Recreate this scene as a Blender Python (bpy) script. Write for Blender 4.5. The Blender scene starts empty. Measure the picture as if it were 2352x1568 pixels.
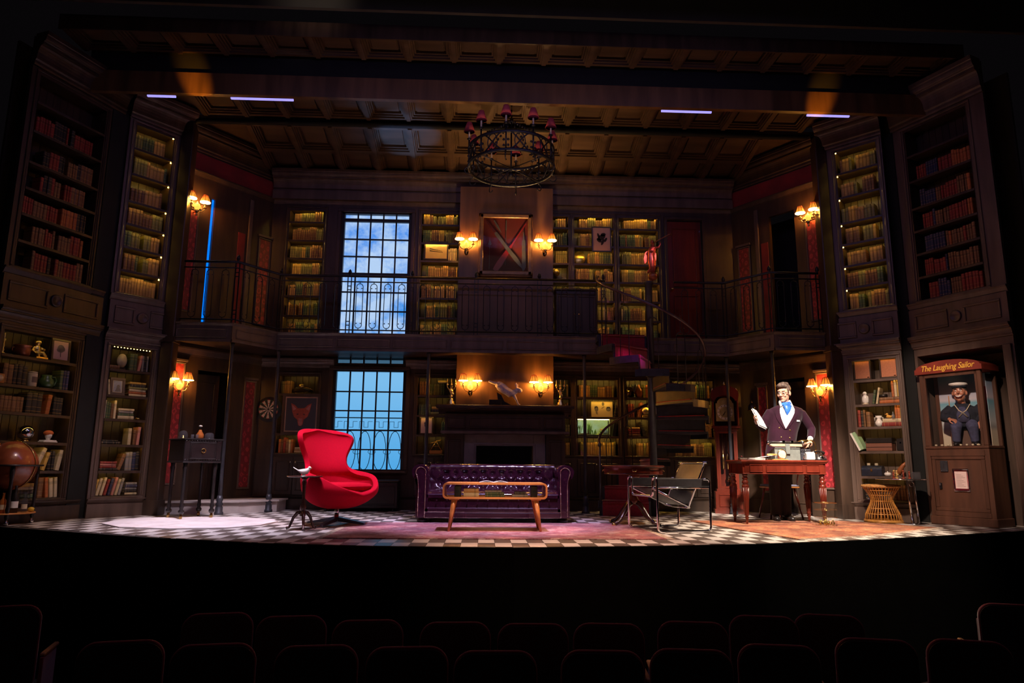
import bpy, bmesh, math, random
from mathutils import Vector, Matrix, Euler
R = random.Random(7)
PI = math.pi
SC = bpy.context.scene
COL = SC.collection
def rad(a): return math.radians(a)

# ------------------------------------------------------------------ camera
def make_camera():
    cd = bpy.data.cameras.new('camera'); co = bpy.data.objects.new('camera', cd); COL.objects.link(co)
    yaw, pit, roll = rad(2.4), math.atan(284/1568), rad(.45)
    f = Vector((math.sin(yaw)*math.cos(pit), math.cos(yaw)*math.cos(pit), math.sin(pit)))
    r0 = Vector((math.cos(yaw), -math.sin(yaw), 0)); u0 = r0.cross(f)
    r = r0*math.cos(roll)+u0*math.sin(roll); u = r.cross(f)
    M = Matrix(((r.x, u.x, -f.x, 0), (r.y, u.y, -f.y, 0), (r.z, u.z, -f.z, .70), (0, 0, 0, 1)))
    co.matrix_world = M
    cd.sensor_width = 36; cd.lens = 24.0; cd.clip_start = .05; cd.clip_end = 100
    SC.camera = co
make_camera()
SC.view_settings.view_transform = 'Standard'; SC.view_settings.look = 'None'
SC.view_settings.gamma = 1; SC.view_settings.use_curve_mapping = False
SC.view_settings.exposure = 0.0
SC.cycles.use_denoising = True
SC.cycles.max_bounces = 6; SC.cycles.diffuse_bounces = 3; SC.cycles.glossy_bounces = 3
SC.cycles.transmission_bounces = 5; SC.cycles.transparent_max_bounces = 12
SC.cycles.sample_clamp_indirect = 3.0
W = bpy.data.worlds.new('world'); SC.world = W; W.use_nodes = True
W.node_tree.nodes['Background'].inputs[0].default_value = (.002, .0016, .002, 1)
W.node_tree.nodes['Background'].inputs[1].default_value = 1

# ------------------------------------------------------------------ stage lights (theatre rig above and in front of the stage), plus added fill lights
def aim(o, target):
    d = Vector(target)-o.location
    o.rotation_euler = d.to_track_quat('-Z', 'Y').to_euler()
def spot(name, loc, tgt, watts, col, deg, blend=.5, size=.12):
    l = bpy.data.lights.new(name, 'SPOT'); l.energy = watts; l.color = col
    l.spot_size = rad(deg); l.spot_blend = blend; l.shadow_soft_size = size
    o = bpy.data.objects.new(name, l); COL.objects.link(o); o.location = loc; aim(o, tgt); return o
def area(name, loc, tgt, watts, col, sx, sy, spread=180):
    l = bpy.data.lights.new(name, 'AREA'); l.energy = watts; l.color = col; l.shape = 'RECTANGLE'
    l.size = sx; l.size_y = sy; l.spread = rad(spread)
    o = bpy.data.objects.new(name, l); COL.objects.link(o); o.location = loc; aim(o, tgt); return o
def point(name, loc, watts, col, size=.03):
    l = bpy.data.lights.new(name, 'POINT'); l.energy = watts; l.color = col; l.shadow_soft_size = size
    o = bpy.data.objects.new(name, l); COL.objects.link(o); o.location = loc; return o
spot('stage_spot_floor_left', (-2.4, 6.9, 5.6), (-2.75, 8.5, 0), 1900, (.86, .78, 1.0), 42, .8)
spot('stage_spot_floor_far_left', (-1.5, 5.6, 6.0), (-4.3, 8.9, .2), 560, (1.0, .72, .62), 32, .8)
spot('stage_spot_sofa', (.5, 7.0, 5.5), (.15, 8.35, .2), 1900, (.72, .56, 1.0), 36, .7)
spot('stage_spot_rug_warm', (1.4, 5.4, 5.8), (.8, 6.9, 0), 1900, (1.0, .60, .42), 32, .8)
spot('stage_spot_desk', (3.0, 3.2, 6.0), (4.1, 8.95, 1.15), 9500, (1.0, .86, .72), 15, .6)
spot('stage_spot_right_floor', (3.6, 6.2, 5.6), (3.6, 7.7, 0), 3300, (1.0, .80, .60), 42, .8)
spot('stage_spot_right_bay', (1.6, 3.4, 5.4), (5.9, 9.0, .95), 2300, (1.0, .74, .56), 19, .6)
spot('stage_spot_armchair', (-1.1, 5.4, 5.8), (-1.65, 8.2, .5), 620, (1.0, .60, .62), 18, .6)
spot('stage_spot_stair', (2.6, 6.0, 4.4), (2.08, 9.4, 2.22), 420, (1.0, .05, .80), 6.5, .5, .05)
area('stage_wash_front', (.3, 2.6, 6.0), (.3, 9.5, 1.0), 12, (1.0, .68, .52), 4.5, 1.0)  # added broad dim fill, stands in for many rig spots
area('stage_wash_blue', (.3, 6.4, 5.6), (.3, 9.6, .4), 30, (.46, .36, 1.0), 7, .4)
spot('beam_amber_left', (-3.4, 8.0, 4.6), (-3.86, 8.5, 5.66), 260, (1.0, .38, .02), 20, 1.0, .03)
spot('beam_amber_right', (4.2, 8.0, 4.6), (4.58, 8.5, 5.64), 220, (1.0, .38, .02), 20, 1.0, .03)
spot('ceiling_cool', (-1.7, 10.2, 3.0), (-1.25, 9.95, 5.7), 300, (.22, .45, 1.0), 22, .5, .05)  # added mid-air spot, stands in for blue window light on the coffers
spot('ceiling_warm', (.5, 10.3, 3.6), (.6, 10.1, 5.7), 110, (1.0, .55, .2), 95, .8, .05)  # added mid-air spot, stands in for warm bounce on the back ceiling
spot('ceiling_front_warm', (.3, 8.2, 3.4), (.3, 9.2, 5.9), 60, (1.0, .62, .32), 120, .8, .1)  # added mid-air fill that brightens the front coffers like bounce
spot('auditorium_glow', (.5, 1.6, 3.5), (.3, 4.8, -.4), 8, (1.0, .30, .26), 100, .8, .3)
spot('header_haze_light', (-1.4, 6.0, 5.6), (-2.15, 7.55, 6.40), 70, (1.0, .80, .60), 34, 1.0, .2)
spot('stage_spot_front_low', (.3, 1.2, 2.6), (.15, 7.5, .45), 800, (1.0, .66, .40), 9, .8, .1)
spot('stage_spot_statue', (3.6, 6.6, 5.4), (2.52, 9.93, 3.82), 260, (1.0, .30, .34), 5, .6, .05)

# ------------------------------------------------------------------ mesh builder
class MB:
    def __init__(s): s.v = []; s.f = []; s.m = []; s.sm = []
    def add(s, vs, fs, mi=0, sm=False):
        n = len(s.v); s.v += [tuple(v) for v in vs]
        for f in fs: s.f.append([i+n for i in f]); s.m.append(mi); s.sm.append(sm)
        return s
    def box(s, x0, x1, y0, y1, z0, z1, mi=0, M=None):
        vs = [Vector((x, y, z)) for z in (z0, z1) for y in (y0, y1) for x in (x0, x1)]
        if M: vs = [M @ v for v in vs]
        return s.add(vs, [(0, 2, 3, 1), (4, 5, 7, 6), (0, 1, 5, 4), (2, 6, 7, 3), (0, 4, 6, 2), (1, 3, 7, 5)], mi)
    def bbox(s, x0, x1, y0, y1, z0, z1, b=.01, mi=0, M=None):      # box with chamfered edges
        pts = []
        for sx, X in ((-1, x0), (1, x1)):
            for sy, Y in ((-1, y0), (1, y1)):
                for sz, Z in ((-1, z0), (1, z1)):
                    pts += [(X, Y-sy*b, Z-sz*b), (X-sx*b, Y, Z-sz*b), (X-sx*b, Y-sy*b, Z)]
        bm = bmesh.new()
        for p in pts: bm.verts.new(p)
        bmesh.ops.convex_hull(bm, input=bm.verts)
        bmesh.ops.dissolve_limit(bm, angle_limit=.02, verts=bm.verts, edges=bm.edges)
        bm.verts.index_update()
        vs = [M @ v.co if M else v.co.copy() for v in bm.verts]; fs = [[v.index for v in f.verts] for f in bm.faces]
        bm.free(); return s.add(vs, fs, mi)
    def prism(s, poly, a0, a1, axis='y', mi=0, M=None, sm=False):   # poly of 2D points extruded along an axis
        def P(p, a):
            v = Vector((p[0], a, p[1])) if axis == 'y' else (Vector((p[0], p[1], a)) if axis == 'z' else Vector((a, p[0], p[1])))
            return M @ v if M else v
        n = len(poly)
        vs = [P(p, a0) for p in poly]+[P(p, a1) for p in poly]
        s.add(vs, [list(range(n))[::-1], list(range(n, 2*n))], mi)
        k = len(s.v)-2*n
        for i in range(n):
            j = (i+1) % n; s.f.append([k+i, k+j, k+n+j, k+n+i]); s.m.append(mi); s.sm.append(sm)
        return s
    def lathe(s, prof, c=(0, 0, 0), n=16, mi=0, M=None, sm=True, sx=1, sy=1, a0=0, a1=2*PI):
        full = abs(a1-a0-2*PI) < 1e-6; m = n if full else n+1
        vs = []; c = Vector(c)
        for r, z in prof:
            for i in range(m):
                a = a0+(a1-a0)*i/n
                v = Vector((r*math.cos(a)*sx, r*math.sin(a)*sy, z))
                vs.append((M @ v if M else v)+c)
        fs = []
        for k in range(len(prof)-1):
            for i in range(n):
                j = (i+1) % m
                fs.append((k*m+i, k*m+j, (k+1)*m+j, (k+1)*m+i))
        if prof[0][0] > 1e-5 and full: fs.append(tuple(range(m))[::-1])
        if prof[-1][0] > 1e-5 and full: fs.append(tuple(range((len(prof)-1)*m, len(prof)*m)))
        return s.add(vs, fs, mi, sm)
    def tube(s, pts, r, n=8, mi=0, closed=False, sm=True, flat=1.0, cap=True):
        pts = [Vector(p) for p in pts]; N = len(pts)
        rs = r if isinstance(r, (list, tuple)) else [r]*N
        vs = []; ref = None
        for i, p in enumerate(pts):
            a = pts[i-1] if (i > 0 or closed) else p
            b = pts[(i+1) % N] if (i < N-1 or closed) else p
            t = (b-a).normalized()
            if ref is None:
                ref = Vector((0, 0, 1)) if abs(t.z) < .9 else Vector((0, 1, 0))
            u = (ref-t*ref.dot(t))
            if u.length < 1e-4: u = t.orthogonal()
            u.normalize(); w = t.cross(u); ref = u
            for k in range(n):
                q = 2*PI*k/n
                vs.append(p+u*math.cos(q)*rs[i]*flat+w*math.sin(q)*rs[i])
        fs = []
        for i in range(N if closed else N-1):
            for k in range(n):
                a, b = i*n+k, i*n+(k+1) % n; c, d = ((i+1) % N)*n+(k+1) % n, ((i+1) % N)*n+k
                fs.append((a, b, c, d))
        s.add(vs, fs, mi, sm)
        if not closed and cap:
            k = len(s.v)-N*n
            s.f.append([k+i for i in range(n)][::-1]); s.m.append(mi); s.sm.append(False)
            s.f.append([k+(N-1)*n+i for i in range(n)]); s.m.append(mi); s.sm.append(False)
        return s
    def ell(s, c, r, n=14, m=9, mi=0, M=None):
        if not isinstance(r, (tuple, list)): r = (r, r, r)
        c = Vector(c); vs = []
        for j in range(m+1):
            th = PI*j/m
            for i in range(n):
                a = 2*PI*i/n
                v = Vector((r[0]*math.sin(th)*math.cos(a), r[1]*math.sin(th)*math.sin(a), -r[2]*math.cos(th)))
                vs.append((M @ v if M else v)+c)
        fs = [(j*n+i, j*n+(i+1) % n, (j+1)*n+(i+1) % n, (j+1)*n+i) for j in range(m) for i in range(n)]
        return s.add(vs, fs, mi, True)
    def grid(s, fn, nu, nv, mi=0, closeu=False, sm=True):
        vs = [fn(i/nu, j/nv) for j in range(nv+1) for i in range(nu+(0 if closeu else 1))]
        w = nu if closeu else nu+1
        fs = [(j*w+i, j*w+(i+1) % w, (j+1)*w+(i+1) % w, (j+1)*w+i) for j in range(nv) for i in range(nu)]
        return s.add(vs, fs, mi, sm)
    def loft(s, rings, n=16, mi=0, cap=True):                       # rings: (centre, rx, ry[, Matrix])
        vs = []
        for ring in rings:
            c, rx, ry = Vector(ring[0]), ring[1], ring[2]; M = ring[3] if len(ring) > 3 else None
            for i in range(n):
                a = 2*PI*i/n; v = Vector((rx*math.cos(a), ry*math.sin(a), 0))
                vs.append((M @ v if M else v)+c)
        N = len(rings)
        fs = [(k*n+i, k*n+(i+1) % n, (k+1)*n+(i+1) % n, (k+1)*n+i) for k in range(N-1) for i in range(n)]
        s.add(vs, fs, mi, True)
        if cap:
            k = len(s.v)-N*n
            s.f.append([k+i for i in range(n)][::-1]); s.m.append(mi); s.sm.append(True)
            s.f.append([k+(N-1)*n+i for i in range(n)]); s.m.append(mi); s.sm.append(True)
        return s
    def mesh(s, name, mats):
        me = bpy.data.meshes.new(name); me.from_pydata(s.v, [], s.f)
        for m in (mats if isinstance(mats, (list, tuple)) else [mats]): me.materials.append(m)
        me.polygons.foreach_set('material_index', s.m); me.polygons.foreach_set('use_smooth', s.sm)
        me.validate(); me.update()
        bm = bmesh.new(); bm.from_mesh(me); bmesh.ops.recalc_face_normals(bm, faces=bm.faces); bm.to_mesh(me); bm.free()
        return me
def link(name, me, parent=None, loc=None, rot=None, scale=None):
    o = bpy.data.objects.new(name, me); COL.objects.link(o)
    if parent: o.parent = parent
    if loc is not None: o.location = loc
    if rot is not None: o.rotation_euler = rot if isinstance(rot, (tuple, list, Euler)) else (0, 0, rot)
    if scale is not None: o.scale = scale
    return o
def mk(name, b, mat, parent=None, **k): return link(name, b.mesh(name, mat), parent, **k)
def tag(o, label=None, cat=None, group=None, kind=None):
    if label: o['label'] = label
    if cat: o['category'] = cat
    if group: o['group'] = group
    if kind: o['kind'] = kind
    return o
def thing(name, label, cat, loc=(0, 0, 0), rz=0, group=None):
    o = bpy.data.objects.new(name, None); COL.objects.link(o); o.location = loc; o.rotation_euler = (0, 0, rz)
    o.empty_display_size = .1
    return tag(o, label, cat, group)
def struct(name, b, mat, parent=None, **k):
    o = mk(name, b, mat, parent, **k)
    if parent is None: o['kind'] = 'structure'
    return o
def copy_tree(o, parent=None):
    c = o.copy(); COL.objects.link(c); c.parent = parent
    for ch in o.children: copy_tree(ch, c)
    return c
def ang(P0, P1): return math.atan2(P1[1]-P0[1], P1[0]-P0[0])
def on_wall(P0, P1, s, y=0, z=0):                                    # point at distance s along a wall, y behind its face
    a = ang(P0, P1); return (P0[0]+math.cos(a)*s-math.sin(a)*y, P0[1]+math.sin(a)*s+math.cos(a)*y, z)
ORD = ['first', 'second', 'third', 'fourth', 'fifth', 'sixth', 'seventh', 'eighth', 'ninth', 'tenth', 'eleventh', 'twelfth',
       'thirteenth', 'fourteenth', 'fifteenth', 'sixteenth']

# ------------------------------------------------------------------ materials
MATS = {}
def nodes_of(name):
    m = bpy.data.materials.new(name); m.use_nodes = True
    return m, m.node_tree.nodes, m.node_tree.links, m.node_tree.nodes['Principled BSDF']
def mat(name, col, rough=.6, metal=0, var=.25, scale=6, stretch=(1, 1, 1), bump=0, spec=.5, sheen=0, trans=0, coat=0):
    m, N, L, P = nodes_of(name)
    P.inputs['Roughness'].default_value = rough; P.inputs['Metallic'].default_value = metal
    P.inputs['Specular IOR Level'].default_value = spec
    P.inputs['Sheen Weight'].default_value = sheen; P.inputs['Transmission Weight'].default_value = trans
    P.inputs['Coat Weight'].default_value = coat
    tc = N.new('ShaderNodeTexCoord'); mp = N.new('ShaderNodeMapping'); mp.inputs['Scale'].default_value = stretch
    nz = N.new('ShaderNodeTexNoise'); nz.inputs['Scale'].default_value = scale; nz.inputs['Detail'].default_value = 5
    L.new(tc.outputs['Object'], mp.inputs[0]); L.new(mp.outputs[0], nz.inputs['Vector'])
    cr = N.new('ShaderNodeValToRGB'); c = Vector(col)
    cr.color_ramp.elements[0].position = .3; cr.color_ramp.elements[1].position = .72
    cr.color_ramp.elements[0].color = (*(c*(1-var)), 1); cr.color_ramp.elements[1].color = (*[min(1, x) for x in c*(1+var)], 1)
    L.new(nz.outputs['Fac'], cr.inputs[0]); L.new(cr.outputs[0], P.inputs['Base Color'])
    if bump:
        bp = N.new('ShaderNodeBump'); bp.inputs['Strength'].default_value = bump; bp.inputs['Distance'].default_value = .01
        L.new(nz.outputs['Fac'], bp.inputs['Height']); L.new(bp.outputs[0], P.inputs['Normal'])
    MATS[name] = m; return m
def emit(name, col, strength):
    m, N, L, P = nodes_of(name)
    P.inputs['Base Color'].default_value = (*col, 1); P.inputs['Emission Color'].default_value = (*col, 1)
    P.inputs['Emission Strength'].default_value = strength; P.inputs['Roughness'].default_value = .6
    return m
def glassy(name, col=(1, 1, 1), alpha=.25, rough=.03):
    m, N, L, P = nodes_of(name)
    P.inputs['Base Color'].default_value = (*col, 1); P.inputs['Roughness'].default_value = rough
    P.inputs['Alpha'].default_value = alpha; P.inputs['Specular IOR Level'].default_value = .8
    return m
GR = (1, 1, .12)     # grain running up the z axis
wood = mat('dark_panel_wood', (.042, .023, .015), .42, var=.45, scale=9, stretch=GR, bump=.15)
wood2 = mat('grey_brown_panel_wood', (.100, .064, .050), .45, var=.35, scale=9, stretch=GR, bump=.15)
warmwood = mat('warm_brown_panel_wood', (.115, .055, .024), .42, var=.4, scale=7, stretch=GR, bump=.12)
woodx = mat('ceiling_wood', (.075, .044, .026), .38, var=.4, scale=7, stretch=(.15, 1, 1), bump=.12)
redwood = mat('red_mahogany', (.115, .016, .008), .28, var=.4, scale=10, stretch=GR, coat=.3)
honey = mat('honey_teak', (.56, .22, .06), .35, var=.3, scale=12, stretch=(.2, 1, 1))
blackw = mat('ebonised_wood', (.016, .012, .012), .3, var=.4, scale=8)
iron = mat('black_wrought_iron', (.020, .020, .026), .35, metal=.6, var=.3, scale=20)
steel = mat('dark_painted_steel', (.050, .050, .062), .4, metal=.4, var=.25, scale=10)
chrome = mat('polished_chrome', (.82, .82, .84), .08, metal=1, var=.04, scale=5)
brass = mat('polished_brass', (.86, .56, .20), .22, metal=1, var=.2, scale=14)
gold = mat('gilded_metal', (.92, .62, .20), .30, metal=1, var=.3, scale=30, bump=.3)
velvet_black = mat('black_masking_cloth', (.003, .003, .003), .95, var=.2, scale=5, spec=.05)
cream = mat('aged_paper', (.62, .50, .34), .8, var=.15, scale=4)
paper = mat('white_paper', (.80, .76, .72), .8, var=.05, scale=4)
stone = mat('pale_step_stone', (.55, .46, .42), .6, var=.15, scale=5, bump=.1)
marble = mat('grey_fireplace_stone', (.17, .13, .125), .4, var=.4, scale=3, bump=.05)
white_cer = mat('white_ceramic', (.80, .76, .72), .25, var=.06, scale=5)
flat_black = mat('sooty_black', (.006, .006, .006), .9, var=.3, scale=5)  # flat black for firebox soot, black parts and the shade painted above the beam
# red damask cloth: leafy medallions a shade lighter than the ground
def damask():
    m, N, L, P = nodes_of('red_damask'); P.inputs['Roughness'].default_value = .55; P.inputs['Sheen Weight'].default_value = .3
    tc = N.new('ShaderNodeTexCoord'); mp = N.new('ShaderNodeMapping'); mp.inputs['Scale'].default_value = (5.5, 5.5, 4.2)
    vo = N.new('ShaderNodeTexVoronoi'); vo.inputs['Scale'].default_value = 1.6; vo.inputs['Randomness'].default_value = .15
    wv = N.new('ShaderNodeTexNoise'); wv.inputs['Scale'].default_value = 9; wv.inputs['Detail'].default_value = 3
    ad = N.new('ShaderNodeMath'); ad.operation = 'MULTIPLY_ADD'; ad.inputs[1].default_value = .55
    sn = N.new('ShaderNodeMath'); sn.operation = 'SINE'; mu = N.new('ShaderNodeMath'); mu.operation = 'MULTIPLY'; mu.inputs[1].default_value = 15
    cr = N.new('ShaderNodeValToRGB'); cr.color_ramp.elements[0].position = .45; cr.color_ramp.elements[1].position = .6
    cr.color_ramp.elements[0].color = (.20, .004, .008, 1); cr.color_ramp.elements[1].color = (.42, .02, .03, 1)
    L.new(tc.outputs['Object'], mp.inputs[0]); L.new(mp.outputs[0], vo.inputs['Vector']); L.new(tc.outputs['Object'], wv.inputs['Vector'])
    L.new(wv.outputs['Fac'], ad.inputs[0]); L.new(vo.outputs['Distance'], ad.inputs[2]); L.new(ad.outputs[0], mu.inputs[0])
    L.new(mu.outputs[0], sn.inputs[0]); L.new(sn.outputs[0], cr.inputs[0]); L.new(cr.outputs[0], P.inputs['Base Color']); return m
damask_m = damask()
redcloth = mat('crimson_wall_cloth', (.20, .004, .006), .7, var=.25, scale=4, sheen=.2)
led = emit('warm_shelf_led', (1.0, .62, .12), 60)
led_blue = emit('blue_led_strip', (.36, .32, 1.0), 1.2)
glass_pane = glassy('window_glass', (.02, .025, .03), .05)
# ------------------------------------------------------------------ stage floor
LAMPW = 24.0
LIP = [(-8.2, 9.6), (-6.6, 8.75), (-5.1, 7.85), (-3.13, 6.87), (-1.96, 6.43), (-.9, 6.22), (.29, 6.15), (1.56, 6.30), (2.62, 6.50), (3.89, 6.90), (6.19, 7.87), (7.6, 8.6), (8.8, 9.3)]
FLOORPOLY = LIP+[(8.8, 11.6), (-8.2, 11.6)]
joint = mat('tile_joint_grime', (.07, .055, .05), .7, var=.2, scale=6)
tile_w = mat('pale_floor_tile', (.66, .60, .56), .34, var=.16, scale=3, spec=.4)
tile_d = mat('taupe_floor_tile', (.135, .105, .092), .34, var=.22, scale=3, spec=.4)
floor = struct('floor', MB().prism(FLOORPOLY, -.3, -.006, 'z'), joint)
def clip(poly, region):
    out = poly
    for i in range(len(region)):
        a, b = region[i], region[(i+1) % len(region)]; src = out; out = []
        def side(p): return (b[0]-a[0])*(p[1]-a[1])-(b[1]-a[1])*(p[0]-a[0])
        for k in range(len(src)):
            p, q = src[k-1], src[k]; sp, sq = side(p), side(q)
            if (sp < 0) != (sq < 0):
                t = sp/(sp-sq); out.append((p[0]+t*(q[0]-p[0]), p[1]+t*(q[1]-p[1])))
            if sq >= 0: out.append(q)
        if len(out) < 3: return []
    return out
def build_tiles():
    tw, td, g = .152, .30, .0016
    full = [MB().prism([(-tw/2+g, -td/2+g), (tw/2-g, -td/2+g), (tw/2-g, td/2-g), (-tw/2+g, td/2-g)], -.006, 0, 'z').mesh('tile', m) for m in (tile_w, tile_d)]
    cells = []
    for j in range(0, 19):
        for i in range(-54, 54):
            cx, cy = i*tw+.05, 6.02+j*td
            poly = clip([(cx-tw/2+g, cy-td/2+g), (cx+tw/2-g, cy-td/2+g), (cx+tw/2-g, cy+td/2-g), (cx-tw/2+g, cy+td/2-g)], FLOORPOLY)
            if len(poly) < 3: continue
            ar = abs(sum(poly[k-1][0]*poly[k][1]-poly[k][0]*poly[k-1][1] for k in range(len(poly))))/2
            if ar < 2e-4: continue
            under = (-1.58 < cx < 1.75 and 6.85 < cy < 8.8) or (2.6 < cx < 4.7 and 7.2 < cy < 8.7) or abs(cx) > 6.2
            cells.append((cy+(50 if under else 0)+abs(cx)*.02, cx, cy, (i+j) % 2, poly, ar > .98*(tw-2*g)*(td-2*g)))
    cells.sort(key=lambda c: c[0])
    rest = MB()
    for k, (_, cx, cy, c, poly, whole) in enumerate(cells):
        if k < 290:
            if whole: link('tile', full[c], floor, (cx, cy, 0))
            else: mk('tile', MB().prism(poly, -.006, 0, 'z'), (tile_w, tile_d)[c], floor)
        else: rest.prism(poly, -.006, 0, 'z', mi=c)
    o = mk('tile_field', rest, [tile_w, tile_d], floor); o['kind'] = 'stuff'
build_tiles()
b = MB()
for i in range(len(LIP)-1):
    (x0, y0), (x1, y1) = LIP[i], LIP[i+1]
    b.prism([(x0, y0-.001), (x0, y0-.03), (x1, y1-.03), (x1, y1-.001)], -1.39, -.004, 'z')
struct('trim_1', b, velvet_black)
struct('floor_auditorium', MB().box(-9, 9, -1, 9.5, -1.45, -1.39), mat('dark_auditorium_carpet', (.010, .006, .006), .95, var=.3, scale=30, spec=.05))

# ------------------------------------------------------------------ walls
def wall_open(b, L, z0, z1, openings, y0, y1, x0=0):
    xs = sorted({x0, L} | {v for o in openings for v in o[:2] if x0 < v < L}); zs = sorted({z0, z1} | {v for o in openings for v in o[2:] if z0 < v < z1})
    for xa, xb in zip(xs, xs[1:]):
        run = None
        for za, zb in list(zip(zs, zs[1:]))+[(None, None)]:
            solid = za is not None and not any(o[0] <= xa+1e-6 and o[1] >= xb-1e-6 and o[2] <= za+1e-6 and o[3] >= zb-1e-6 for o in openings)
            if solid: run = [run[0] if run else za, zb]
            elif run: b.box(xa, xb, y0, y1, run[0], run[1]); run = None
    return b
def moulding(b, x0, x1, z0, z1, out, steps=3, y=0):                 # stepped cornice running along local x
    h = z1-z0; q = [(0, 0), (.16, 0), (.20, .05), (.20, .13), (.30, .17)]
    if steps > 2: q += [(.30+.36*(1-math.cos(PI/2*k/6)), .17+.42*math.sin(PI/2*k/6)) for k in range(1, 7)]+[(.72, .60), (.72, .68)]
    q += [(.78+.17*math.sin(PI/2*k/4), .70+.16*(1-math.cos(PI/2*k/4))) for k in range(5)]+[(1, .88), (1, 1), (0, 1)]
    pr = [(y+.002-(out+.002)*u, z0+h*v) for u, v in q]
    return b.prism(pr, x0, x1, 'x')
def frame_panel(b, x0, x1, z0, z1, w=.035, y=0, d=.018):             # raised picture-frame moulding on a panel
    for (a, c, e, f) in ((x0, x1, z0, z0+w), (x0, x1, z1-w, z1), (x0, x0+w, z0+w, z1-w), (x1-w, x1, z0+w, z1-w)):
        b.bbox(a, c, y-d, y+.002, e, f, .006)
    return b
def at_wall(o, P0, P1): o.location = (P0[0], P0[1], 0); o.rotation_euler = (0, 0, ang(P0, P1)); return o

BAY = {'A': ((-5.55, 7.85), (-5.08, 9.05), 1.2888), 'B': ((-5.0, 9.1), (-4.45, 9.75), .8515),
       'C': ((5.12, 9.62), (5.72, 9.0), .8628), 'D': ((5.9, 9.0), (6.4, 7.85), 1.254)}
LW = ((-4.49, 9.78), (-3.55, 11.0)); RW = ((4.22, 11.0), (5.12, 9.70)); BW = ((-3.55, 11.0), (4.22, 11.0))
LWL = math.dist(*LW); RWL = math.dist(*RW)
led_dim = emit('dim_shelf_led', (1.0, .62, .12), 48)
led_mid = emit('mid_shelf_led', (1.0, .62, .10), 150)
led_far = emit('far_shelf_led', (1.0, .62, .12), 22)
def bookcase(label, P0, P1, s0, s1, z0, z1, shelves, depth=.28, ledm=None, m=wood, led_on=None, corner=None, dots=False):
    w = s1-s0; t = thing('bookcase', label, 'bookcase', on_wall(P0, P1, (s0+s1)/2, 0, z0), ang(P0, P1))
    h = z1-z0; hw = w/2
    for x in (-1, 1):
        mk('side_panel', MB().box(min(x*hw, x*(hw-.018)), max(x*hw, x*(hw-.018)), .012, depth, 0, h), m, t)
    bp = MB(); n = max(3, int(w/.095))
    for i in range(n): bp.bbox(-hw+.018+(w-.036)*i/n+.001, -hw+.018+(w-.036)*(i+1)/n-.001, depth-.012, depth+.004, 0, h, .004)
    bp.box(-hw, hw, depth+.0045, depth+.014, 0, h); mk('back_panel', bp, m, t)
    tp = MB().box(-hw, hw, .012, depth, h-.012, h)
    if not dots: tp.box(-hw, hw, .006, .012, h-.034, h)
    mk('top_panel', tp, m, t)
    zs = [z-z0 for z in shelves]
    for z in zs:
        mk('shelf', MB().bbox(-hw+.018, hw-.018, .006, depth-.012, z-.022, z, .003).box(-hw+.018, hw-.018, .004, .012, z-.034, z-.004), m, t)
    if ledm:
        tops = [z-.023 for z in zs if z > .05]+[h-.014]
        for k, z in enumerate(tops):
            if led_on is not None and k not in led_on: continue
            lb = MB(); nl = max(4, int((w-.06)/.04))
            for q in range(nl): xq = -hw+.03+(w-.06)*(q+.5)/nl; lb.box(xq-.004, xq+.004, .014, .020, z-.007, z-.001)
            mk('light_strip', lb, ledm, t)
            if corner: mk('light_strip', MB().box(*((corner*(hw-.021), corner*(hw-.028)) if corner < 0 else (hw-.028, hw-.021)), .030, .036, z-.026, z-.012), led, t)
    return t
LOWS = [.27, .59, .93, 1.265, 1.58, 1.925]; UPS = [2.965, 3.29, 3.62, 3.95, 4.28, 4.68, 5.06]
def bay(key, side, s0, s1, tr, low_label, up_label, led_low, led_up, m, corner, low_s=LOWS):
    P0, P1, L = BAY[key]
    ops = [(s0, s1, .26, 2.235), (s0, s1, 2.955, 5.43)]
    at_wall(struct('wall_'+side, wall_open(MB(), L, 0, 5.86, ops, 0, .05).box(0, L, .30, .34, 0, 5.86), m), P0, P1)
    b = MB(); moulding(b, -.01, L+.01, 2.30, 2.46, .10); moulding(b, -.01, L+.01, 2.84, 2.93, .05, 2)
    b.box(-.005, L+.005, -.03, .001, 2.46, 2.84)
    mid = L/2
    for a, c in ((.06, mid-.1), (mid+.1, L-.06)): frame_panel(b, a, c, 2.53, 2.77, .03, -.03, .016)
    b.lathe([(.075, 0), (.075, .02), (.06, .03), (.05, .018), (0, .018)], (mid, -.03, 2.65), 20, M=Matrix.Rotation(PI/2, 4, 'X'))
    at_wall(struct('trim_%d' % tr, b, m), P0, P1)
    b = MB(); moulding(b, -.01, L+.01, 5.47, 5.88, .20, 4)
    at_wall(struct('trim_%d' % (tr+1), b, m), P0, P1)
    b = MB().box(-.005, L+.005, -.035, .001, 0, .17); moulding(b, -.005, L+.005, .17, .235, .05, 2)
    b2 = MB()
    for z0_, z1_ in ((.26, 2.235), (2.955, 5.43)): frame_panel(b2, s0-.045, s1+.045, z0_-.03, z1_+.03, .03, 0, .014)
    at_wall(struct('baseboard_'+side, b, m), P0, P1); at_wall(struct('trim_%d' % (tr+2), b2, m), P0, P1)
    lo = bookcase(low_label, P0, P1, s0, s1, .26, 2.235, low_s, .28, led_low, wood2 if key in 'C' else wood, dots=key == 'B') if low_label else None
    up = bookcase(up_label, P0, P1, s0, s1, 2.955, 5.43, UPS, .28, led_up, wood, corner=corner)
    return lo, up
bay('A', 'left', .10, 1.07, 10, 'tall dark bookcase at the far left edge with ornaments and leaning books', 'unlit upper bookcase of dark red books at the far left', led_far, None, wood, None)  # darker wood puts the weaker light on this bay into its colour
bay('B', 'left', .08, .64, 14, 'narrow dark bookcase with books and stacks left of the lit wall lamp panel', 'yellow-lit narrow upper bookcase on the left side wall', led_dim, led_mid, wood2, 1)
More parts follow.
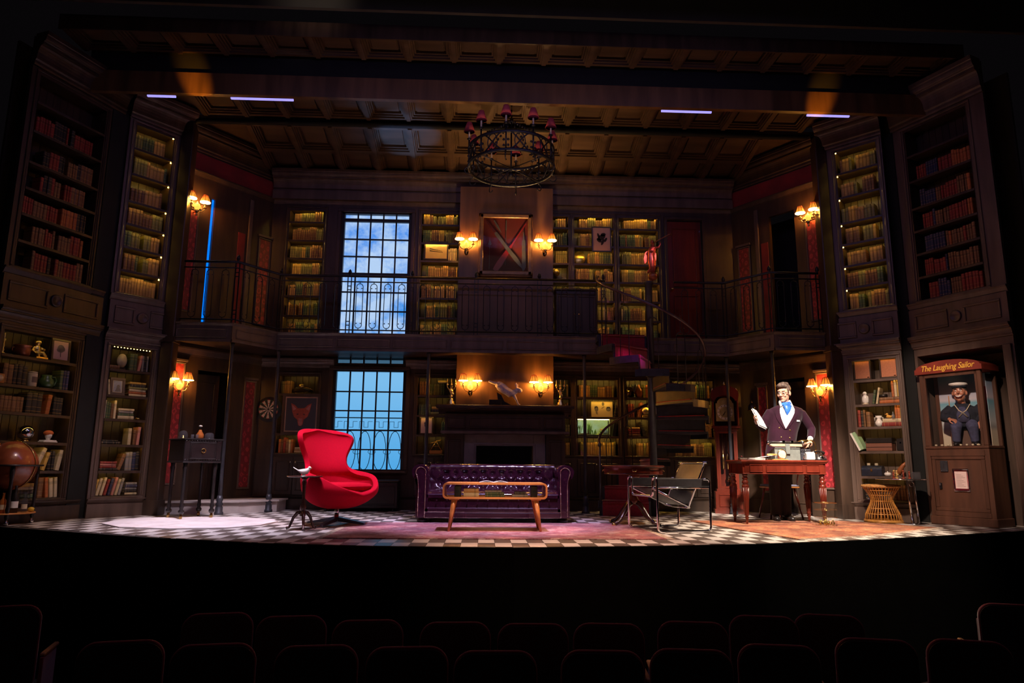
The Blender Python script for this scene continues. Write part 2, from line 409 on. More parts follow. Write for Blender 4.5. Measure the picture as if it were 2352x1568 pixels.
bay('C', 'right', .20, .80, 18, 'bookcase on the right with orange cases, blue chest and ornaments', 'yellow-lit narrow upper bookcase on the right side wall', led_dim, led_mid, wood2, -1)
# the outermost right bay: an open alcove below, shelves above
def bay_d():
    P0, P1, L = BAY['D']
    at_wall(struct('wall_right', wall_open(MB(), L, 0, 5.95, [(.04, 1.12, 0, 2.20), (.15, 1.03, 2.955, 5.46)], 0, .05).box(0, L, .62, .66, 0, 5.95).box(.02, .04, .05, .62, 0, 2.2).box(1.12, 1.14, .05, .62, 0, 2.2).box(.04, 1.12, .05, .62, 2.2, 2.22), wood2), P0, P1)
    b = MB(); moulding(b, -.01, L+.01, 2.30, 2.46, .10); moulding(b, -.01, L+.01, 2.84, 2.93, .05, 2); b.box(0, L, -.03, .001, 2.46, 2.84)
    for a, c in ((.08, L/2-.1), (L/2+.1, L-.08)): frame_panel(b, a, c, 2.53, 2.77, .03, -.03, .016)
    b.lathe([(.075, 0), (.075, .02), (.06, .03), (.05, .018), (0, .018)], (L/2, -.03, 2.65), 20, M=Matrix.Rotation(PI/2, 4, 'X'))
    at_wall(struct('trim_22', b, wood2), P0, P1)
    b = MB(); moulding(b, -.01, L+.01, 5.50, 5.97, .20, 4); frame_panel(b, .10, 1.08, 2.93, 5.49, .03, 0, .014)
    at_wall(struct('trim_23', b, wood2), P0, P1)
    b = MB()
    for s in (L-.065,): b.bbox(s-.04, s+.04, -.03, .001, 0, 2.2, .006).box(s-.05, s+.05, -.045, .001, 0, .18)
    at_wall(struct('trim_24', b, wood2), P0, P1)
    bookcase('unlit upper bookcase of dark red books at the far right', P0, P1, .15, 1.03, 2.955, 5.46, UPS, .28, None, wood)
bay_d()
# black portal legs between the bays and dark corner posts behind them
b = MB(); b.box(1.12, 1.37, -.02, .3, 0, 5.9); at_wall(struct('trim_2', b, flat_black), *BAY['A'][:2])
b = MB(); b.box(-.16, .0, -.02, .3, 0, 5.9); at_wall(struct('trim_3', b, flat_black), *BAY['D'][:2])
for k, (x, y) in enumerate(((-4.435, 9.70), (5.10, 9.62))):
    b = MB().bbox(x-.085, x+.085, y-.09, y+.09, 0, 5.70, .012).box(x-.10, x+.10, y-.105, y+.105, 0, .2).box(x-.1, x+.1, y-.105, y+.105, 2.36, 2.44)
    struct('trim_%d' % (4+k), b, wood)
# steel arch across the set
pts = [(-4.435, 9.68, 5.55), (-4.42, 9.68, 5.66), (-4.33, 9.68, 5.74)]+[(x, 9.68, 5.755) for x in (-2, .3, 3)]+[(5.0, 9.68, 5.74), (5.08, 9.68, 5.66), (5.10, 9.68, 5.55)]
struct('trim_6', MB().tube(pts, .04, 8), flat_black)

# side walls round the balcony: damask, openings, blue-lit slit
def corner_wall(side, P0, P1, L, flip, dam_low, dam_up, door_low, door_up, slit, dam2_low, dam2_up):
    ops = [(*door_low, 0, 2.05)]
    if door_up: ops.append((*door_up, 2.63, 4.72))
    if slit: ops.append((*slit, 2.63, 4.70))
    at_wall(struct('wall_'+side, wall_open(MB(), L, 0, 5.72, ops, 0, .06).box(0, L, .55, .58, 0, 2.6), wood), P0, P1)
    b = MB()
    b.prism([(.56, 2.63), (.58, 2.63), (.58, 4.8), (.56, 4.8)], 0, L, 'x')
    at_wall(struct('wall_'+side, b, flat_black), P0, P1)
    moul = MB(); moulding(moul, 0, L, 5.36, 5.74, .16, 4); moulding(moul, 0, L, 4.98, 5.06, .05, 2); moulding(moul, 0, L, 2.24, 2.36, .05, 2)
    at_wall(struct('trim_%d' % (30+flip), moul, wood), P0, P1)
    at_wall(struct('trim_%d' % (32+flip), MB().box(.0, L, -.012, .002, 5.06, 5.34), redcloth), P0, P1)
    fr = MB(); pn = MB()
    for (s0, s1, z0, z1) in (dam_low, dam_up, dam2_low, dam2_up):
        frame_panel(fr, s0-.03, s1+.03, z0-.03, z1+.03, .026, 0, .022)
        fr.bbox(s0-.05, s1+.05, -.04, .001, z1+.035, z1+.075, .006)
        pn.box(s0-.004, s1+.004, -.010, .001, z0, z1)
    at_wall(struct('trim_%d' % (34+flip), fr, wood2), P0, P1)
    at_wall(struct('trim_%d' % (36+flip), pn, damask_m), P0, P1)
    bs = MB()
    for a, c in ((0, door_low[0]), (door_low[1], L)): bs.box(a, c, -.02, .001, 0, .2)
    at_wall(struct('baseboard_'+side, bs, wood), P0, P1)
corner_wall('left', *LW, LWL, 0, (.09, .25, .42, 2.10), (.07, .24, 2.9, 4.42), (.48, 1.04), None, (.455, .515), (1.28, 1.43, .34, 1.95), (1.34, 1.51, 2.9, 4.3))
corner_wall('right', *RW, RWL, 1, (1.33, 1.49, .42, 2.06), (1.34, 1.51, 2.9, 4.45), (.62, 1.12), (.70, 1.14), None, (.34, .46, .34, 1.95), (.12, .30, 2.9, 4.3))
sky_slit = emit('blue_cyclorama', (.0, .20, .95), 1.0)
at_wall(struct('trim_39', MB().box(.42, .55, .061, .075, 2.6, 4.75), flat_black), *LW)  # added unseen sheet that blocks the glow from the back of the slit
at_wall(struct('trim_40', MB().box(.45, .52, .045, .058, 2.63, 4.70), sky_slit), *LW)
# thin red cloth strips and gilt pilasters near the balcony corners
b = MB().box(.94, 1.06, -.014, .001, 2.7, 4.3); at_wall(struct('trim_41', b, redcloth), *LW)
b = MB().box(.54, .66, -.014, .001, 2.7, 4.3); at_wall(struct('trim_42', b, redcloth), *RW)
b = MB().bbox(1.10, 1.17, -.03, .001, 2.64, 4.9, .008); at_wall(struct('trim_43', b, wood2), *LW)
b = MB().bbox(.44, .51, -.03, .001, 2.64, 4.9, .008); at_wall(struct('trim_44', b, wood2), *RW)
# dark door leaves standing in the doorways
for P, s0, s1, z0, z1, lab in ((LW, .53, 1.02, .0, 2.03, 'dark panelled door in the lower left corner opening'), (RW, .64, 1.10, .0, 2.03, 'dark panelled door behind the man at the desk')):
    d = thing('door_%d' % (1 if P is LW else 2), lab, 'door', on_wall(*P, s0, .30, z0), ang(*P)); d['kind'] = 'structure'; w = s1-s0
    mk('door_leaf', frame_panel(frame_panel(MB().box(0, w, 0, .04, 0, z1-z0), .07, w-.07, .15, .85, .02, 0, .012), .07, w-.07, .98, z1-z0-.12, .02, 0, .012), wood, d)
    mk('door_knob', MB().ell((.05 if P is LW else w-.05, -.04, 1.0), .028, 12, 8), brass, d)

# back wall
BX = -3.55
def bx(x): return x-BX
WIN = (bx(-2.40), bx(-1.25))
CHIM = (bx(-.42), bx(1.10))
NICH_UP = [(-3.29, -2.68), (-1.09, -.43), (1.115, 1.42), (1.485, 2.19), (2.25, 2.955)]
NICH_LO = [(-3.27, -2.63), (-1.07, -.45), (1.115, 1.44), (1.515, 2.21), (2.32, 3.02), (3.08, 3.78)]
ops = [(*WIN, .60, 2.20), (*WIN, 2.72, 4.86), (WIN[0]+.04, WIN[1]-.04, 2.30, 2.40), (bx(3.08), bx(3.70), 2.63, 4.84)]
ops += [(bx(a), bx(c), 2.74, 4.90) for a, c in NICH_UP]+[(bx(a), bx(c), .86, 2.115) for a, c in NICH_LO]
at_wall(struct('wall_back', wall_open(MB(), 7.77, 0, 5.6, ops, 0, .06), wood), *BW)
b = MB(); moulding(b, 0, 7.77, 5.18, 5.52, .22, 4); moulding(b, 0, CHIM[0], 4.98, 5.08, .05, 2); moulding(b, CHIM[1], 7.77, 4.98, 5.08, .05, 2)
b.box(0, 7.77, -.09, .001, 5.04, 5.19)
moulding(b, 0, WIN[0], 2.22, 2.36, .06, 3); moulding(b, WIN[1], 7.77, 2.22, 2.36, .06, 3)
at_wall(struct('trim_45', b, wood2), *BW)
fr = MB()
for a, c in NICH_UP: frame_panel(fr, bx(a)-.04, bx(c)+.04, 2.72, 4.95, .032, 0, .014)
for a, c in NICH_LO: frame_panel(fr, bx(a)-.04, bx(c)+.04, .83, 2.15, .03, 0, .014)
for z0, z1 in ((.55, 2.25), (2.68, 4.92)): frame_panel(fr, WIN[0]-.07, WIN[1]+.07, z0, z1, .06, 0, .03)
frame_panel(fr, bx(3.04), bx(3.74), 2.63, 4.90, .05, 0, .03)
at_wall(struct('trim_46', fr, wood), *BW)
bs = MB().box(0, CHIM[0], -.025, .001, 0, .16).box(CHIM[1], 7.77, -.025, .001, 0, .16); moulding(bs, 0, CHIM[0], .16, .21, .035, 2); moulding(bs, CHIM[1], 7.77, .16, .21, .035, 2)
at_wall(struct('baseboard_back', bs, wood), *BW)
# upper door on the back wall
d = thing('door_3', 'closed red-brown panelled door at the right end of the balcony', 'door', (3.10, 11.03, 2.63)); d['kind'] = 'structure'
mk('door_leaf', frame_panel(frame_panel(MB().box(0, .58, 0, .04, 0, 2.2), .08, .50, .2, .9, .02, 0, .014), .08, .50, 1.05, 2.08, .02, 0, .014), redwood, d)
mk('door_knob', MB().ell((.05, -.035, 1.0), .028, 12, 8), brass, d)
# chimney breast
struct('wall_chimney', wall_open(MB(), 1.10, 0, 5.2, [(-.10, .77, 0, 1.0)], 10.62, 11.06, -.42), warmwood)
struct('wall_firebox', MB().box(-.10, .77, 10.95, 10.97, 0, 1.0), flat_black)
# cupboards below the shelves of the back wall
for (a, c) in NICH_LO:
    t = thing('cupboard', 'panelled cupboard doors below the %s lower shelves of the back wall' % {-3.27: 'fox picture and', -1.07: 'window-side', 1.115: 'narrow mantel-side', 1.515: 'fish tank', 2.32: 'stair-side', 3.08: 'clock-side'}[a], 'cupboard', ((a+c)/2, 10.985, .22))
    w = c-a; n = 2 if w > .5 else 1
    for i in range(n):
        x0 = -w/2+w*i/n; x1 = x0+w/n
        dd = mk('door', frame_panel(MB().bbox(x0+.004, x1-.004, -.006, .012, 0, .58, .004), x0+.05, x1-.05, .06, .52, .02, -.006, .012), wood, t)
        mk('knob', MB().lathe([(.006, 0), (.006, .012), (.014, .018), (.012, .03), (0, .034)], (x1-.04 if i == 0 else x0+.04, -.006, .50), 10, M=Matrix.Rotation(PI/2, 4, 'X')), chrome, dd)
BACK = {}
NAMES_UP = {-3.29: 'yellow-lit upper bookcase left of the balcony window', -1.09: 'yellow-lit upper bookcase between balcony window and chimney', 1.115: 'narrow lit upper bookcase right beside the chimney', 1.485: 'lit upper bookcase with the pink etching hung on it', 2.25: 'lit upper bookcase behind the trumpet statue'}
for a, c in NICH_UP:
    BACK[a] = bookcase(NAMES_UP[a], *BW, bx(a), bx(c), 2.74, 4.90, [2.745, 3.08, 3.41, 3.74, 4.05, 4.36, 4.68], .25, led_mid)
NAMES_LO = {-3.27: 'lit lower bookcase above and below the fox picture', -1.07: 'lit lower bookcase between window and fireplace', 1.115: 'narrow lit lower bookcase behind the right mantel candelabrum', 1.515: 'lit lower bookcase with fish tank and boxer photograph', 2.32: 'lit lower bookcase behind the stair handrail', 3.08: 'lit lower bookcase behind the spiral stair treads'}
for a, c in NICH_LO:
    BACK[a+100] = bookcase(NAMES_LO[a], *BW, bx(a), bx(c), .86, 2.115, [.865, 1.17, 1.48, 1.80], .25, led_mid if a in (1.515, 2.32, 3.08) else led_dim)

# windows
wsteel = mat('black_window_bar', (.010, .010, .013), .5, var=.2, scale=10)
def window(n, z0, z1, rows, transom, rail):
    x0, x1 = -2.36, -1.29
    w = thing('window_%d' % n, ('lower' if n == 1 else 'upper balcony')+' window of small panes lit blue from outside', 'window', ((x0+x1)/2, 11.05, z0)); w['kind'] = 'structure'
    hw = (x1-x0)/2; h = z1-z0; f = MB()
    f.box(-hw-.04, -hw, -.03, .05, -.02, h+.02).box(hw, hw+.04, -.03, .05, -.02, h+.02).box(-hw-.04, hw+.04, -.03, .05, -.03, 0).box(-hw-.04, hw+.04, -.03, .05, h, h+.03)
    mk('window_frame', f, wsteel, w)
    zs = [0]+rows+[h]
    bars = MB()
    for i in range(1, 5): bars.box(-hw+2*hw*i/5-.011, -hw+2*hw*i/5+.011, -.012, .02, 0, h)
    for z in rows:
        t = .026 if (z in rail or z in transom) else .010
        bars.box(-hw, hw, -.014 if t < .02 else -.030, .022, z-t, z+t)
    mk('glazing_bar', bars, wsteel, w)
    for j in range(len(zs)-1):
        for i in range(5):
            mk('pane', MB().box(-hw+2*hw*i/5+.011, -hw+2*hw*(i+1)/5-.011, .003, .006, zs[j]+.010, zs[j+1]-.010), glass_pane, w)
    mk('sill', MB().bbox(-hw-.08, hw+.08, -.09, .0, -.055, -.03, .006), wood2, w)
    return w
h1 = 2.17-.62
window(1, .62, 2.17, [h1*.197, h1*.395, h1*.592, h1*.79], [], [])
h2 = 4.84-2.72
window(2, 2.72, 4.84, [.45, .77, 1.07, 1.38, 1.68, 2.01], [2.01], [1.07])
tb = MB()
for i in range(6): tb.box(-2.36+1.07*i/5-.011, -2.36+1.07*i/5+.011, 11.0, 11.05, 2.30, 2.40)
struct('trim_49', tb, wsteel); struct('window_3', MB().box(-2.36, -1.29, 11.03, 11.034, 2.30, 2.40), glassy('smoked_transom_glass', (.01, .02, .03), .55))
# lit sky backings outside the windows
def sky_mat(name, top, bot, cloud, z0, z1, strength=1.0):
    m, N, L, P = nodes_of(name)
    P.inputs['Base Color'].default_value = (0, 0, 0, 1); P.inputs['Roughness'].default_value = 1; P.inputs['Specular IOR Level'].default_value = 0
    tc = N.new('ShaderNodeTexCoord'); sp = N.new('ShaderNodeSeparateXYZ'); mr = N.new('ShaderNodeMapRange')
    mr.inputs[1].default_value = z0; mr.inputs[2].default_value = z1
    L.new(tc.outputs['Object'], sp.inputs[0]); L.new(sp.outputs[2], mr.inputs[0])
    cr = N.new('ShaderNodeValToRGB'); cr.color_ramp.elements[0].color = (*bot, 1); cr.color_ramp.elements[1].color = (*top, 1)
    L.new(mr.outputs[0], cr.inputs[0]); out = cr.outputs[0]
    if cloud:
        nz = N.new('ShaderNodeTexNoise'); nz.inputs['Scale'].default_value = 2.3; nz.inputs['Detail'].default_value = 7; nz.inputs['Roughness'].default_value = .62
        mp = N.new('ShaderNodeMapping'); mp.inputs['Location'].default_value = (.35, 0, .30); L.new(tc.outputs['Object'], mp.inputs[0]); L.new(mp.outputs[0], nz.inputs['Vector'])
        c2 = N.new('ShaderNodeValToRGB'); c2.color_ramp.elements[0].position = .36; c2.color_ramp.elements[1].position = .58
        L.new(nz.outputs['Fac'], c2.inputs[0])
        mx = N.new('ShaderNodeMix'); mx.data_type = 'RGBA'; mx.inputs[7].default_value = (*cloud, 1)
        L.new(c2.outputs[0], mx.inputs[0]); L.new(out, mx.inputs[6]); out = mx.outputs[2]
    L.new(out, P.inputs['Emission Color']); P.inputs['Emission Strength'].default_value = strength
    return m
struct('sky_backdrop', MB().box(-3.15, -.55, 12.5, 12.52, 2.60, 5.4), sky_mat('sky_upper', (.045, .27, .92), (.06, .34, .90), (.50, .70, 1.0), 2.7, 5.2))
struct('sky_backdrop', MB().box(-3.15, -.55, 12.5, 12.52, -.3, 2.58), sky_mat('sky_lower', (.22, .56, .93), (.08, .42, .86), None, .5, 2.2))
lbx = MB()
for x in (-3.17, -.55): lbx.box(x, x+.02, 11.34, 12.52, -.3, 5.42)
lbx.box(-3.17, -.53, 11.06, 12.52, 5.40, 5.42).box(-3.17, -.53, 11.06, 12.50, 2.585, 2.60).box(-2.52, -2.50, 11.06, 11.36, -.3, 5.4).box(-1.15, -1.13, 11.06, 11.36, -.3, 5.4).box(-3.17, -2.5, 11.34, 11.36, -.3, 5.4).box(-1.15, -.53, 11.34, 11.36, -.3, 5.4)
struct('wall_window_bay', lbx, flat_black)  # added unseen box that keeps the sky glow from leaking behind the walls
# iron balustrade outside the lower window
t = thing('garden_balustrade', 'black iron balustrade with key pattern and ovals outside the lower window', 'balustrade', (-1.83, 11.55, .6))
bl = MB()
for z in (.0, .86): bl.box(-.75, .75, -.006, .006, z-.008, z+.008)
bl.box(-.75, .75, -.006, .006, .64, .648)
for x in (-.75, .75): mk('post', MB().box(x-.012, x+.012, -.012, .012, -.606, .88), iron, t)
mk('rail', bl, iron, t)
for i in range(6):
    x = -.625+i*.25; g = MB()
    for (a, c, e, f) in ((-.10, -.094, .68, .80), (-.10, -.02, .795, .801), (-.026, -.02, .70, .80), (-.026, .05, .70, .706), (.044, .05, .70, .80), (.05, .12, .795, .801)):
        g.box(x+a, x+c, -.004, .004, e, f)
    mk('key_scroll', g, iron, t)
    mk('oval', MB().tube([(x+.105*math.cos(q*PI/9), 0, .32+.32*math.sin(q*PI/9)) for q in range(18)], .006, 6, closed=True).tube([(x+.125+.06*math.cos(q*PI/6), 0, .30+.04*math.sin(q*PI/6)) for q in range(12)], .004, 5, closed=True), iron, t)

# ------------------------------------------------------------------ balcony
E0, E1, E2, E3, E4, E5 = (-4.40, 9.69), (-3.59, 9.70), (-3.15, 10.35), (3.80, 10.35), (4.27, 9.70), (5.06, 9.70)
poly = [E0, E1, E2, E3, E4, E5, (4.20, 10.99), (-3.53, 10.99)]
struct('balcony_floor', MB().prism(poly, 2.40, 2.62, 'z'), wood)
b = MB(); 
for P, Q in ((E0, E1), (E1, E2), (E2, E3), (E3, E4), (E4, E5)):
    L = math.dist(P, Q); M = Matrix.Translation((P[0], P[1], 0)) @ Matrix.Rotation(ang(P, Q), 4, 'Z'); t = MB()
    t.box(-.01, L+.01, -.03, .0, 2.385, 2.64); moulding(t, -.02, L+.02, 2.59, 2.66, .06, 2); t.box(-.01, L+.01, -.045, .0, 2.385, 2.42)
    n = max(1, round(L/.82))
    for i in range(n): frame_panel(t, .05+(L-.05)*i/n, (L-.05)*(i+1)/n, 2.44, 2.58, .02, -.03, .012)
    b.add([M @ Vector(v) for v in t.v], t.f)
struct('trim_47', b, wood2)
# ------------------------------------------------------------------ ceilings with coffers
def ceiling(x0, x1, y0, y1, z0, z1, nx, ny, xo=0):
    """coffered panel from (y0,z0) at the front to (y1,z1) at the back"""
    def P(x, y, d): t = (y-y0)/(y1-y0); return (x, y, z0+(z1-z0)*t+d)
    slab = MB(); slab.add([P(x0, y0, .10), P(x1, y0, .10), P(x1, y1, .10), P(x0, y1, .10), P(x0, y0, .14), P(x1, y0, .14), P(x1, y1, .14), P(x0, y1, .14)],
                          [(0, 3, 2, 1), (4, 5, 6, 7), (0, 1, 5, 4), (1, 2, 6, 5), (2, 3, 7, 6), (3, 0, 4, 7)])
    c = struct('ceiling', slab, woodx)
    def bar(bb, xa, xb, ya, yb, d0, d1):
        bb.add([P(xa, ya, d0), P(xb, ya, d0), P(xb, yb, d0), P(xa, yb, d0), P(xa, ya, d1), P(xb, ya, d1), P(xb, yb, d1), P(xa, yb, d1)],
               [(0, 3, 2, 1), (4, 5, 6, 7), (0, 1, 5, 4), (1, 2, 6, 5), (2, 3, 7, 6), (3, 0, 4, 7)])
    px, py = (x1-x0)/nx, (y1-y0)/ny
    for i in range(nx+1):
        x = x0+i*px; bb = MB(); bar(bb, x-.055, x+.055, y0, y1, 0, .1); bar(bb, x-.03, x+.03, y0, y1, -.018, .0); mk('ceiling_beam', bb, woodx, c)
    for j in range(ny+1):
        y = y0+j*py; bb = MB(); bar(bb, x0, x1, max(y0, y-.045), min(y1, y+.045), .004, .1); mk('ceiling_beam', bb, woodx, c)
    for i in range(nx):
        for j in range(ny):
            xa, ya = x0+i*px+.055, y0+j*py+.045; xb, yb = xa+px-.11, ya+py-.09; bb = MB()
            for k, (o, d) in enumerate(((0, .03), (.025, .055))):
                e = o+.022
                bar(bb, xa+o, xb-o, ya+o, ya+e, d, .1); bar(bb, xa+o, xb-o, yb-e, yb-o, d, .1)
                bar(bb, xa+o, xa+e, ya+e, yb-e, d, .1); bar(bb, xb-e, xb-o, ya+e, yb-e, d, .1)
            bar(bb, xa+.08, xb-.08, ya+.075, yb-.075, .075, .1)
            mk('ceiling_panel', bb, woodx, c)
    return c
ceiling(-4.2, 4.84, 8.98, 9.64, 5.86, 5.82, 15, 1)
ceiling(-3.6, 4.26, 9.74, 10.98, 5.74, 5.50, 13, 2)
ceiling(-5.3, 6.2, 7.92, 8.44, 6.04, 6.06, 19, 1)
struct('ceiling', MB().box(-5.2, 6.0, 8.57, 8.98, 5.90, 5.94), woodx)
for sx, xs in ((-1, (-4.55, -3.5)), (1, (4.15, 5.2))):               # plain flanks beside the back coffers
    b = MB().box(min(xs), max(xs), 9.66, 11.05, 5.78, 5.83); struct('ceiling', b, woodx)
    b = MB().box(-5.4 if sx < 0 else 4.84, -4.2 if sx < 0 else 6.1, 8.9, 9.70, 5.93, 5.97); struct('ceiling', b, woodx)
struct('trim_48', MB().box(-5.35, 6.25, 7.895, 7.915, 6.0, 6.2), wood)
# main beam with led strip behind its lower edge
b = MB().box(-5.3, 6.15, 8.50, 8.57, 5.52, 5.82); struct('beam_front', b, warmwood); struct('trim_50', MB().box(-5.3, 6.15, 8.53, 8.57, 5.822, 6.3), flat_black)  # upper black board is painted shade for the dark gap above the beam
t = thing('led_strip', 'blue and violet light strips glowing behind the lower edge of the main beam', 'light strip', (0, 8.57, 5.53))
for k, (xa, xb) in enumerate(((-4.55, -4.18), (-3.45, -2.62), (2.4, 3.1), (4.45, 5.05))):
    mk('light_segment', MB().box(xa, xb, .03, .06, -.012, .012), led_blue, t)
struct('wall_header', MB().box(-7.5, 8.2, 7.55, 7.60, 6.16, 8.6), mat('dark_header_cloth', (.03, .026, .024), .9, var=.2, scale=3))
t = thing('speaker_box', 'dark box hanging at the top centre of the stage opening', 'box', (.3, 7.3, 6.75))
mk('body', MB().bbox(-.27, .27, -.15, .15, 0, .5, .02), mat('dark_box_paint', (.03, .03, .03), .6), t)
mk('grille', MB().box(-.22, .22, -.156, -.148, .04, .46), flat_black, t)
mk('bracket', MB().box(-.04, .04, .15, .26, .2, .3), flat_black, t)
# step at the left corner
b = MB().prism([(-4.38, 9.90), (-4.10, 9.88), (-3.45, 10.12), (-3.02, 10.50), (-3.02, 10.97), (-3.55, 10.97)], 0, .15, 'z').prism([(-4.40, 9.87), (-4.10, 9.85), (-3.43, 10.09), (-2.99, 10.49), (-2.99, 10.97), (-3.57, 10.97)], .15, .175, 'z')
struct('step', b, stone)
# ------------------------------------------------------------------ balcony railings
def loop_baluster(z0, z1, w=.05, r=.006):
    b = MB(); n = 8; pts = []
    for k in range(n+1): a = PI*k/n; pts.append((w*math.cos(a), 0, z1-w-.03+w*math.sin(a)))
    for k in range(n+1): a = PI+PI*k/n; pts.append((w*math.cos(a), 0, z0+w+.03+w*math.sin(a)))
    b.tube(pts, r, 5, closed=True)
    b.tube([(0, 0, z1-.03), (0, 0, z1)], r, 5).tube([(0, 0, z0), (0, 0, z0+.03)], r, 5)
    for s in (-1, 1):                                                # small scrolls inside the arches
        for zz, q in ((z1-.085, 1), (z0+.085, -1)): b.ell((s*.032, 0, zz-q*.02), .010, 6, 4)
    return b
LOOP = loop_baluster(2.725, 3.49).mesh('baluster', iron)
def finial_b(): return MB().lathe([(.014, 0), (.022, .008), (.012, .016), (.026, .035), (.030, .055), (.022, .085), (.008, .105), (0, .112)], n=10)
FIN = finial_b().mesh('finial', iron)
POST = MB()
for s in (-.027, .027): POST.box(s-.007, s+.007, -.007, .007, 2.60, 3.56)
for z in (2.80, 2.86, 3.36, 3.42): POST.box(-.027, .027, -.006, .006, z-.006, z+.006)
POST = POST.mesh('post', iron)
def railing(label, path, posts_at, group=None, zt=3.58):
    """path: plan points; posts_at: per segment a list of fractions"""
    P0 = path[0]; t = thing('balcony_railing', label, 'railing', (P0[0], P0[1], 0))
    loc = [Vector((p[0]-P0[0], p[1]-P0[1], 0)) for p in path]
    def bar(z, r, name, m=iron): mk(name, MB().tube([v+Vector((0, 0, z)) for v in loc], r, 6), m, t)
    bar(zt, .019, 'top_rail'); bar(3.49, .010, 'middle_rail'); bar(2.725, .010, 'bottom_rail')
    for i in range(len(loc)-1):
        a, c = loc[i], loc[i+1]; L = (c-a).length; an = math.atan2((c-a).y, (c-a).x); fr = posts_at[i]
        for f in fr:
            p = link('post', POST, t, a+(c-a)*f, an); link('finial', FIN, p, (0, 0, 3.58))
        brk = sorted({0, 1, *fr})
        for u, v in zip(brk, brk[1:]):
            gap = (v-u)*L; n = max(1, round(gap/.2)-1) if gap > .3 else 0
            for k in range(n): link('baluster', LOOP, t, a+(c-a)*(u+(v-u)*(k+.75)/(n+.5)), an)
    return t
YB = 10.39
railing('black iron balcony railing along the back and left corner up to the stair', [(-4.36, 9.74), (-3.59, 9.74), (-3.15, YB), (1.90, YB)],
        [[1.0], [1.0], [(x+3.15)/5.05 for x in (-2.10, -1.13, -.13, .86, 1.87)]])
railing('black iron balcony railing at the right corner, right of the spiral stair', [(3.00, YB), (3.80, YB), (4.27, 9.74), (5.02, 9.74)], [[1.0], [1.0], [.98]])
# slim iron columns under the balcony edge
def column(x, y, lab):
    t = thing('iron_column', lab, 'column', (x, y, 0))
    mk('shaft', MB().lathe([(.032, .26), (.026, .6), (.024, 2.34), (.034, 2.36), (.036, 2.398)], n=10), steel, t)
    mk('base', MB().lathe([(.062, 0), (.062, .03), (.050, .045), (.050, .10), (.036, .12), (.052, .14), (.036, .17), (.046, .20), (.032, .26)], n=12), steel, t)
column(-3.60, 9.80, 'slim iron column in front of the lower left doorway'); column(-3.12, 10.42, 'slim iron column beside the dartboard')
column(-.84, 10.42, 'slim iron column behind the left arm of the sofa'); column(1.56, 10.42, 'slim iron column between sofa and drum table')
column(3.80, 10.42, 'slim iron column just right of the longcase clock'); column(4.27, 9.82, 'slim iron column behind the man at the desk')

# ------------------------------------------------------------------ wall lamps
def shade_mat():
    m, N, L, P = nodes_of('lamp_shade_fabric'); P.inputs['Base Color'].default_value = (.10, .007, .003, 1); P.inputs['Roughness'].default_value = .8
    tc = N.new('ShaderNodeTexCoord'); sp = N.new('ShaderNodeSeparateXYZ'); L.new(tc.outputs['Object'], sp.inputs[0])
    cr = N.new('ShaderNodeValToRGB'); e = cr.color_ramp.elements
    mr = N.new('ShaderNodeMapRange'); mr.inputs[1].default_value = 0; mr.inputs[2].default_value = .11
    L.new(sp.outputs[2], mr.inputs[0]); L.new(mr.outputs[0], cr.inputs[0])
    e[0].color = (1.0, .42, .045, 1); e[1].color = (.62, .05, .006, 1); e[1].position = 1
    x = e.new(.5); x.color = (1.0, .34, .03, 1)
    L.new(cr.outputs[0], P.inputs['Emission Color']); P.inputs['Emission Strength'].default_value = 1.0
    return m
shade_m = shade_mat()
shade_red = mat('red_shade_rib', (.34, .03, .015), .8, var=.2, scale=20)
bulb_m = emit('lamp_bulb_glow', (1.0, .66, .26), 6)
globe_m = emit('lamp_globe_glass', (1.0, .44, .06), 1.6)
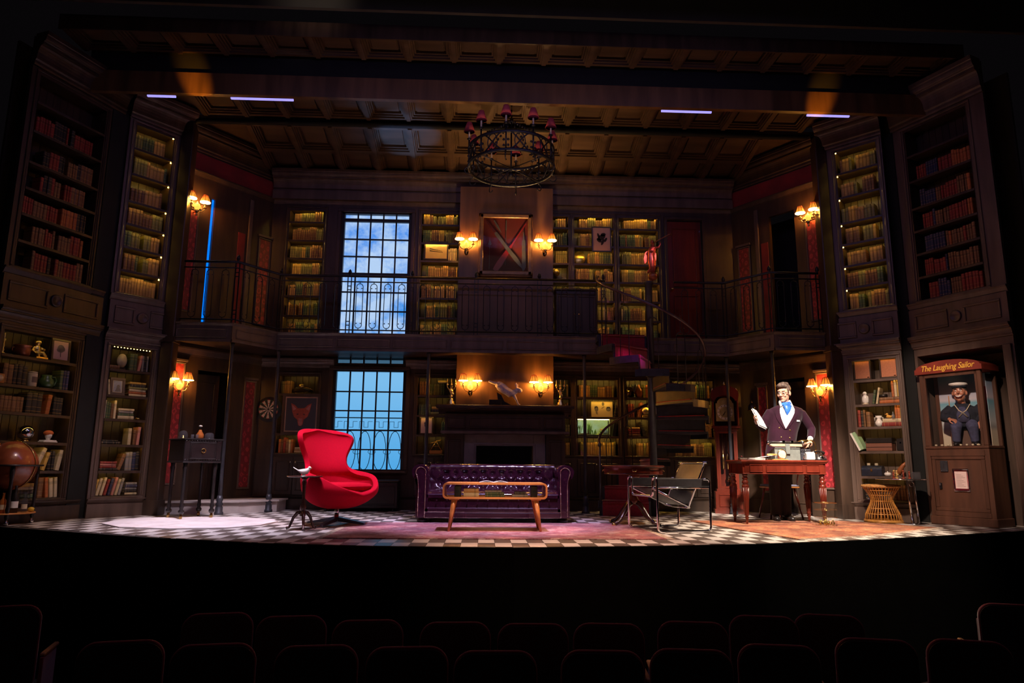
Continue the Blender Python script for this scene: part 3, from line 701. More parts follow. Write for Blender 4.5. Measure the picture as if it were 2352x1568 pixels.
def sconce_proto():
    t = thing('wall_lamp', 'x', 'lamp')
    mk('back_plate', MB().lathe([(.0, -.014), (.02, -.012), (.034, -.004), (.036, 0)], (0, 0, -.07), 12, M=Matrix.Rotation(-PI/2, 4, 'X') @ Matrix.Scale(-1, 4, (0, 0, 1)), sy=1.9)
       .tube([(0, -.01, -.07), (0, -.06, -.08), (0, -.10, -.07)], .008, 6), brass, t)
    mk('drop_finial', MB().lathe([(0, -.155), (.012, -.145), (.018, -.13), (.008, -.115), (.022, -.09), (.03, -.06), (.016, -.045)], (0, -.10, 0), 12), brass, t)
    mk('globe', MB().ell((0, -.10, 0), (.044, .044, .052), 14, 10), globe_m, t)
    mk('globe_flame_tip', MB().lathe([(.018, .045), (.012, .06), (.004, .075), (0, .08)], (0, -.10, 0), 8), globe_m, t)
    for s in (-1, 1):
        a = mk('arm', MB().tube([(s*.01, -.10, -.06), (s*.035, -.11, -.075), (s*.075, -.12, -.06), (s*.104, -.125, -.02), (s*.108, -.125, .005)], .006, 6)
               .lathe([(.008, 0), (.030, .004), (.030, .009), (.010, .012)], (s*.108, -.125, .0), 10).lathe([(.014, .01), (.016, .03), (.009, .042), (.009, .075)], (s*.108, -.125, 0), 8), brass, t)
        mk('candle_cup', MB().lathe([(.026, .055), (.022, .062), (.008, .07)], (s*.108, -.125, 0), 10), brass, a)
        sh = mk('lamp_shade', MB().lathe([(.073, 0), (.033, .11)], n=18), shade_m, t, loc=(s*.108, -.125, .092))
        rb = MB()
        for k in range(8):
            q = 2*PI*k/8+.2; rb.tube([(.0745*math.cos(q), .0745*math.sin(q), 0), (.0345*math.cos(q), .0345*math.sin(q), .11)], .0030, 5)
        rb.tube([(.0345*math.cos(q), .0345*math.sin(q), .11) for q in [2*PI*i/16 for i in range(16)]], .003, 5, closed=True)
        mk('shade_rib', rb, shade_red, sh)
        mk('shade_rim', MB().lathe([(.0745, -.004), (.0745, .006), (.071, .006), (.071, -.004)], n=18), bulb_m, sh)
        mk('bulb', MB().ell((0, 0, .035), (.018, .018, .026), 10, 7), bulb_m, sh)
    return t
LAMP_SPOTS = [((-.20, 10.62, 1.885), 0, 'lit brass wall lamp left of the hare above the mantel'), ((.895, 10.62, 1.875), 0, 'lit brass wall lamp right of the hare above the mantel'),
    ((-.305, 10.62, 4.165), 0, 'lit brass wall lamp left of the crossed blades case'), ((.965, 10.62, 4.17), 0, 'lit brass wall lamp right of the crossed blades case'),
    (on_wall(*LW, .165, 0, 1.77), ang(*LW), 'lit brass wall lamp on red damask by the carved cabinet'), (on_wall(*LW, .175, 0, 4.46), ang(*LW), 'lit brass wall lamp beside the blue slit on the balcony'),
    (on_wall(*RW, 1.41, 0, 1.79), ang(*RW), 'lit brass wall lamp on red damask right of the man'), (on_wall(*RW, 1.42, 0, 4.48), ang(*RW), 'lit brass wall lamp at the right end of the balcony')]
sp0 = sconce_proto()
for i, (p, rz, lab) in enumerate(LAMP_SPOTS):
    o = sp0 if i == 0 else copy_tree(sp0)
    o.location = p; o.rotation_euler = (0, 0, rz); o['label'] = lab; o['group'] = 'lit wall lamps'
    M = Matrix.Translation(p) @ Matrix.Rotation(rz, 4, 'Z')
    for s in (-1, 1):
        for dz, k in ((.078, .6), (.188, .5)): point('lamp_light', M @ Vector((s*.108, -.125, dz)), LAMPW*k, (1.0, .36, .04), .012)
    point('lamp_light', M @ Vector((0, -.10, .105)), LAMPW*.45, (1.0, .40, .06), .02)

# ------------------------------------------------------------------ chandelier
def chandelier():
    cx, cy, z0, z1 = .345, 9.0, 4.80, 5.06; Rr = .60
    t = thing('chandelier', 'large round wrought iron chandelier with unlit red shades under the ceiling', 'chandelier', (cx, cy, 0))
    for z in (z0, z1): mk('ring', MB().tube([(Rr*math.cos(q), Rr*math.sin(q), z) for q in [2*PI*i/48 for i in range(48)]], .016, 6, closed=True, flat=1.6), iron, t)
    N = 10
    for i in range(N):
        a = 2*PI*(i+.25)/N; ca, sa = math.cos(a), math.sin(a); b = MB()
        b.tube([(Rr*ca, Rr*sa, z0-.05), (Rr*ca, Rr*sa, z1+.10)], .012, 6)
        b.lathe([(.012, z1+.10), (.030, z1+.115), (.030, z1+.125), (.012, z1+.13)], (Rr*ca, Rr*sa, 0), 8)
        o = (Rr+.0); b.tube([((o+.055*math.sin(q))*ca, (o+.055*math.sin(q))*sa, z0-.09+.05*math.cos(q)) for q in [PI*k/7 for k in range(0, 10)]], .008, 5)
        for dz in (.06, .14): b.ell(((Rr)*ca-sa*.03, Rr*sa+ca*.03, z0+dz), .018, 6, 4).ell(((Rr)*ca+sa*.03, Rr*sa-ca*.03, z0+dz), .018, 6, 4)
        mk('upright', b, iron, t)
        c = MB().lathe([(.0125, 0), (.0125, .13)], n=8); ca_ = mk('candle_tube', c, cream, t, loc=(Rr*ca, Rr*sa, z1+.13))
        mk('lamp_shade', MB().lathe([(.078, .10), (.036, .235), (.034, .235), (.075, .10)], n=16), chand_red, ca_)
        a2 = 2*PI*(i+.75)/N; pts = []
        for sgn in (-1, 1):                                           # curved lattice between the uprights
            g = MB(); n = 9
            g.tube([(Rr*math.cos(a2+sgn*(k/n-.5)*.56), Rr*math.sin(a2+sgn*(k/n-.5)*.56), z0+(z1-z0)*(.5-.5*math.cos(PI*k/n))) for k in range(n+1)], .0105, 5)
            mk('scroll', g, iron, t)
        g = MB().tube([(Rr*math.cos(a2+.12*math.cos(q)), Rr*math.sin(a2+.12*math.cos(q)), (z0+z1)/2+.115*math.sin(q)) for q in [2*PI*k/12 for k in range(12)]], .007, 5, closed=True)
        mk('scroll', g, iron, t)
    mk('stem', MB().tube([(0, 0, z0-.12), (0, 0, 5.50)], .014, 6).ell((0, 0, z0-.10), .035, 8, 6).lathe([(.0, 5.5), (.03, 5.5), (.03, 5.54), (0, 5.54)], n=8), iron, t)
    for i in range(4):
        q = PI/4+i*PI/2; mk('spoke', MB().tube([(0, 0, z0+.0), (Rr*math.cos(q), Rr*math.sin(q), z0)], .009, 5), iron, t)
        ch = MB(); A = Vector((Rr*math.cos(q), Rr*math.sin(q), z1)); Bq = Vector((0, 0, 5.52)); n = 13
        for k in range(n):
            p = A.lerp(Bq, (k+.5)/n); ch.ell(p, (.012, .012, .024) if k % 2 else (.018, .018, .02), 6, 4)
        mk('chain', ch, iron, t)
    ch = MB()
    for k in range(8): ch.ell((0, 0, 5.55+k*.042), (.016, .007, .024) if k % 2 else (.007, .016, .024), 6, 4)
    mk('chain', ch, iron, t)
chand_red = mat('unlit_red_shade', (.42, .05, .06), .8, var=.2, scale=12)
chandelier()

# ------------------------------------------------------------------ mantelpiece and fireplace surround
t = thing('mantelpiece', 'dark wooden mantelpiece above a grey stone fireplace behind the sofa', 'mantelpiece', (.345, 10.62, 0))
b = MB(); b.bbox(-1.06, 1.06, -.24, .0, 1.555, 1.60, .01); moulding(b, -1.02, 1.02, 1.47, 1.555, .20, 3); mk('mantel_shelf', b, wood, t)
b = MB().box(-.92, .92, -.12, 0, 1.21, 1.47)
for a, c in ((-.88, -.60), (-.54, .54), (.60, .88)): frame_panel(b, a, c, 1.25, 1.43, .025, -.12, .014)
mk('overmantel', b, wood, t)
b = MB().bbox(-.98, .98, -.20, 0, 1.165, 1.21, .008); mk('lower_shelf', b, wood2, t)
for s in (-1, 1):
    b = MB().box(*sorted((s*.63, s*.92)), -.10, 0, 0, 1.165).box(*sorted((s*.61, s*.94)), -.13, 0, 0, .18); frame_panel(b, *sorted((s*.67, s*.88)), .25, 1.08, .025, -.10, .014)
    mk('pilaster', b, wood, t)
b = MB().bbox(-.625, -.435, -.07, 0, 0, 1.165, .006).bbox(.435, .625, -.07, 0, 0, 1.165, .006).bbox(-.435, .435, -.07, 0, .99, 1.165, .006)
frame_panel(b, -.47, .47, -.02, 1.03, .02, -.07, .012); mk('stone_surround', b, marble, t)
mk('hearth', MB().bbox(-.8, .8, -.42, -.135, 0, .03, .005), marble, t)
t = thing('fire_grate', 'black iron fire grate inside the fireplace opening', 'grate', (.335, 10.78, 0))
b = MB()
for k in range(9): b.tube([(-.24+k*.06, 0, .12), (-.24+k*.06, -.02, .32)], .008, 5)
b.box(-.27, .27, -.02, .01, .31, .33).box(-.27, .27, -.01, .12, .10, .12); mk('bars', b, iron, t)
for x in (-.25, .25): mk('leg', MB().box(x-.012, x+.012, -.01, .12, 0, .1), iron, t)

# ------------------------------------------------------------------ spiral staircase
carpet = mat('red_stair_carpet', (.30, .010, .016), .9, var=.25, scale=40, sheen=.4)
def stair():
    cx, cy, Ro = 2.48, 9.93, .80
    t = thing('spiral_staircase', 'dark iron spiral staircase with red carpeted treads climbing to the balcony', 'staircase', (cx, cy, 0))
    mk('newel_column', MB().lathe([(.055, 0), (.055, 3.40), (.075, 3.42), (.075, 3.45), (.03, 3.46)], n=14), steel, t)
    dA = rad(29.5); A0 = rad(179)
    def cyl(r, a, z): return (r*math.cos(a), r*math.sin(a), z)
    H = .201
    for k in range(13):
        a1 = A0-k*dA; a0 = a1-dA*1.12; z = H*(k+1); b = MB(); n = 5
        top = [cyl(.06, a1, z)]+[cyl(Ro, a1+(a0-a1)*i/n, z) for i in range(n+1)]+[cyl(.06, a0, z)]
        bot = [(x, y, zz-.035) for x, y, zz in top]; m = len(top)
        b.add(top+bot, [list(range(m)), list(range(2*m-1, m-1, -1))]+[(i, (i+1) % m, m+(i+1) % m, m+i) for i in range(m)])
        # outer string plate
        for i in range(n):
            q0, q1 = a1+(a0-a1)*i/n, a1+(a0-a1)*(i+1)/n
            b.add([cyl(Ro, q0, z-.10), cyl(Ro, q1, z-.10), cyl(Ro, q1, z), cyl(Ro, q0, z), cyl(Ro+.012, q0, z-.10), cyl(Ro+.012, q1, z-.10), cyl(Ro+.012, q1, z), cyl(Ro+.012, q0, z)],
                  [(0, 1, 2, 3), (4, 7, 6, 5), (0, 4, 5, 1), (3, 2, 6, 7), (1, 5, 6, 2), (0, 3, 7, 4)])
        tr = mk('tread', b, steel, t)
        rb = MB(); d = Vector((math.sin(a1), -math.cos(a1), 0))*.01; zb = max(0, z-H)
        p = [Vector(cyl(.06, a1, zb)), Vector(cyl(Ro-.01, a1, zb)), Vector(cyl(Ro-.01, a1, z-.036)), Vector(cyl(.06, a1, z-.036))]
        rb.add(p+[v-d for v in p], [(0, 1, 2, 3), (7, 6, 5, 4), (0, 4, 5, 1), (1, 5, 6, 2), (2, 6, 7, 3), (3, 7, 4, 0)])
        mk('riser', rb, steel, tr)
        cb = MB(); s = 1                                               # carpet over riser and tread
        off = Vector((-math.sin(a1), math.cos(a1), 0))*.014
        p = [Vector(cyl(.09, a1, zb+.004))+off, Vector(cyl(Ro-.05, a1, zb+.004))+off, Vector(cyl(Ro-.05, a1, z+.012))+off, Vector(cyl(.09, a1, z+.012))+off]
        cb.add(p+[v-off*.9 for v in p], [(0, 1, 2, 3), (7, 6, 5, 4), (0, 4, 5, 1), (1, 5, 6, 2), (2, 6, 7, 3), (3, 7, 4, 0)])
        tp = [Vector(cyl(.09, a1, z+.012))+off]+[Vector(cyl(Ro-.05, a1+(a0-a1)*i/n, z+.012))+(off if i == 0 else Vector()) for i in range(n+1)]+[Vector(cyl(.09, a0, z+.012))]
        m = len(tp); cb.add(tp+[v-Vector((0, 0, .012)) for v in tp], [list(range(m)), list(range(2*m-1, m-1, -1))]+[(i, (i+1) % m, m+(i+1) % m, m+i) for i in range(m)])
        cb.tube([Vector(cyl(.09, a1, z-.02))+off*1.8, Vector(cyl(Ro-.05, a1, z-.02))+off*1.8], .006, 5)
        mk('carpet', cb, carpet, tr)
        # baluster: pointed loop standing on the tread
        if k < 13:
            am = a1-dA*.5; hb = .80
            for da in (0,):
                w = .07; g = MB(); q = [ ]
                for s_ in (-1, 1):
                    pass
                arc = [cyl(Ro-.02, am+w*math.cos(u)/Ro*1.0, z+hb-.14+w*.9*math.sin(u)) for u in [PI*i/8 for i in range(9)]]
                g.tube([cyl(Ro-.02, am+w/Ro, z+.0)]+arc+[cyl(Ro-.02, am-w/Ro, z)], .0065, 5)
                g.tube([cyl(Ro-.02, am, z+hb-.08), cyl(Ro-.02, am, z+hb+.17)], .0065, 5).ell(cyl(Ro-.02, am, z+hb-.06), .012, 6, 4)
                mk('baluster', g, iron, t)
    n = 64; pts = []
    for i in range(n+1):
        a = A0+.02-i/n*(13*dA); z = H*(1+(A0-a)/dA)+.80; pts.append(cyl(Ro-.02, a, z))
    mk('handrail', MB().tube(pts, .019, 8), railwood, t)
    mk('newel_post', MB().tube([cyl(Ro-.02, A0, .0), cyl(Ro-.02, A0, .98)], .016, 8).ell(cyl(Ro-.02, A0, 1.0), .03, 8, 6), steel, t)
    return cx, cy
railwood = mat('dark_polished_handrail', (.09, .05, .06), .22, metal=.3, var=.2, scale=6)
stair()
# ------------------------------------------------------------------ books
BC = {'tan': (.40, .22, .07), 'brown': (.17, .075, .03), 'olive': (.20, .18, .05), 'dark green': (.05, .085, .04), 'dark red': (.22, .02, .015),
      'navy': (.025, .03, .075), 'black': (.014, .012, .012), 'cream': (.58, .47, .30), 'mustard': (.48, .29, .06), 'rust': (.38, .10, .025), 'grey': (.22, .20, .19), 'pink': (.55, .22, .18)}
BM = {}
def book_mat(n, c):
    m, N, L, P = nodes_of(n.replace(' ', '_')+'_book_cloth'); P.inputs['Roughness'].default_value = .5
    at = N.new('ShaderNodeAttribute'); at.attribute_name = 'bookz'
    cr = N.new('ShaderNodeValToRGB'); cr.color_ramp.interpolation = 'CONSTANT'; e = cr.color_ramp.elements
    g = tuple(min(1, x*.55+y) for x, y in zip(c, (.26, .16, .045))); pts = [(0, c), (.10, g), (.125, c), (.30, g), (.315, c), (.66, g), (.675, tuple(x*.7 for x in c)), (.82, g), (.835, c), (.93, g), (.945, c)]
    e[0].position = 0; e[0].color = (*c, 1); e[1].position = pts[1][0]; e[1].color = (*pts[1][1], 1)
    for p, q in pts[2:]: x = e.new(p); x.color = (*q, 1)
    oi = N.new('ShaderNodeObjectInfo'); nz = N.new('ShaderNodeTexNoise'); nz.inputs['Scale'].default_value = 14; tc = N.new('ShaderNodeTexCoord')
    L.new(tc.outputs['Object'], nz.inputs['Vector'])
    hs = N.new('ShaderNodeHueSaturation'); mr = N.new('ShaderNodeMapRange'); mr.inputs[3].default_value = .65; mr.inputs[4].default_value = 1.35
    ad = N.new('ShaderNodeMath'); ad.operation = 'ADD'; hf = N.new('ShaderNodeMath'); hf.operation = 'MULTIPLY'; hf.inputs[1].default_value = .5
    L.new(oi.outputs['Random'], ad.inputs[0]); L.new(nz.outputs['Fac'], ad.inputs[1]); L.new(ad.outputs[0], hf.inputs[0]); L.new(hf.outputs[0], mr.inputs[0])
    L.new(mr.outputs[0], hs.inputs['Value']); L.new(at.outputs['Fac'], cr.inputs[0]); L.new(cr.outputs[0], hs.inputs['Color']); L.new(hs.outputs[0], P.inputs['Base Color'])
    return m
for k, c in BC.items(): BM[k] = book_mat(k, c)
pages_m = mat('book_page_edges', (.55, .45, .30), .9, var=.15, scale=30)
def unit_book():
    """x = thickness -.5...5, y = 0 (spine) .. 1, z = 0..1"""
    b = MB()
    b.box(-.5, -.42, .04, 1, 0, 1).box(.42, .5, .04, 1, 0, 1)          # boards
    sp = [(-.5, .06), (-.36, .015), (-.15, 0), (.15, 0), (.36, .015), (.5, .06)]
    b.prism(sp+[(.40, .09), (-.40, .09)], 0, 1, 'z', sm=False)          # rounded spine
    for z in (.18, .40, .62, .80): b.prism([(-.47, .04), (-.36, .005), (-.15, -.012), (.15, -.012), (.36, .005), (.47, .04)], z, z+.018, 'z')
    b.box(-.42, .42, .09, .975, .015, .985, 1)                          # page block
    return b
UB = unit_book()
UBM = {}
def bookz(me, vals):
    a = me.attributes.new('bookz', 'FLOAT', 'POINT'); a.data.foreach_set('value', vals)
for k in BC:
    me = UB.mesh('book', [BM[k], pages_m]); bookz(me, [v.co.z for v in me.vertices]); UBM[k] = me
STUFF = MB(); STZ = []; SKEYS = list(BC)
def put_book(P0, P1, s, z, w, d, h, col, y=.05, lean=0, lie=False, label=None, group=None, turn=0):
    p = Vector(on_wall(P0, P1, s, y, z)); an = ang(P0, P1)
    if lie: Rm = Matrix.Rotation(an+turn, 4, 'Z') @ Matrix.Rotation(PI/2, 4, 'Y'); p.z += w/2; p += Vector((-math.cos(an)*h/2, -math.sin(an)*h/2, 0))
    else: Rm = Matrix.Rotation(an+turn, 4, 'Z') @ Matrix.Rotation(lean, 4, 'Y')
    if lean and not lie: p.z += abs(math.sin(lean))*w/2
    M = Matrix.Translation(p) @ Rm @ Matrix.Diagonal((w, d, h, 1))
    if label:
        o = link('book', UBM[col]); o.matrix_world = M; tag(o, label, 'book', group); return o
    n = len(STUFF.v); ki = SKEYS.index(col)
    sp = [(-.5, .05), (-.3, .005), (.3, .005), (.5, .05)]
    vs = [(x, yy, zz) for zz in (0, 1) for x, yy in sp+[(.5, 1), (-.5, 1)]]
    STUFF.v += [tuple(M @ Vector(v)) for v in vs]; STZ.extend([v[2] for v in vs])
    for f in [(0, 1, 7, 6), (1, 2, 8, 7), (2, 3, 9, 8), (3, 4, 10, 9), (4, 5, 11, 10), (5, 0, 6, 11), (5, 4, 3, 2, 1, 0), (6, 7, 8, 9, 10, 11)]:
        STUFF.f.append([n+i for i in f]); STUFF.m.append(ki); STUFF.sm.append(False)
class Shelf:
    def __init__(s, P, ctx, name):
        s.P0, s.P1 = P; s.ctx = ctx; s.name = name; s.n = {}
    def label(s, col, what='book', from_='left'):
        if s.ctx is None: return None
        k = s.n.get((col, what), 0); s.n[(col, what)] = k+1
        return '%s %s %s from left, %s' % (ORD[min(k, 15)], col, what, s.ctx)
    def row(s, s0, s1, z, h=(.20, .25), pal=('tan', 'brown', 'olive'), w=(.03, .045), d=.16, y=.05, lean=0, sets=True):
        x = s0; col = R.choice(pal); left = 0; hh = R.uniform(*h); ww = R.uniform(*w)
        while x < s1-.02:
            if left <= 0 or not sets: col = R.choice(pal); left = R.choice((1, 2, 3, 4, 4)); hh = R.uniform(*h); ww = R.uniform(*w)
            left -= 1; wi = min(ww*R.uniform(.94, 1.06), s1-x)
            if wi < .016: break
            hi = hh*R.uniform(.985, 1.015); adv = wi+.0015
            if lean: adv = wi*math.cos(lean)+.002
            put_book(s.P0, s.P1, x+wi/2, z+.001, wi-.001, d*R.uniform(.92, 1), hi, col, y+R.uniform(0, .012), lean, label=s.label(col), group=s.name)
            x += adv
        return s
    def one(s, x, z, w, h, col, lean=0, d=.17, y=.05):
        put_book(s.P0, s.P1, x, z+.001, w, d, h, col, y, lean, label=s.label(col, 'leaning book' if lean else 'book'), group=s.name); return s
    def stack(s, x, z, items, d=.15, y=.05):
        for k, (w, h, col) in enumerate(items):
            lab = None if s.ctx is None else '%s book (%s up) in lying stack, %s' % (col, ORD[k], s.ctx)
            put_book(s.P0, s.P1, x, z+.001, w, d, h, col, y+.004*(k % 2), lie=True, label=lab, group=s.name, turn=(.05*((k*7) % 3-1))); z += w+.001
        return z
A_, B_, C_, D_ = [BAY[k][:2] for k in 'ABCD']
WARM = ('tan', 'brown', 'olive', 'mustard', 'tan', 'olive', 'dark green', 'brown')
# --- yellow-lit side cases: each book a thing
for key, P, (s0, s1), nm in (('B', B_, (.10, .62), 'left yellow-lit case'), ('C', C_, (.22, .78), 'right yellow-lit case')):
    for k, z in enumerate(UPS):
        sh = Shelf(P, '%s shelf up, %s' % (ORD[k], nm), 'books on one shelf of the '+nm)
        a = s0+R.uniform(0, .05); c = s1-R.uniform(0.0, .10)
        g = R.random()
        if g < .4: m = a+(c-a)*R.uniform(.35, .6); sh.row(a, m, z, (.20, .245), WARM, (.036, .05)); sh.row(m+.05, c, z, (.20, .25), WARM, (.036, .05))
        else: sh.row(a, c, z, (.20, .25), WARM, (.036, .05))
# --- dark outer cases and the small books of the back wall: beyond the number of single things, one field of books
nu = Shelf(A_, None, '')
for z in UPS[:-1]: nu.row(.14+R.uniform(0, .2), .60, z, (.20, .26), ('dark red', 'brown', 'black', 'dark red'), (.03, .05)); nu.row(.64, 1.03-R.uniform(0, .12), z, (.2, .26), ('dark red', 'brown', 'rust', 'black'), (.03, .05))
nu = Shelf(D_, None, '')
for z in UPS[:-1]: nu.row(.20+R.uniform(0, .08), .55, z, (.20, .26), ('dark red', 'brown', 'dark red', 'navy'), (.03, .045)); nu.row(.56, 1.0-R.uniform(0, .06), z, (.2, .26), ('dark red', 'brown', 'rust'), (.03, .045))
BUP = [2.745, 3.08, 3.41, 3.74, 4.05, 4.36, 4.68]
nu = Shelf(BW, None, '')
for (a, c) in NICH_UP:
    for k, z in enumerate(BUP):
        h = (.15, .19) if k == 6 else (.185, .235)
        x0, x1 = bx(a)+.04, bx(c)-.03
        if a == -1.09 and k == 4: nu.row(x1-.16, x1, z, h, ('cream', 'cream', 'tan'), (.025, .03)); continue
        if a == 1.115 and k == 3: continue
        if a == 1.485 and k == 4: nu.row(x0+.22, x1, z, h, WARM, (.028, .04)); continue
        if R.random() < .5 and x1-x0 > .4:
            m = x0+(x1-x0)*R.uniform(.3, .7); nu.row(x0, m-.03, z, h, WARM, (.024, .036)); nu.row(m, x1, z, (h[0]*.95, h[1]), WARM, (.024, .036))
        else: nu.row(x0+R.uniform(0, .08), x1, z, h, WARM, (.024, .036))
for z in (.865, 1.17, 1.48, 1.80): nu.row(bx(3.12), bx(3.74), z, (.18, .23), WARM, (.025, .036)); nu.row(bx(1.14), bx(1.41), z, (.18, .23), WARM, (.025, .036))
# --- lower left cases
def SH(P, shelf, nm): return Shelf(P, '%s shelf, %s' % (shelf, nm), 'books on one shelf of the '+nm)
nA, nB, nC = 'far left lower bookcase', 'lower left bookcase by wall lamp', 'lower right ornament bookcase'
s = SH(A_, 'second', nA); s.row(.20, .50, 1.58, (.23, .25), ('brown', 'black', 'brown'), (.05, .07)); s.row(.90, 1.03, 1.58, (.22, .27), ('dark green', 'navy', 'black'), (.035, .045))
s = SH(A_, 'third', nA); s.row(.52, .72, 1.265, (.24, .26), ('brown', 'black'), (.055, .065)); s.one(.78, 1.265, .05, .24, 'rust', .10); s.row(.85, .98, 1.265, (.21, .25), ('black', 'navy'), (.035, .045)); s.row(.16, .48, 1.265, (.15, .2), ('black', 'brown'), (.04, .05))
s = SH(A_, 'fifth', nA); s.row(.56, .66, .59, (.22, .25), ('black', 'cream'), (.03, .04)); s.one(.72, .59, .05, .28, 'cream', .38); s.one(.82, .59, .04, .22, 'mustard', .25); s.row(.88, .96, .59, (.2, .25), ('black',), (.035, .04)); s.one(1.0, .59, .05, .25, 'cream', .16)
s = SH(A_, 'bottom', nA); s.stack(.64, .27, [(.05, .2, 'dark green'), (.045, .2, 'black'), (.035, .19, 'cream'), (.04, .2, 'mustard')]); s.one(.82, .27, .06, .24, 'brown', .0); s.one(.91, .27, .04, .24, 'rust', -.12); s.one(.97, .27, .045, .23, 'cream', -.14); s.one(1.025, .27, .04, .24, 'cream', -.10)
s = SH(B_, 'top', nB); s.stack(.17, 1.925, [(.05, .13, 'brown')]); s.row(.36, .46, 1.925, (.23, .25), ('dark green',), (.05, .05)); s.one(.485, 1.925, .035, .22, 'pink', .14); s.row(.52, .62, 1.925, (.2, .23), ('cream', 'grey', 'black'), (.025, .035), sets=False)
s = SH(B_, 'second', nB); s.one(.10, 1.58, .03, .22, 'grey', -.15); s.one(.145, 1.58, .025, .2, 'cream', -.12); s.stack(.50, 1.58, [(.03, .22, 'cream'), (.035, .23, 'rust'), (.03, .22, 'cream'), (.03, .24, 'olive'), (.035, .2, 'black'), (.03, .22, 'mustard')])
s = SH(B_, 'third', nB); s.row(.09, .27, 1.265, (.2, .24), ('dark green', 'cream', 'grey', 'brown'), (.028, .04), sets=False); s.stack(.38, 1.265, [(.045, .2, 'cream'), (.035, .2, 'dark green'), (.03, .19, 'grey'), (.03, .2, 'cream')])
s = SH(B_, 'fourth', nB); s.stack(.22, .93, [(.035, .24, 'black'), (.02, .2, 'black')]); s.one(.46, .93, .04, .22, 'cream'); s.one(.52, .93, .03, .2, 'brown'); s.one(.57, .93, .035, .24, 'pink', .05)
s = SH(B_, 'fifth', nB); s.stack(.23, .59, [(.03, .22, 'black'), (.03, .2, 'dark red'), (.025, .2, 'pink'), (.03, .2, 'dark red')]); s.one(.36, .59, .045, .22, 'brown', .3); s.row(.44, .62, .59, (.23, .26), ('navy', 'dark red', 'black', 'grey'), (.035, .045), sets=False)
s = SH(B_, 'bottom', nB)
for k, (x, c) in enumerate(((.11, 'mustard'), (.15, 'cream'), (.20, 'cream'), (.245, 'dark red'), (.29, 'navy'), (.335, 'pink'), (.38, 'cream'), (.42, 'grey'))): s.one(x-.02, .27, .03, .21+.012*(k % 3), c, .20)
s.stack(.545, .27, [(.03, .15, 'cream'), (.035, .15, 'black'), (.03, .15, 'grey'), (.035, .15, 'navy'), (.03, .14, 'grey')])
# --- right lower case
s = SH(C_, 'second', nC); s.one(.44, 1.58, .03, .2, 'dark green', .18); s.one(.485, 1.58, .025, .23, 'cream', .2); zt = s.stack(.65, 1.58, [(.045, .25, 'rust'), (.04, .25, 'brown')])
for x, c, h in ((.70, 'rust', .22), (.735, 'cream', .24), (.77, 'mustard', .23)): s.one(x, zt, .03, h, c, d=.14)
s = SH(C_, 'third', nC); s.row(.225, .32, 1.265, (.22, .24), ('brown', 'black', 'dark red'), (.03, .035), sets=False); s.one(.36, 1.265, .05, .21, 'brown'); zt3 = s.stack(.66, 1.265, [(.055, .26, 'dark red'), (.05, .24, 'cream')]); s.row(.70, .79, zt3, (.2, .22), ('mustard', 'rust'), (.026, .03), d=.12)
s = SH(C_, 'bottom', nC); s.row(.60, .79, .27, (.2, .25), ('dark red', 'brown', 'rust'), (.035, .045)); s.row(.24, .3, .27, (.2, .22), ('brown', 'black'), (.03, .035))
# --- lower cases of the back wall
s = SH(BW, 'upper', 'fox picture bookcase'); s.row(bx(-3.24), bx(-3.05), 1.80, (.18, .21), ('olive', 'tan'), (.025, .03))
s = SH(BW, 'bottom', 'fox picture bookcase'); s.row(bx(-3.22), bx(-2.98), .865, (.18, .24), ('brown', 'cream', 'rust', 'cream', 'dark red'), (.03, .045), sets=False); s.stack(bx(-2.88), .865, [(.03, .17, 'cream'), (.03, .17, 'tan'), (.025, .16, 'cream')])
n4 = 'bookcase left of the fireplace'
s = SH(BW, 'top', n4); s.row(bx(-1.03), bx(-.92), 1.80, (.21, .23), ('brown', 'tan'), (.03, .035)); s.row(bx(-.88), bx(-.62), 1.80, (.17, .2), ('dark green', 'olive'), (.025, .03))
s = SH(BW, 'second', n4); s.row(bx(-1.03), bx(-.84), 1.48, (.15, .18), ('brown', 'tan', 'dark green'), (.03, .035)); s.stack(bx(-.72), 1.48, [(.05, .24, 'olive'), (.04, .22, 'black'), (.045, .2, 'mustard')])
s = SH(BW, 'third', n4); s.row(bx(-.66), bx(-.48), 1.17, (.2, .22), ('olive', 'dark green'), (.03, .035))
n5 = 'fish tank bookcase'
s = SH(BW, 'top', n5); s.row(bx(1.56), bx(2.16), 1.80, (.17, .21), ('brown', 'olive', 'tan', 'dark green'), (.03, .042))
s = SH(BW, 'bottom', n5); s.row(bx(1.58), bx(2.15), .865, (.19, .225), ('tan', 'olive', 'mustard', 'cream'), (.034, .046))
s = SH(BW, 'second', n5); s.one(bx(2.15), 1.48, .04, .24, 'black', .18)
n6 = 'bookcase behind the stair handrail'
s = SH(BW, 'top', n6); s.row(bx(2.62), bx(2.97), 1.80, (.2, .23), ('brown', 'olive', 'rust'), (.035, .045))
s = SH(BW, 'second', n6); s.row(bx(2.37), bx(2.48), 1.48, (.2, .22), ('dark red', 'brown'), (.03, .04)); s.one(bx(2.55), 1.48, .045, .24, 'rust', .22)
s = SH(BW, 'third', n6); s.stack(bx(2.46), 1.17, [(.04, .2, 'brown'), (.035, .19, 'dark red'), (.04, .2, 'dark red'), (.03, .18, 'tan')]); s.one(bx(2.63), 1.17, .05, .24, 'black', -.2)
s = SH(BW, 'bottom', n6); s.row(bx(2.52), bx(2.98), .865, (.19, .225), ('tan', 'olive', 'mustard'), (.034, .046))
me = STUFF.mesh('book_field', [BM[k] for k in SKEYS])
bookz(me, STZ if len(STZ) == len(me.vertices) else [.5]*len(me.vertices))
o = link('book_field', me); tag(o, 'rows of small leather-bound books on the back wall and outer upper bookcases', 'books', kind='stuff')
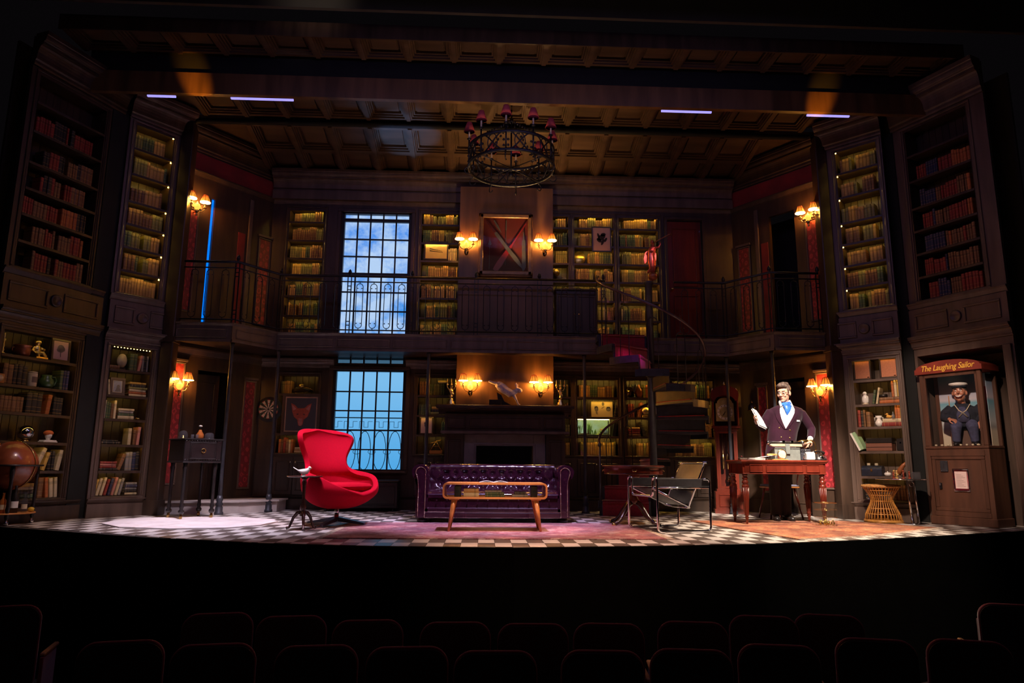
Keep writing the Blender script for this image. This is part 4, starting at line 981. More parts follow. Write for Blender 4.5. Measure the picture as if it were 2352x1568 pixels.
# ------------------------------------------------------------------ rugs
def rug_mat(name, stops, sc, stretch):
    m, N, L, P = nodes_of(name); P.inputs['Roughness'].default_value = .95; P.inputs['Specular IOR Level'].default_value = .1; P.inputs['Sheen Weight'].default_value = .2
    tc = N.new('ShaderNodeTexCoord'); mp = N.new('ShaderNodeMapping'); mp.inputs['Scale'].default_value = stretch
    nz = N.new('ShaderNodeTexNoise'); nz.inputs['Scale'].default_value = sc; nz.inputs['Detail'].default_value = 8; nz.inputs['Roughness'].default_value = .7
    cr = N.new('ShaderNodeValToRGB'); e = cr.color_ramp.elements; e[0].position = stops[0][0]; e[0].color = (*stops[0][1], 1); e[1].position = stops[-1][0]; e[1].color = (*stops[-1][1], 1)
    for p, c in stops[1:-1]: x = e.new(p); x.color = (*c, 1)
    bp = N.new('ShaderNodeBump'); bp.inputs['Strength'].default_value = .6; bp.inputs['Distance'].default_value = .01
    L.new(tc.outputs['Object'], mp.inputs[0]); L.new(mp.outputs[0], nz.inputs['Vector']); n2 = N.new('ShaderNodeTexNoise'); n2.inputs['Scale'].default_value = sc*.42; n2.inputs['Detail'].default_value = 3; c2 = N.new('ShaderNodeValToRGB'); c2.color_ramp.elements[0].position = .38; c2.color_ramp.elements[1].position = .62
    c2.color_ramp.elements[0].color = (.42, .34, .46, 1); c2.color_ramp.elements[1].color = (1.2, 1.1, 1.0, 1); mx = N.new('ShaderNodeMix'); mx.data_type = 'RGBA'; mx.blend_type = 'MULTIPLY'; mx.inputs[0].default_value = .8 if sc > 4 else .15
    L.new(tc.outputs['Object'], n2.inputs['Vector']); L.new(n2.outputs['Fac'], c2.inputs[0]); L.new(cr.outputs[0], mx.inputs[6]); L.new(c2.outputs[0], mx.inputs[7])
    L.new(nz.outputs['Fac'], cr.inputs[0]); L.new(mx.outputs[2], P.inputs['Base Color'])
    L.new(nz.outputs['Fac'], bp.inputs['Height']); L.new(bp.outputs[0], P.inputs['Normal']); return m
rug_a = rug_mat('faded_rose_rug', [(.33, (.13, .035, .04)), (.43, (.46, .22, .24)), (.51, (.24, .07, .08)), (.58, (.60, .44, .40)), (.68, (.20, .07, .06))], 4.5, (1, 2.2, 1))
rug_b = rug_mat('rust_persian_rug', [(.33, (.24, .03, .02)), (.43, (.56, .30, .15)), (.50, (.34, .06, .045)), (.58, (.64, .38, .20)), (.68, (.26, .05, .03))], 7, (1, 1.6, 1))
hide = rug_mat('white_hide', [(.3, (.60, .50, .47)), (.5, (.78, .70, .68)), (.7, (.86, .80, .78))], 4, (1, 1, 1))
fringe_m = mat('rug_fringe', (.60, .46, .36), .95, var=.2, scale=30)
def rug(name, label, poly, m, fringes, h=.010, c=(0, 0)):
    t = thing(name, label, 'rug', (c[0], c[1], 0))
    P = [(x-c[0], y-c[1]) for x, y in poly]
    mk('pile', MB().prism(P, .0005, h, 'z'), m, t)
    b = MB()
    for i, j in fringes:
        (x0, y0), (x1, y1) = P[i], P[j]; L = math.hypot(x1-x0, y1-y0); nx, ny = (y1-y0)/L, -(x1-x0)/L; n = int(L/.022)
        for k in range(n):
            u = (k+R.random())/n; l = R.uniform(.05, .11); s = R.uniform(-.03, .03); x, y = x0+(x1-x0)*u, y0+(y1-y0)*u
            tx, ty = (x1-x0)/L, (y1-y0)/L
            b.add([(x-tx*.006, y-ty*.006, h*.8), (x+tx*.006, y+ty*.006, h*.8), (x+nx*l+tx*s, y+ny*l+ty*s, .001), (x+nx*l*.5+tx*s*.5, y+ny*l*.5+ty*s*.5, h+R.uniform(.0, .004))], [(0, 1, 3), (1, 2, 3), (0, 3, 2), (0, 2, 1)])
    if fringes: f = mk('fringe', b, fringe_m, t); f['kind'] = 'stuff'
    return t
rug('rug', 'large faded rose rug with fringed ends under the sofa and coffee table', [(-1.50, 6.78), (.2, 6.74), (1.80, 6.78), (1.80, 8.56), (-1.50, 8.56)], rug_a, [(2, 3), (4, 0)], c=(.15, 7.8))
rug('rug', 'rust and pink patterned rug under the writing desk', [(3.12, 6.84), (4.05, 7.22), (5.45, 8.20), (4.75, 9.15), (2.72, 9.05), (2.86, 8.0)], rug_b, [(0, 1), (1, 2)], .010, (4.0, 8.0))
rug('hide_rug', 'pale fluffy hide rug on the checked floor by the carved cabinet', [(-4.32, 8.22), (-3.9, 7.78), (-3.3, 7.62), (-2.75, 7.74), (-2.50, 8.1), (-2.45, 8.6), (-2.62, 8.95), (-3.15, 9.25), (-3.7, 9.28), (-4.3, 9.05), (-4.42, 8.7)], hide, [], .014, (-3.4, 8.5))

# ------------------------------------------------------------------ egg armchair
red_wool = mat('vivid_red_wool', (.50, .003, .022), .9, var=.06, scale=60, sheen=.0, spec=.08)
alu = mat('dark_cast_aluminium', (.10, .10, .13), .35, metal=.7, var=.2, scale=12)
def egg_chair():
    t = thing('egg_chair', 'vivid red wool egg-shaped armchair on a swivel star base', 'armchair', (-1.68, 8.25, .0105), rad(50))
    #      z, phi half-range, half-width, depth back, y shift
    rows = [(.175, 180, .02, .02, .0), (.18, 180, .14, .13, .0), (.21, 180, .25, .235, -.005), (.255, 180, .335, .315, -.01), (.30, 180, .385, .365, -.02), (.345, 180, .42, .395, -.03), (.375, 172, .435, .41, -.035),
            (.41, 158, .45, .415, -.035), (.45, 146, .458, .41, -.03), (.49, 134, .46, .40, -.02), (.525, 124, .458, .39, -.01), (.555, 114, .45, .38, .0), (.58, 102, .435, .37, .005), (.60, 84, .41, .355, .015), (.625, 64, .38, .34, .03), (.68, 56, .37, .33, .05),
            (.76, 57, .385, .33, .08), (.85, 64, .41, .33, .11), (.94, 72, .435, .33, .14), (1.01, 74, .44, .325, .16), (1.06, 68, .42, .31, .175), (1.095, 46, .385, .295, .185), (1.115, 16, .35, .285, .19)]
    nu = 48; b = MB(); vs = []
    for z, ph, hw, dp, ys in rows:
        for i in range(nu+1):
            u = -1+2*i/nu; a = rad(ph)*u
            front = 1.0 if abs(a) < PI/2 else 1.0
            x = hw*math.sin(a); y = dp*math.cos(a)*(1.0 if math.cos(a) > 0 else 1.08)+ys
            zz = z
            if .33 < z < .5 : zz = z-.015*max(0, -math.cos(a))
            vs.append((x, y, zz))
    w = nu+1
    b.add(vs, [(j*w+i, j*w+i+1, (j+1)*w+i+1, (j+1)*w+i) for j in range(len(rows)-1) for i in range(nu)], 0, True)
    o = mk('shell', b, red_wool, t)
    bm = bmesh.new(); bm.from_mesh(o.data); bmesh.ops.remove_doubles(bm, verts=bm.verts, dist=.003); bmesh.ops.recalc_face_normals(bm, faces=bm.faces); bm.to_mesh(o.data); bm.free()
    m = o.modifiers.new('s', 'SOLIDIFY'); m.thickness = .062; m.offset = -1
    m = o.modifiers.new('d', 'SUBSURF'); m.levels = 2; m.render_levels = 2
    c = MB(); c.loft([((0, -.06, .385), .30, .27), ((0, -.07, .40), .345, .31), ((0, -.075, .435), .355, .32), ((0, -.07, .462), .335, .30), ((0, -.06, .475), .22, .20), ((0, -.06, .478), .05, .05)], 28)
    mk('seat_cushion', c, red_wool, t)
    mk('piping', MB().tube([(.353*math.cos(2*PI*i/40), -.075+.318*math.sin(2*PI*i/40), .437) for i in range(40)], .006, 6, closed=True), red_wool, t)
    mk('column', MB().lathe([(.045, .03), (.045, .07), (.024, .08), (.024, .19), (.06, .20)], n=16), chrome, t)
    for k in range(4):
        a = rad(25)+k*PI/2; M = Matrix.Rotation(a, 4, 'Z')
        g = MB(); g.add([M @ Vector(v) for v in ((.03, -.03, .035), (.03, .03, .035), (.03, .03, .085), (.03, -.03, .085), (.355, -.022, .004), (.355, .022, .004), (.355, .022, .026), (.355, -.022, .026))],
                        [(0, 1, 5, 4), (3, 7, 6, 2), (0, 4, 7, 3), (1, 2, 6, 5), (4, 5, 6, 7), (0, 3, 2, 1)])
        mk('base_foot', g, alu, t)
egg_chair()
# small tripod table with a white bird
mahog = mat('dark_turned_mahogany', (.060, .020, .016), .25, var=.4, scale=10, coat=.3)
t = thing('tripod_table', 'small dark tilt-top tripod table beside the red armchair', 'table', (-1.925, 7.67, 0))
mk('top', MB().lathe([(0, .553), (.17, .553), (.192, .560), (.192, .568), (.183, .566), (.175, .564), (0, .564)], n=28), mahog, t)
mk('stem', MB().lathe([(.030, .14), (.034, .17), (.022, .19), (.030, .215), (.034, .24), (.020, .27), (.016, .30), (.020, .46), (.026, .50), (.020, .53), (.05, .553)], n=14), mahog, t)
for k in range(3):
    a = rad(-90+120*k+20); ca, sa = math.cos(a), math.sin(a)
    mk('leg', MB().tube([(r*ca, r*sa, z) for r, z in ((.02, .185), (.06, .175), (.10, .13), (.125, .07), (.145, .025), (.175, .014))], [.019, .02, .017, .014, .013, .017], 8, flat=1.0), mahog, t)
t = thing('bird_figurine', 'white ceramic dove figurine on the small tripod table', 'figurine', (-1.935, 7.65, .566), rad(10)); t.scale = (1.3, 1.3, 1.3)
b = MB().loft([((-.055, 0, .050), .004, .012, Matrix.Rotation(PI/2, 4, 'Y')), ((-.035, 0, .042), .012, .020, Matrix.Rotation(PI/2, 4, 'Y')), ((-.005, 0, .034), .026, .027, Matrix.Rotation(PI/2, 4, 'Y')), ((.025, 0, .040), .024, .022, Matrix.Rotation(PI/2.5, 4, 'Y')), ((.042, 0, .058), .014, .014, Matrix.Rotation(PI/3, 4, 'Y')), ((.048, 0, .068), .004, .004)], 12).ell((.045, 0, .066), .015, 10, 7)
mk('body', b, white_cer, t); mk('tail', MB().add([(-.05, -.012, .048), (-.05, .012, .048), (-.085, .018, .070), (-.085, -.018, .070), (-.05, 0, .054), (-.085, 0, .076)], [(0, 1, 2, 3), (0, 3, 5, 4), (1, 4, 5, 2), (0, 4, 1), (3, 2, 5)]), white_cer, t)
mk('foot', MB().lathe([(.022, 0), (.020, .006), (.010, .012), (.012, .02)], n=12), white_cer, t); mk('beak', MB().lathe([(.004, 0), (0, .012)], (.058, 0, .066), 6, M=Matrix.Rotation(PI/2, 4, 'Y')), brass, t)

# ------------------------------------------------------------------ chesterfield sofa
leather = mat('oxblood_violet_leather', (.030, .006, .015), .17, var=.25, scale=16, coat=.4, bump=.05)
studs_m = mat('brass_nail_heads', (.78, .58, .42), .25, metal=1, var=.1)
def sofa():
    t = thing('chesterfield_sofa', 'deep buttoned purple leather chesterfield sofa with brass nail trim', 'sofa', (.143, 8.60, 0))
    W = 1.01
    mk('base_frame', MB().bbox(-.90, .90, .02, .86, .06, .19, .02).bbox(-.86, .86, .035, .83, .17, .335, .02), leather, t)
    c = MB()
    def seat(u, v):
        x = -.815+1.63*u; q = v*PI; y = .02+.30*(1-math.cos(q))*1.05; z = .335+.055*math.sin(min(q, PI/2))+.008*math.sin(PI*u)
        return (x, y, z)
    c.grid(seat, 40, 14); c.box(-.815, .815, .02, .65, .30, .337)
    mk('seat_cushion', c, leather, t)
    btn = []
    for i in range(11): btn.append((-.615+i*.123, .80))
    for i in range(12): btn.append((-.6765+i*.123, .42))
    def back(u, v):
        x = -.83+1.66*u; s = v                                          # s: 0 at the seat, 1 at the crest, beyond: roll to the rear
        if s < .72: k = s/.72; y, z = .60+.07*k, .36+.28*k; nrm = (0, -1, .25)
        else: k = (s-.72)/.28; a = PI*1.15*k; y = .735-.065*math.cos(a); z = .64+.072*math.sin(a); nrm = (0, -math.cos(a), math.sin(a))
        d = 0
        if s < 1.0:
            q = s/.80
            for bx_, bs in btn:
                dx, ds = (x-bx_)/.123, (s/.72-bs)/.38*1.0
                r2 = dx*dx*5+ds*ds*3.2
                d += .040*math.exp(-r2*1.8)
            ph = abs(math.sin(PI*((x+.615)/.123/2+(s/.72-.80)/.38/2)))*abs(math.sin(PI*((x+.615)/.123/2-(s/.72-.80)/.38/2)))
            d += .014*(1-min(1, ph*1.8))*(1 if s < .66 else max(0, (.80-s)/.14))
        return (x-nrm[0]*d, y-nrm[1]*d, z-nrm[2]*d)
    b = MB().grid(back, 200, 40); b.box(-.83, .83, .70, .80, .10, .62)
    mk('back', b, leather, t)
    bb = MB()
    for bx_, bs in btn:
        s = bs*.72; k = bs; mk('button', MB().ell((bx_, .60+.07*k+.030, .36+.28*k-.008), (.009, .006, .009), 8, 6), leather, t)
    for s in (-1, 1):
        # rolled arm: inner face, scroll, outer face in the x-z plane, swept back along y
        pr = [(.80, .30), (.805, .48), (.815, .56)]
        for k in range(14):
            a = rad(170-k*20); pr.append((.905+.105*math.cos(a)*(1 if k < 9 else .92), .605+.098*math.sin(a)))
        pr += [(.955, .52), (.945, .45), (.945, .06), (.80, .06)]
        pl = [(s*x, z) for x, z in pr]
        if s < 0: pl = pl[::-1]
        b = MB().prism(pl, .02, .84, 'y', sm=False); a_ = mk('arm', b, leather, t)
        for p in a_.data.polygons: p.use_smooth = len(p.vertices) == 4
        face = []
        for x, z in [(.835, .07), (.832, .50)]+[(.892+.062*math.cos(rad(200-k*26)), .608+.062*math.sin(rad(200-k*26))) for k in range(10)]+[(.928, .52), (.918, .44), (.918, .07)]: face.append((s*x, z))
        f = mk('arm_facing', MB().prism(face if s > 0 else face[::-1], .000, .03, 'y'), leather, t)
        nb = MB()
        P = [Vector((x, 0, z)) for x, z in face]
        for a, c in zip(P, P[1:]):
            n = max(1, int((c-a).length/.0135))
            for k in range(n):
                p = a.lerp(c, k/n); nb.ell((p.x, -.003, p.z), (.0048, .004, .0048), 6, 4)
        g = mk('nail_trim', nb, studs_m, t); g['kind'] = 'stuff'
        for y in (.10, .76): mk('bun_foot', MB().lathe([(.05, 0), (.066, .012), (.070, .03), (.060, .05), (.045, .062)], (s*.865, y, 0), 14), blackw, t)
    mk('front_rail', MB().bbox(-.832, .832, -.004, .05, .058, .125, .008), leather, t)
    nb = MB()
    for z in (.064, .132):
        for k in range(118): nb.ell((-.826+k*.01412, -.006, z), (.0045, .004, .0045), 6, 4)
    g = mk('nail_trim', nb, studs_m, t); g['kind'] = 'stuff'
    for k in range(12): mk('button', MB().ell((-.69+k*.1255, .012, .272), (.010, .009, .010), 8, 6), leather, t)
sofa()

# ------------------------------------------------------------------ coffee table
def rrect(w, h, r, n=6):
    out = []
    for cx, cy, a0 in ((w/2-r, h/2-r, 0), (-w/2+r, h/2-r, 90), (-w/2+r, -h/2+r, 180), (w/2-r, -h/2+r, 270)):
        for k in range(n+1): a = rad(a0+90*k/n); out.append((cx+r*math.cos(a), cy+r*math.sin(a)))
    return out
t = thing('coffee_table', 'honey teak coffee table with an open book shelf in front of the sofa', 'table', (.145, 7.42, .0105))
o_, i_ = rrect(1.115, .168, .045), rrect(1.077, .130, .028); b = MB(); n = len(o_); zc = .418
for y0, y1 in ((0, .44),):
    vs = [(x, y0, zc+z) for x, z in o_]+[(x, y0, zc+z) for x, z in i_]+[(x, y1, zc+z) for x, z in o_]+[(x, y1, zc+z) for x, z in i_]; fs = []
    for k in range(n):
        j = (k+1) % n; fs += [(k, j, n+j, n+k), (2*n+k, 3*n+k, 3*n+j, 2*n+j), (k, 2*n+k, 2*n+j, j), (n+k, n+j, 3*n+j, 3*n+k)]
    b.add(vs, fs)
mk('shelf_frame', b, honey, t)
for sx in (-1, 1):
    for y in (.045, .395):
        mk('leg', MB().tube([(sx*.435, y, .338), (sx*.487, y-.025 if y < .2 else y+.02, 0)], [.030, .0115], 12), honey, t)
        mk('leg_block', MB().bbox(min(sx*.38, sx*.49), max(sx*.38, sx*.49), y-.03, y+.03, .322, .336, .004), honey, t)
def loose_book(loc, size, col, label, rz=0, group=None):                # lying book
    M = Matrix.Translation(loc) @ Matrix.Rotation(rz, 4, 'Z') @ Matrix.Rotation(PI/2, 4, 'Y')
    o = link('book', UBM[col]); w, d, h = size
    o.matrix_world = Matrix.Translation(Vector(loc)+Vector((0, 0, w/2))) @ Matrix.Rotation(rz, 4, 'Z') @ Matrix.Translation((-h/2, 0, 0)) @ Matrix.Rotation(PI/2, 4, 'Y') @ Matrix.Diagonal((w, d, h, 1))
    return tag(o, label, 'book', group)
G = 'books inside the coffee table'
for (x, z, sz, c, l) in ((-.255, .3535, (.042, .2, .165), 'cream', 'lower thick cream book at left inside the coffee table'), (-.255, .3965, (.042, .19, .160), 'tan', 'upper thick tan book at left inside the coffee table'),
                         (.00, .3535, (.024, .2, .21), 'dark green', 'bottom dark green book at centre inside the coffee table'), (-.005, .3785, (.024, .2, .20), 'dark green', 'middle dark green book at centre inside the coffee table'),
                         (-.02, .4035, (.018, .17, .18), 'grey', 'thin grey book topping the central pile inside the coffee table'), (.27, .3535, (.026, .2, .17), 'grey', 'lower grey book at right inside the coffee table'), (.27, .3805, (.028, .17, .12), 'black', 'upper black book at right inside the coffee table')):
    loose_book((.145+x, 7.50, z+.0105), sz, c, l, 0, G)
for x, lab in ((-.40, 'black box standing at left inside the coffee table'), (.42, 'black box standing at right inside the coffee table')):
    q = thing('box_file', lab, 'box', (.145+x, 7.48, .364)); mk('body', MB().bbox(-.035, .035, 0, .22, 0, .118, .004), blackw, q); mk('label_holder', MB().box(-.02, .02, -.002, .001, .04, .07), iron, q)
q = thing('magazine', 'open white magazine lying on top of the coffee table', 'magazine', (.13, 7.62, .513))
mk('page', MB().grid(lambda u, v: (-.15+.15*u, -.10+.2*v, .004+.012*math.sin(PI*u)), 8, 2), paper, q); mk('page', MB().grid(lambda u, v: (.15*u, -.10+.2*v, .004+.012*math.sin(PI*u)), 8, 2), paper, q); mk('cover', MB().box(-.155, .155, -.104, .104, 0, .0035), cream, q)

# ------------------------------------------------------------------ drum table
t = thing('drum_table', 'round mahogany drum table with drawers on four sabre legs', 'table', (1.86, 8.48, 0))
green_l = mat('green_leather_inset', (.03, .06, .03), .4, var=.2)
mk('top', MB().lathe([(0, .685), (.366, .685), (.378, .692), (.378, .704), (.366, .710), (.0, .710)], n=40), redwood, t)
mk('drum', MB().lathe([(.0, .60), (.35, .60), (.362, .606), (.352, .612), (.352, .678), (.36, .684), (0, .684)], n=40), redwood, t)
mk('leather_inset', MB().lathe([(0, .7105), (.31, .7105), (.31, .712), (0, .712)], n=32), green_l, t)
for k in range(4):
    a = rad(-100+90*k); M = Matrix.Rotation(a+PI/2, 4, 'Z')
    d = mk('drawer', MB().grid(lambda u, v: (.356*math.sin((u-.5)*1.1), -.356*math.cos((u-.5)*1.1), .62+.05*v), 8, 1), redwood, t, rot=a+PI/2)
    h = MB(); h.tube([(-.022, -.365, .652), (-.018, -.374, .638), (.018, -.374, .638), (.022, -.365, .652)], .0035, 6).ell((-.022, -.360, .653), .007, 8, 5).ell((.022, -.360, .653), .007, 8, 5); mk('drawer_pull', h, brass, d)
mk('stem', MB().lathe([(.05, .24), (.075, .27), (.06, .31), (.035, .35), (.032, .45), (.05, .52), (.07, .56), (.09, .60)], n=16), redwood, t)
for k in range(4):
    a = rad(-52+90*k); ca, sa = math.cos(a), math.sin(a); g = MB()
    g.tube([(r*ca, r*sa, z) for r, z in ((.04, .27), (.10, .24), (.16, .175), (.22, .10), (.29, .045), (.37, .020))], [.032, .031, .028, .025, .022, .019], 10)
    l = mk('leg', g, mahog, t); mk('brass_toe', MB().ell((.375*ca, .375*sa, .020), (.025, .025, .019), 10, 6), brass, l)

# ------------------------------------------------------------------ tubular armchair
black_l = mat('black_saddle_leather', (.040, .036, .040), .38, var=.2, scale=20)
t = thing('tubular_armchair', 'chrome tubular steel armchair with black leather slings beside the drum table', 'armchair', (2.08, 7.72, .0105), rad(-75))
r = .0125
def arcpath(pts, rr=.05, n=5):
    out = [Vector(pts[0])]
    for a, b_, c in zip(pts, pts[1:], pts[2:]):
        a, b_, c = Vector(a), Vector(b_), Vector(c); d1, d2 = (a-b_), (c-b_); q = min(rr, d1.length*.49, d2.length*.49)
        p0, p1 = b_+d1.normalized()*q, b_+d2.normalized()*q
        for k in range(n+1): s = k/n; out.append((p0*(1-s)**2+b_*2*s*(1-s)+p1*s*s))
    out.append(Vector(pts[-1])); return out
g = MB()
g.tube(arcpath([(-.33, .24, .555), (-.33, .32, .555), (-.33, .32, r), (-.33, -.32, r), (-.33, -.32, .575), (-.24, -.32, .575), (-.24, -.32, .375), (.24, -.32, .375), (.24, -.32, .575), (.33, -.32, .575), (.33, -.32, r), (.33, .32, r), (.33, .32, .555), (.33, .24, .555)]), r, 10)
mk('side_frame', g, chrome, t)
for s in (-1, 1):
    mk('arm_rail', MB().tube([(s*.33, -.32, .465), (s*.33, .32, .465)], .010, 8), chrome, t)
    mk('arm_strap', MB().bbox(min(s*.312, s*.322), max(s*.312, s*.322), -.325, .325, .475, .560, .003), black_l, t)
    mk('seat_rail', MB().tube(arcpath([(s*.245, -.33, .46), (s*.245, .12, .255), (s*.17, .15, .245)], .05), .011, 8), chrome, t)
mk('seat_cross_tube', MB().tube([(-.18, .15, .245), (.18, .15, .245)], .011, 8), chrome, t)
mk('back_frame', MB().tube(arcpath([(-.245, .10, .25), (-.245, .33, .735), (.245, .33, .735), (.245, .10, .25)], .05), .0115, 8).tube([(-.29, .33, .735), (.29, .33, .735)], .010, 8), chrome, t)
mk('back_cross_tube', MB().tube([(-.33, .215, .46), (.33, .215, .46)], .009, 8), chrome, t)
def sheet(p00, p10, p11, p01, th=.005):
    b = MB(); A, B2, C2, D2 = [Vector(p) for p in (p00, p10, p11, p01)]; nn = (B2-A).cross(D2-A).normalized()*th
    def f(o): return lambda u, v: (A*(1-u)*(1-v)+B2*u*(1-v)+C2*u*v+D2*(1-u)*v)+o+nn*(-2.5*math.sin(PI*u)*math.sin(PI*v))
    b.grid(f(Vector()), 8, 6); b.grid(f(nn), 8, 6); return b
mk('seat_sling', sheet((-.235, -.30, .455), (.235, -.30, .455), (.235, .10, .270), (-.235, .10, .270)), black_l, t)
mk('back_sling', sheet((-.235, .215, .50), (.235, .215, .50), (.235, .318, .715), (-.235, .318, .715)), black_l, t)
mk('lumbar_sling', sheet((-.235, .120, .29), (.235, .120, .29), (.235, .180, .425), (-.235, .180, .425)), black_l, t)

# ------------------------------------------------------------------ longcase clock
t = thing('longcase_clock', 'tall red mahogany longcase clock with arched brass dial in the right corner', 'clock', (3.80, 10.62, 0), rad(-14))
mk('base', frame_panel(MB().bbox(-.20, .20, -.13, .13, 0, .33, .006).box(-.215, .215, -.145, .135, 0, .07), -.15, .15, .10, .29, .02, -.13, .01), redwood, t)
mk('waist', MB().box(-.16, -.135, -.11, .11, .33, 1.28).box(.135, .16, -.11, .11, .33, 1.28).box(-.16, .16, .09, .11, .33, 1.28).box(-.175, .175, -.125, .115, .33, .37).box(-.175, .175, -.125, .115, 1.25, 1.29), redwood, t)
d = mk('waist_door', MB().box(-.133, -.105, -.115, -.10, .375, 1.245).box(.105, .133, -.115, -.10, .375, 1.245).box(-.105, .105, -.115, -.10, .375, .41).box(-.105, .105, -.115, -.10, 1.21, 1.245), redwood, t)
mk('door_glass', MB().box(-.105, .105, -.109, -.107, .41, 1.21), glass_pane, d)
for x in (-.05, .02): mk('weight', MB().lathe([(.0, .66), (.022, .665), (.022, .90), (.010, .91), (.003, .92), (.003, 1.25)], (x, 0, 0), 12), brass, t)
mk('pendulum', MB().lathe([(0, -.006), (.055, -.004), (.055, .004), (0, .006)], (.035, .03, .52), 18, M=Matrix.Rotation(PI/2, 4, 'X')).box(.032, .038, .028, .032, .57, 1.25), brass, t)
b = MB().box(-.20, -.17, -.14, .12, 1.29, 1.80).box(.17, .20, -.14, .12, 1.29, 1.80).box(-.20, .20, .10, .12, 1.29, 1.80).box(-.215, .215, -.15, .125, 1.29, 1.325)
ap = [(-.21, 1.78), (-.21, 1.82)]+[(.21*math.cos(a), 1.82+.13*math.sin(a)) for a in [PI-PI*k/12 for k in range(13)]]+[(.21, 1.78), (.155, 1.70)]+[(.155*math.cos(a), 1.70+.10*math.sin(a)) for a in [PI*k/10 for k in range(11)]]+[(-.155, 1.70)]
b.prism(ap, -.15, -.11, 'y'); b.prism([(x, max(z, 1.78)) for x, z in ap[1:16]]+[(.2, 1.78), (-.2, 1.78)], -.11, .12, 'y'); mk('hood', b, redwood, t)
for s in (-1, 1): mk('hood_column', MB().lathe([(.018, 1.33), (.012, 1.36), (.012, 1.68), (.018, 1.70)], (s*.185, -.155, 0), 10), redwood, t)
for x, z in ((-.18, 1.86), (0, 1.955), (.18, 1.86)): mk('finial', MB().lathe([(.012, 0), (.020, .02), (.012, .045), (.004, .06), (0, .075)], (x, -.12, z), 10), brass, t)
d = mk('dial', MB().prism([(-.135, 1.40), (.135, 1.40), (.135, 1.68)]+[(.115*math.cos(a), 1.68+.09*math.sin(a)) for a in [PI*k/10 for k in range(11)]]+[(-.135, 1.68)], -.085, -.08, 'y'), mat('brass_dial', (.42, .28, .10), .4, metal=.6, var=.3, scale=12), t)
ch = MB().lathe([(.090, -.090), (.120, -.090), (.120, -.086), (.090, -.086)], (0, 0, 0), 32, M=Matrix.Identity(4)); 
ring = MB()
for k in range(36):
    a0, a1 = 2*PI*k/36, 2*PI*(k+1)/36
    ring.add([(r_*math.cos(a), -.088, 1.54+r_*math.sin(a)) for a in (a0, a1) for r_ in (.085, .118)], [(0, 1, 3, 2)])
mk('chapter_ring', ring, cream, d)
hb = MB()
for k in range(12):
    a = 2*PI*k/12; hb.add([Matrix.Translation((0, -.0895, 1.54)) @ Matrix.Rotation(a, 4, 'Y') @ Vector(v) for v in ((-.004, 0, .09), (.004, 0, .09), (.004, 0, .112), (-.004, 0, .112))], [(0, 1, 2, 3)])
mk('numeral', hb, blackw, d)
for a, l, w in ((rad(205), .062, .006), (rad(215), .09, .004)):
    mk('hand', MB().add([Matrix.Translation((0, -.092, 1.54)) @ Matrix.Rotation(a, 4, 'Y') @ Vector(v) for v in ((-w, 0, -.01), (w, 0, -.01), (w*.4, 0, l), (-w*.4, 0, l))], [(0, 1, 2, 3)]), brass, d)

# ------------------------------------------------------------------ writing desk and its things
t = thing('writing_desk', 'red mahogany writing desk with fluted turned legs in front of the man', 'desk', (3.77, 8.50, .0105))
mk('top', MB().bbox(-.555, .555, -.02, .54, .748, .778, .010).bbox(-.54, .54, -.008, .528, .735, .748, .004), redwood, t)
ap = MB().box(-.50, .50, .005, .03, .615, .735).box(-.515, -.49, .02, .50, .615, .735).box(.49, .515, .02, .50, .615, .735).box(-.5, .5, .48, .50, .615, .735).bbox(-.53, .53, -.005, .515, .603, .617, .005)
mk('apron', ap, redwood, t)
for a, c in ((-.445, -.275), (-.235, .235), (.275, .445)):
    d = mk("drawer", MB().bbox(a, c, -.002, .01, .632, .722, .003), redwood, t); mk('drawer_moulding', frame_panel(MB(), a, c, .628, .726, .010, .0, .010), redwood, d)
LEGP = [(.030, .603), (.034, .590), (.022, .580), (.030, .565), (.036, .550), (.024, .535), (.034, .52), (.042, .50), (.028, .485), (.040, .470), (.043, .455), (.041, .44), (.024, .12), (.030, .105), (.018, .095), (.027, .075), (.016, .06), (.018, .045), (.013, 0)]
for sx in (-1, 1):
    for y in (.05, .46):
        l = mk('leg', MB().box(sx*.49-.037, sx*.49+.037, y-.037, y+.037, .603, .735).lathe(LEGP, (sx*.49, y, 0), 16), redwood, t)
        fl = MB()
        for k in range(12): a = 2*PI*k/12; fl.tube([(sx*.49+.041*math.cos(a), y+.041*math.sin(a), .44), (sx*.49+.0245*math.cos(a), y+.0245*math.sin(a), .13)], [.005, .003], 5)
        mk('fluting', fl, redwood, l)
ZD = .7895
tw_grey = mat('typewriter_grey_green', (.13, .14, .13), .45, var=.15, scale=30)
t = thing('typewriter', 'grey-green manual typewriter seen from the back on the writing desk', 'typewriter', (3.90, 8.70, ZD))
mk('body', MB().prism([(-.02, .0), (.28, .0), (.28, .05), (.10, .13), (.0, .155), (-.02, .15)], -.165, .165, 'x'), tw_grey, t)
mk('back_ridge', MB().bbox(-.165, .165, -.03, -.018, .145, .158, .004), tw_grey, t)
mk('carriage', MB().bbox(-.205, .205, -.01, .06, .175, .205, .006).bbox(-.195, .195, -.035, -.01, .170, .185, .004), mat('carriage_cream_metal', (.55, .45, .30), .35, metal=.5), t)
mk('platen_roller', MB().lathe([(.021, -.215), (.021, .215)], (0, .03, .222), 14, M=Matrix.Rotation(PI/2, 4, 'Y')), blackw, t)
for s in (-1, 1): mk('roller_knob', MB().lathe([(.012, 0), (.026, .004), (.026, .022), (.018, .026), (0, .026)], (s*.215, .03, .222), 12, M=Matrix.Rotation(s*PI/2, 4, 'Y')), chrome, t)
mk('return_lever', MB().tube([(-.21, .0, .21), (-.23, -.03, .20), (-.225, -.06, .175)], .006, 6), chrome, t)
